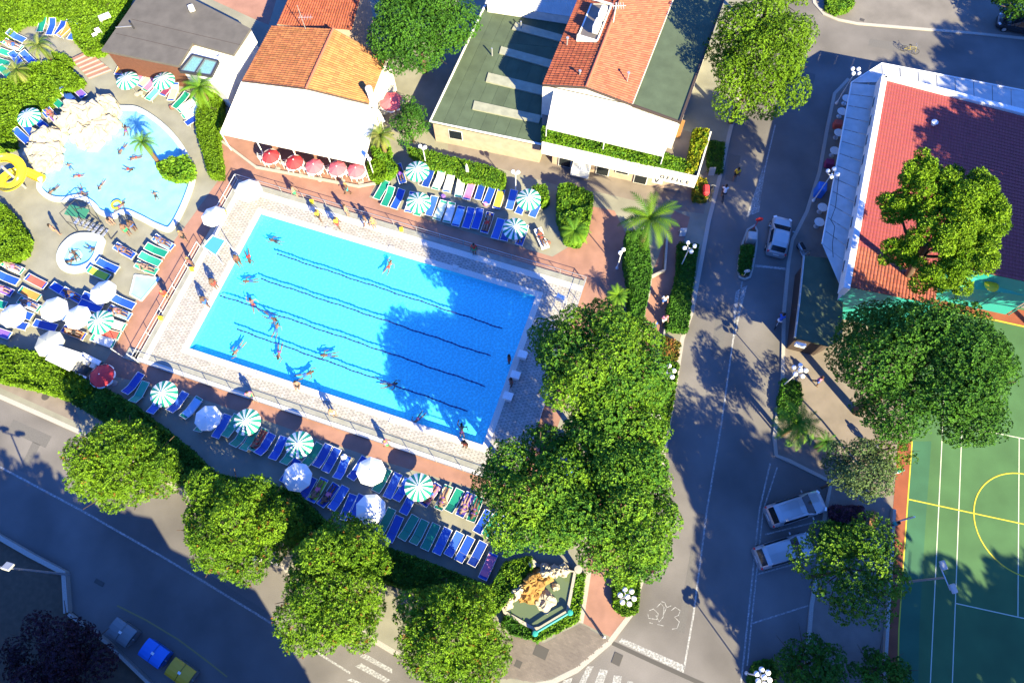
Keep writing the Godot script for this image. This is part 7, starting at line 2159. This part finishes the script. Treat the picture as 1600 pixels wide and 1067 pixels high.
	b = MB.new(); b.path([kp("t14", 420, 580, 0.9), kp("t14", 560, 780, 0.9)], 0.03, 0.03, 6)
	for s in [0.02, 0.5, 0.98]: b.tube(kp("t14", 420, 580, 0.9).lerp(kp("t14", 560, 780, 0.9), s) * Vector3(1, 0, 1) + Vector3(0, G, 0), kp("t14", 420, 580, 0.9).lerp(kp("t14", 560, 780, 0.9), s), 0.03, 0.03, 6)
	tag(obj("handrail", b, "dark_metal"), "dark handrail across the red walk beside the fountain", "rail")
	b = MB.new(); b.tube(kp("t14", 565, 785, G), kp("t14", 565, 785, G) + Vector3(0, 0.9, 0), 0.09, 0.07, 10); tag(obj("bollard", b, "white"), "white bollard at the end of the handrail", "bollard")

func bench(label, a, c):
	var root = thing("park_bench", label, "bench", (a + c) * 0.5)
	root.position.y = G
	var bs = dirbasis(a, c)
	var L = Vector2(c.x - a.x, c.z - a.z).length()
	for i in 4:
		var b = MB.new(); b.box(bs.z * (-0.2 + i * 0.13) + Vector3(0, 0.45, 0), Vector3(L, 0.035, 0.11), bs, 0.008); obj("slat", b, "wood_bench", root)
	for s in [-0.8, 0.8]:
		var b = MB.new(); b.box(bs.x * s * L * 0.5 + Vector3(0, 0.21, 0), Vector3(0.08, 0.43, 0.5), bs, 0.01); obj("leg", b, "kerb", root)

# ---------------------------------------------------------------- poolside furniture and small things
func chair(label, at, yaw, m = "frame_white"):
	var root = thing("plastic_chair", label, "chair", at, yaw, "white chairs at the restaurant terrace")
	var b = MB.new(); b.box(Vector3(0, 0.44, 0), Vector3(0.46, 0.04, 0.44), Basis.IDENTITY, 0.015); obj("seat", b, m, root)
	b = MB.new(); b.box(Vector3(0, 0.68, -0.22), Vector3(0.46, 0.44, 0.04), Basis(Vector3.RIGHT, -0.15), 0.015); obj("backrest", b, m, root)
	for s in [[-0.2, -0.19], [0.2, -0.19], [-0.2, 0.19], [0.2, 0.19]]:
		b = MB.new(); b.tube(Vector3(s[0] * 1.08, 0, s[1] * 1.08), Vector3(s[0], 0.43, s[1]), 0.02, 0.024, 6); obj("leg", b, m, root)
	for s in [-1.0, 1.0]:
		b = MB.new(); b.path([Vector3(s * 0.23, 0.44, 0.18), Vector3(s * 0.24, 0.64, 0.16), Vector3(s * 0.24, 0.64, -0.22)], 0.02, 0.02, 6); obj("armrest", b, m, root)

func cafe_table(label, at, group = "round white tables under the red parasols"):
	var root = thing("cafe_table", label, "table", at, 0.0, group)
	var b = MB.new(); b.lathe(Vector3(0, 0.71, 0), [Vector2(0.0, 0.0), Vector2(0.42, 0.0), Vector2(0.43, 0.015), Vector2(0.42, 0.03), Vector2(0, 0.03)], 18); obj("tabletop", b, "white", root)
	b = MB.new(); b.lathe(Vector3.ZERO, [Vector2(0.24, 0.0), Vector2(0.22, 0.03), Vector2(0.035, 0.06), Vector2(0.035, 0.71)], 10); obj("pedestal", b, "steel", root)

func small_things():
	var b
	# terrace tables and chairs below the red parasols
	var k = 0
	for q in [["t1", 95, 985], ["t1", 240, 1022], ["t1", 365, 1050], ["t5", 505, 30], ["t5", 625, 45]]:
		var o = kp(q[0], q[1], q[2], G); o.y = G + 0.004
		cafe_table("round white cafe table under the red parasols", o + Vector3(0.0, 0, -0.2))
		for s in [[-0.75, 0.25, 1.7], [0.55, 0.72, -2.4], [-0.2, 0.85, 2.9]]:
			chair("white plastic armchair at the restaurant terrace", o + Vector3(s[0], 0, s[1] - 0.2), s[2] + rng.randf_range(-0.3, 0.3))
		k += 1
	for q in [["t5", 640, 80, 0.3], ["t5", 710, 55, -0.2]]:
		var o = kp(q[0], q[1], q[2], G); o.y = G + 0.004
		chair("white plastic armchair at the restaurant terrace", o, q[2 + 1])
	# terrace edge of the restaurant
	b = MB.new(); b.strip(flat([[347, 222], [400, 262], [560, 292], [587, 287]], G), 0.22, G, G + 0.16); tag(obj("terrace_edge", b, "kerb"), "low pale kerb along the restaurant terrace", "kerb")
	# starting blocks and diving boards at the deep end
	for v in [5.4, 7.2, 9.0]:
		var root = thing("starting_block", "white starting block on the deep end coping", "starting block", pool(25.7, v, G + 0.2), atan2(PU.x, PU.z), "white starting blocks at the deep end")
		b = MB.new(); b.box(Vector3(0, 0.30, 0), Vector3(0.55, 0.6, 0.5), Basis.IDENTITY, 0.03); obj("pedestal", b, "white", root)
		b = MB.new(); b.box(Vector3(0, 0.64, -0.05), Vector3(0.62, 0.07, 0.75), Basis(Vector3.RIGHT, -0.12), 0.02); obj("platform", b, "white", root)
	# lifeguard chair near the deep corner
	var r = thing("lifeguard_chair", "tall white lifeguard chair with ladder at the deep corner", "lifeguard chair", kp("t6", 290, 880, G) + Vector3(0, 0.18, 0), -0.5)
	for s in [[-0.45, -0.5], [0.45, -0.5], [-0.45, 0.5], [0.45, 0.5]]:
		b = MB.new(); b.tube(Vector3(s[0], 0, s[1]), Vector3(s[0] * 0.7, 2.0, s[1] * 0.6), 0.035, 0.035, 7); obj("leg", b, "frame_white", r)
	for i in 5:
		b = MB.new(); b.tube(Vector3(-0.42, 0.35 * (i + 1), -0.48 + i * 0.03), Vector3(0.42, 0.35 * (i + 1), -0.48 + i * 0.03), 0.022, 0.022, 6); obj("rung", b, "frame_white", r)
	b = MB.new(); b.box(Vector3(0, 1.9, 0), Vector3(0.7, 0.06, 0.6), Basis.IDENTITY, 0.02); obj("seat", b, "white", r)
	b = MB.new(); b.box(Vector3(0, 2.25, 0.3), Vector3(0.7, 0.6, 0.05), Basis(Vector3.RIGHT, 0.1), 0.02); obj("backrest", b, "white", r)
	# white framed blue shade panel at the shallow end gate
	var c0 = kp("t4", 1310, 425, 2.2); var c1 = kp("t4", 1392, 455, 2.2); var c2 = kp("t4", 1330, 550, 1.9); var c3 = kp("t4", 1250, 495, 1.9)
	r = thing("gate_canopy", "white-framed blue shade panel on posts at the pool gate", "canopy", Vector3(c2.x, G + 0.18, c2.z))
	mk("panel_blue", Color(0.05, 0.22, 0.42), 0.3)
	b = MB.new(); b.qface(c0 - r.position, c1 - r.position, c2 - r.position, c3 - r.position, Vector3.UP); obj("panel", b, "panel_blue", r)
	b = MB.new(); b.path([c0 - r.position, c1 - r.position, c2 - r.position, c3 - r.position, c0 - r.position], 0.05, 0.05, 6); obj("frame", b, "frame_white", r)
	for s in [c0, c1, c2, c3]:
		b = MB.new(); b.tube(Vector3(s.x, G + 0.1, s.z) - r.position, s - r.position, 0.035, 0.035, 6); obj("post", b, "frame_white", r)
	# steel stair and gantry at the paddling pool
	var crop = [80, 300, 10.67]
	CROP["S"] = crop
	r = thing("steel_stair", "dark steel stair gantry between paddling pool and whirlpool basin", "stair", kp("S", 620, 500, G))
	var tp = 1.9
	var P = func(x, y, h): return kp("S", x, y, h) - r.position
	for s in [[[130, 350, tp], [250, 500, tp]], [[250, 330, tp], [390, 480, tp]], [[130, 350, tp], [390, 130, tp]], [[280, 180, tp], [370, 290, tp]], [[370, 290, tp], [630, 230, tp]], [[390, 130, tp], [500, 290, tp]], [[430, 400, tp], [840, 600, 1.0]], [[240, 490, tp], [830, 670, 0.9]], [[840, 600, 1.0], [990, 790, 0.2]], [[570, 130, tp], [640, 330, tp]], [[390, 130, tp], [570, 140, tp]], [[640, 530, 1.4], [700, 620, 1.2]], [[440, 420, 1.8], [500, 560, 1.6]], [[990, 790, 0.2], [1100, 660, 0.2]]]:
		b = MB.new(); b.tube(P.call(s[0][0], s[0][1], s[0][2]), P.call(s[1][0], s[1][1], s[1][2]), 0.03, 0.03, 6); obj("rail", b, "dark_metal", r)
	for s in [[250, 500], [370, 290], [630, 330], [430, 400]]:
		b = MB.new(); var q = P.call(s[0], s[1], 1.9); b.tube(Vector3(q.x, 0, q.z), q, 0.035, 0.035, 6); obj("post", b, "dark_metal", r)
	for i in 7:
		var q = P.call(430 + i * 75, 470 + i * 36, 1.3 - i * 0.17)
		b = MB.new(); b.box(q, Vector3(0.28, 0.03, 0.8), Basis(Vector3.UP, -0.5), 0.006); obj("tread", b, "steel", r)
	mk("deck_green", Color(0.03, 0.16, 0.10), 0.7)
	b = MB.new(); b.box(P.call(420, 330, 1.3), Vector3(1.9, 0.05, 1.0), Basis(Vector3.UP, -0.3), 0.01); obj("platform", b, "deck_green", r)
	# pink and white steps up to the far landing
	r = thing("garden_steps", "broad pink and white steps between palms and the bar", "steps", kp("H", 1150, 830, G))
	for i in 6:
		var f0 = i / 6.0; var f1 = (i + 1) / 6.0
		var L0 = kp("H", 1110, 990, G).lerp(kp("H", 900, 760, G), f0); var R0 = kp("H", 1395, 880, G).lerp(kp("H", 1110, 660, G), f0)
		var L1 = kp("H", 1110, 990, G).lerp(kp("H", 900, 760, G), f1); var R1 = kp("H", 1395, 880, G).lerp(kp("H", 1110, 660, G), f1)
		var o = r.position
		b = MB.new(); b.prism(PackedVector2Array([Vector2(L0.x - o.x, L0.z - o.z), Vector2(R0.x - o.x, R0.z - o.z), Vector2(R1.x - o.x, R1.z - o.z), Vector2(L1.x - o.x, L1.z - o.z)]), 0.0, 0.05 + i * 0.05); obj("tread", b, "pink", r)
		var m0 = L0.lerp(L1, 0.35) - o; var n0 = R0.lerp(R1, 0.35) - o
		b = MB.new(); b.prism(PackedVector2Array([Vector2(L0.x - o.x, L0.z - o.z), Vector2(R0.x - o.x, R0.z - o.z), Vector2(n0.x, n0.z), Vector2(m0.x, m0.z)]), 0.05 + i * 0.05, 0.058 + i * 0.05); obj("nosing", b, "kerb", r)
	# fountain at the corner
	CROP["F"] = [770, 870, 7.62]
	var fp = kflat("F", [[140, 660], [490, 860], [560, 850], [890, 650], [980, 180], [800, 150], [490, 90], [260, 220], [110, 590]], 0.5)
	r = thing("fountain", "rock fountain basin with still green water at the corner", "fountain")
	b = MB.new(); b.prism(fp, G, 0.42); obj("water", b, "pond_water", r)
	b = MB.new(); b.strip(fp, 0.22, G, 0.55, true); obj("basin_wall", b, "kerb", r)
	for s in [[430, 330, 0.9, 1.3, "rock_ochre"], [520, 290, 0.8, 1.2, "rock_ochre"], [400, 450, 0.7, 0.9, "rock_ochre"], [500, 430, 0.7, 0.7, "rock_ochre"], [310, 410, 0.65, 1.3, "rock"], [180, 540, 0.5, 0.9, "rock"], [630, 190, 0.6, 1.2, "rock"], [720, 180, 0.5, 1.0, "rock"], [840, 160, 0.5, 0.7, "rock"], [625, 530, 0.75, 0.55, "rock"], [590, 250, 0.7, 1.0, "rock_ochre"], [750, 360, 0.3, 0.4, "rock"]]:
		var o = boulder(r, kp("F", s[0], s[1], 0.5), s[2], s[3], s[4]); o.position.y = 0.35 + s[3] * 0.15
	b = MB.new(); b.path([kp("F", 500, 910, 0.9), kp("F", 700, 790, 0.95), kp("F", 910, 665, 0.9)], 0.09, 0.09, 10); obj("teal_rail", b, "teal_paint", r)
	for s in [[500, 910], [910, 665]]:
		b = MB.new(); b.lathe(kp("F", s[0], s[1], G), [Vector2(0.18, 0.0), Vector2(0.18, 0.8), Vector2(0.22, 0.85), Vector2(0.15, 0.95), Vector2(0, 0.97)], 14); obj("pier", b, "teal_paint", r)
	for s in [[1005, 165], [470, 95]]:
		b = MB.new(); b.lathe(kp("F", s[0], s[1], G), [Vector2(0.2, 0.0), Vector2(0.2, 0.9), Vector2(0.28, 0.95), Vector2(0.28, 1.1), Vector2(0, 1.12)], 12); obj("pier", b, "kerb", r)
	# drinks kiosk under the red parasol
	CROP["Q"] = [60, 510, 8.889]
	r = thing("drinks_stand", "drinks stand with pale slanted roof under the beige parasol", "kiosk", kp("Q", 340, 450, G))
	var kr = kflat("Q", [[230, 250], [600, 375], [420, 620], [95, 465]], 2.0)
	var loc = PackedVector2Array()
	for q in kr: loc.append(Vector2(q.x - r.position.x, q.y - r.position.z))
	b = MB.new(); b.prism(loc, 1.85, 2.0, true); obj("roof", b, "white", r)
	b = MB.new(); b.prism(inset(loc, 0.15), 0.0, 1.8); obj("body", b, "metal_sheet", r)
	var cc = kflat("Q", [[600, 395], [860, 520], [670, 720], [430, 620]], 1.0)
	loc = PackedVector2Array()
	for q in cc: loc.append(Vector2(q.x - r.position.x, q.y - r.position.z))
	b = MB.new(); b.strip(PackedVector2Array([loc[0], loc[1], loc[2], loc[3]]), 0.35, 0.0, 1.0); obj("counter", b, "dark_trim", r)
	b = MB.new(); b.strip(PackedVector2Array([loc[0], loc[1]]), 0.4, 1.0, 1.03); obj("counter_top", b, "white", r)
	b = MB.new(); b.strip(PackedVector2Array([loc[3], loc[2]]), 0.15, 1.0, 1.04); obj("counter_top", b, "white", r)
	for s in [[665, 505], [610, 470], [760, 550]]:
		b = MB.new(); b.box(kp("Q", s[0], s[1], 1.1) - r.position, Vector3(0.45, 0.35, 0.4), Basis(Vector3.UP, -0.4), 0.03); obj("appliance", b, "metal_sheet", r)
	# purple and blue tent under the trees
	r = thing("play_tent", "blue and purple play tent under the leafy trees", "tent", gp(885, 728, G))
	mk("tent_purple", Color(0.22, 0.08, 0.45), 0.7)
	mk("tent_blue", Color(0.03, 0.10, 0.45), 0.7)
	var ap = Vector3(0, 2.2, 0)
	for i in 4:
		var a0 = TAU * i / 4 + 0.4; var a1 = TAU * (i + 1) / 4 + 0.4
		b = MB.new(); b.face(Vector3(cos(a0) * 1.7, 0.9, sin(a0) * 1.7), Vector3(cos(a1) * 1.7, 0.9, sin(a1) * 1.7), ap, Vector3.UP)
		b.qface(Vector3(cos(a0) * 1.7, 0.9, sin(a0) * 1.7), Vector3(cos(a1) * 1.7, 0.9, sin(a1) * 1.7), Vector3(cos(a1) * 1.7, 0.0, sin(a1) * 1.7), Vector3(cos(a0) * 1.7, 0.0, sin(a0) * 1.7), Vector3(cos(a0), 0, sin(a0)))
		obj("cloth_side", b, "tent_purple" if i % 2 else "tent_blue", r)
	# swim ring, mats, buckets and bags
	var rb = MB.new()
	var o2 = kp("t4", 715, 235, G + 0.2)
	for i in 14:
		var a = PI * 0.35 + TAU * 0.75 * i / 14; var c = PI * 0.35 + TAU * 0.75 * (i + 1) / 14
		rb.tube(o2 + Vector3(cos(a), 0.0, sin(a)) * 0.38, o2 + Vector3(cos(c), 0.0, sin(c)) * 0.38, 0.09, 0.09, 7, true)
	tag(obj("swim_ring", rb, "slide_yellow"), "yellow swim ring floating in the paddling pool", "swim ring")
	for q in [["t4", 1395, 295, "slide_yellow", "yellow safety float beside the white parasol"], ["t4", 1195, 645, "slide_yellow", "yellow wet-floor sign at the pool gate"], ["t4", 1002, 945, "slide_yellow", "yellow wet-floor sign behind the shallow end fence"], ["t5", 350, 230, "slide_yellow", "yellow wet-floor sign at the upper fence near the lifeguards"], ["t5", 900, 400, "slide_yellow", "yellow wet-floor sign at the upper fence by the shade edge"]]:
		b = MB.new()
		var o = kp(q[0], q[1], q[2], G)
		for s in [-1.0, 1.0]: b.box(o + Vector3(0, 0.32, s * 0.1), Vector3(0.3, 0.62, 0.02), Basis(Vector3.RIGHT, s * -0.22), 0.008)
		tag(obj("floor_sign", b, q[3]), q[4], "sign")
	var bags = [["A", 545, 385, "white", "round white stool between striped parasol and blue lounger"], ["A", 1045, 505, "white", "round white stool beside the plain parasol in shade"], ["A", 1355, 688, "red", "round reddish side table by the used lounger"], ["E", 875, 475, "white", "sun hat left on a blue lounger"], ["B", 780, 480, "purple", "dark beach bag between the upper rows"], ["B", 1205, 560, "pink", "pink beach bag between the upper rows"], ["I", 560, 530, "cream", "cream stool at the edge of the arc"], ["I", 930, 690, "brown", "small brown bag on the grey arc"], ["C", 745, 560, "brown", "dark basket beside the sunbather"], ["E", 500, 770, "red", "red beach bag beside the lime towel"], ["t4", 95, 540, "white", "white stool beside the shrub island"], ["G", 345, 245, "beige", "beige bag between lounger and striped parasol"]]
	for q in bags:
		b = MB.new()
		var o = kp(q[0], q[1], q[2], G + 0.3); o.y = G
		if q[4].find("stool") >= 0 or q[4].find("table") >= 0:
			b.lathe(o, [Vector2(0.16, 0.0), Vector2(0.13, 0.02), Vector2(0.05, 0.05), Vector2(0.05, 0.38), Vector2(0.22, 0.40), Vector2(0.22, 0.43), Vector2(0, 0.43)], 14)
			tag(obj("side_table", b, cloth(TOWELS[q[3]], "towel_" + q[3])), q[4], "stool")
		elif q[4].find("hat") >= 0:
			b.lathe(o + Vector3(0, 0.36, 0), [Vector2(0.24, 0.0), Vector2(0.12, 0.03), Vector2(0.10, 0.11), Vector2(0, 0.13)], 16)
			tag(obj("sun_hat", b, cloth(TOWELS[q[3]], "towel_" + q[3])), q[4], "hat")
		else:
			b.lathe(o, [Vector2(0.0, 0.0), Vector2(0.2, 0.0), Vector2(0.24, 0.12), Vector2(0.2, 0.3), Vector2(0.14, 0.34), Vector2(0, 0.3)], 12, 1.0, 0.6)
			b.path([o + Vector3(-0.12, 0.32, 0), o + Vector3(-0.08, 0.5, 0), o + Vector3(0.08, 0.5, 0), o + Vector3(0.12, 0.32, 0)], 0.012, 0.012, 5)
			tag(obj("beach_bag", b, cloth(TOWELS[q[3]], "towel_" + q[3])), q[4], "bag")
	# closed white parasol by the hedge, folded cabinet on the bar lawn
	b = MB.new(); b.lathe(kp("B", 1030, 315, G), [Vector2(0.03, 0.0), Vector2(0.03, 1.0), Vector2(0.16, 1.05), Vector2(0.10, 1.9), Vector2(0.02, 2.2)], 8); tag(obj("closed_parasol", b, "cloth_white"), "closed white parasol standing in the upper hedge", "parasol")
	r = thing("garden_table", "white garden table on the bright lawn beside the bar", "table", kp("H", 1350, 280, G), 0.5)
	b = MB.new(); b.box(Vector3(0, 0.74, 0), Vector3(1.1, 0.04, 0.8), Basis.IDENTITY, 0.015); obj("tabletop", b, "white", r)
	for s in [[-0.45, -0.3], [0.45, -0.3], [-0.45, 0.3], [0.45, 0.3]]:
		b = MB.new(); b.tube(Vector3(s[0], 0, s[1]), Vector3(s[0], 0.73, s[1]), 0.025, 0.025, 6); obj("leg", b, "white", r)
	for q in [["H", 1270, 460], ["H", 1240, 520]]:
		var o = kp(q[0], q[1], q[2], G)
		chair("white plastic chair behind the pool bar", o, 0.6)
	# shower tray with white posts at the lower left pool corner
	r = thing("shower_corner", "small glazed shower corner with dark mat at the pool fence", "shower", pool(-3.9, 15.0, G))
	b = MB.new(); b.box(Vector3(0, 0.05, 0), Vector3(1.5, 0.1, 1.0), Basis(PU, Vector3.UP, PV), 0.02); obj("tray", b, "deck_grey", r)
	b = MB.new(); b.lathe(Vector3(0.2, 0.1, 0.1), [Vector2(0.35, 0.0), Vector2(0.35, 0.03), Vector2(0, 0.03)], 14); obj("mat", b, "rubber", r)
	for s in [-0.7, 0.7]:
		b = MB.new(); b.tube(PU * s + PV * 0.45, PU * s + PV * 0.45 + Vector3(0, 2.1, 0), 0.03, 0.03, 6); obj("post", b, "frame_white", r)
	# tables and planters in the shade under the edge of the metal canopy
	for q in [["t3", 470, 640], ["t3", 440, 720], ["t3", 420, 850], ["t3", 395, 960], ["t7", 320, 280], ["t7", 300, 370]]:
		var o = kp(q[0], q[1], q[2], G)
		cafe_table("small table in the shade of the metal canopy", o, "tables under the metal canopy")
	for q in [["t3", 432, 768, "red", "red crate in the shade of the metal canopy"], ["t3", 380, 1010, "maroon", "dark red planter under the globe lamp at the canopy"]]:
		b = MB.new(); b.box(kp(q[0], q[1], q[2], 0.5), Vector3(0.7, 0.7, 0.6), Basis(Vector3.UP, -0.2), 0.06)
		tag(obj("canopy_crate", b, cloth(TOWELS[q[3]], "towel_" + q[3])), q[4], "crate")
	# scooter parked on the kerb beside the kiosk
	r = thing("motor_scooter", "pale motor scooter parked on the kerb beside the kiosk", "scooter", kp("t7", 205, 540, G), 0.3)
	for z in [-0.6, 0.6]:
		b = MB.new(); b.tube(Vector3(-0.05, 0.22, z), Vector3(0.05, 0.22, z), 0.22, 0.22, 14); obj("wheel", b, "rubber", r)
	b = MB.new(); b.box(Vector3(0, 0.55, -0.35), Vector3(0.36, 0.5, 0.8), Basis.IDENTITY, 0.12); b.box(Vector3(0, 0.32, 0.15), Vector3(0.34, 0.1, 0.6), Basis.IDENTITY, 0.03); b.box(Vector3(0, 0.65, 0.5), Vector3(0.38, 0.7, 0.14), Basis(Vector3.RIGHT, -0.2), 0.05); obj("body", b, "car_silver", r)
	b = MB.new(); b.box(Vector3(0, 0.84, -0.3), Vector3(0.3, 0.1, 0.7), Basis.IDENTITY, 0.04); obj("seat", b, "rubber", r)
	b = MB.new(); b.path([Vector3(-0.32, 1.05, 0.38), Vector3(0, 1.02, 0.48), Vector3(0.32, 1.05, 0.38)], 0.02, 0.02, 6); obj("handlebar", b, "dark_metal", r)
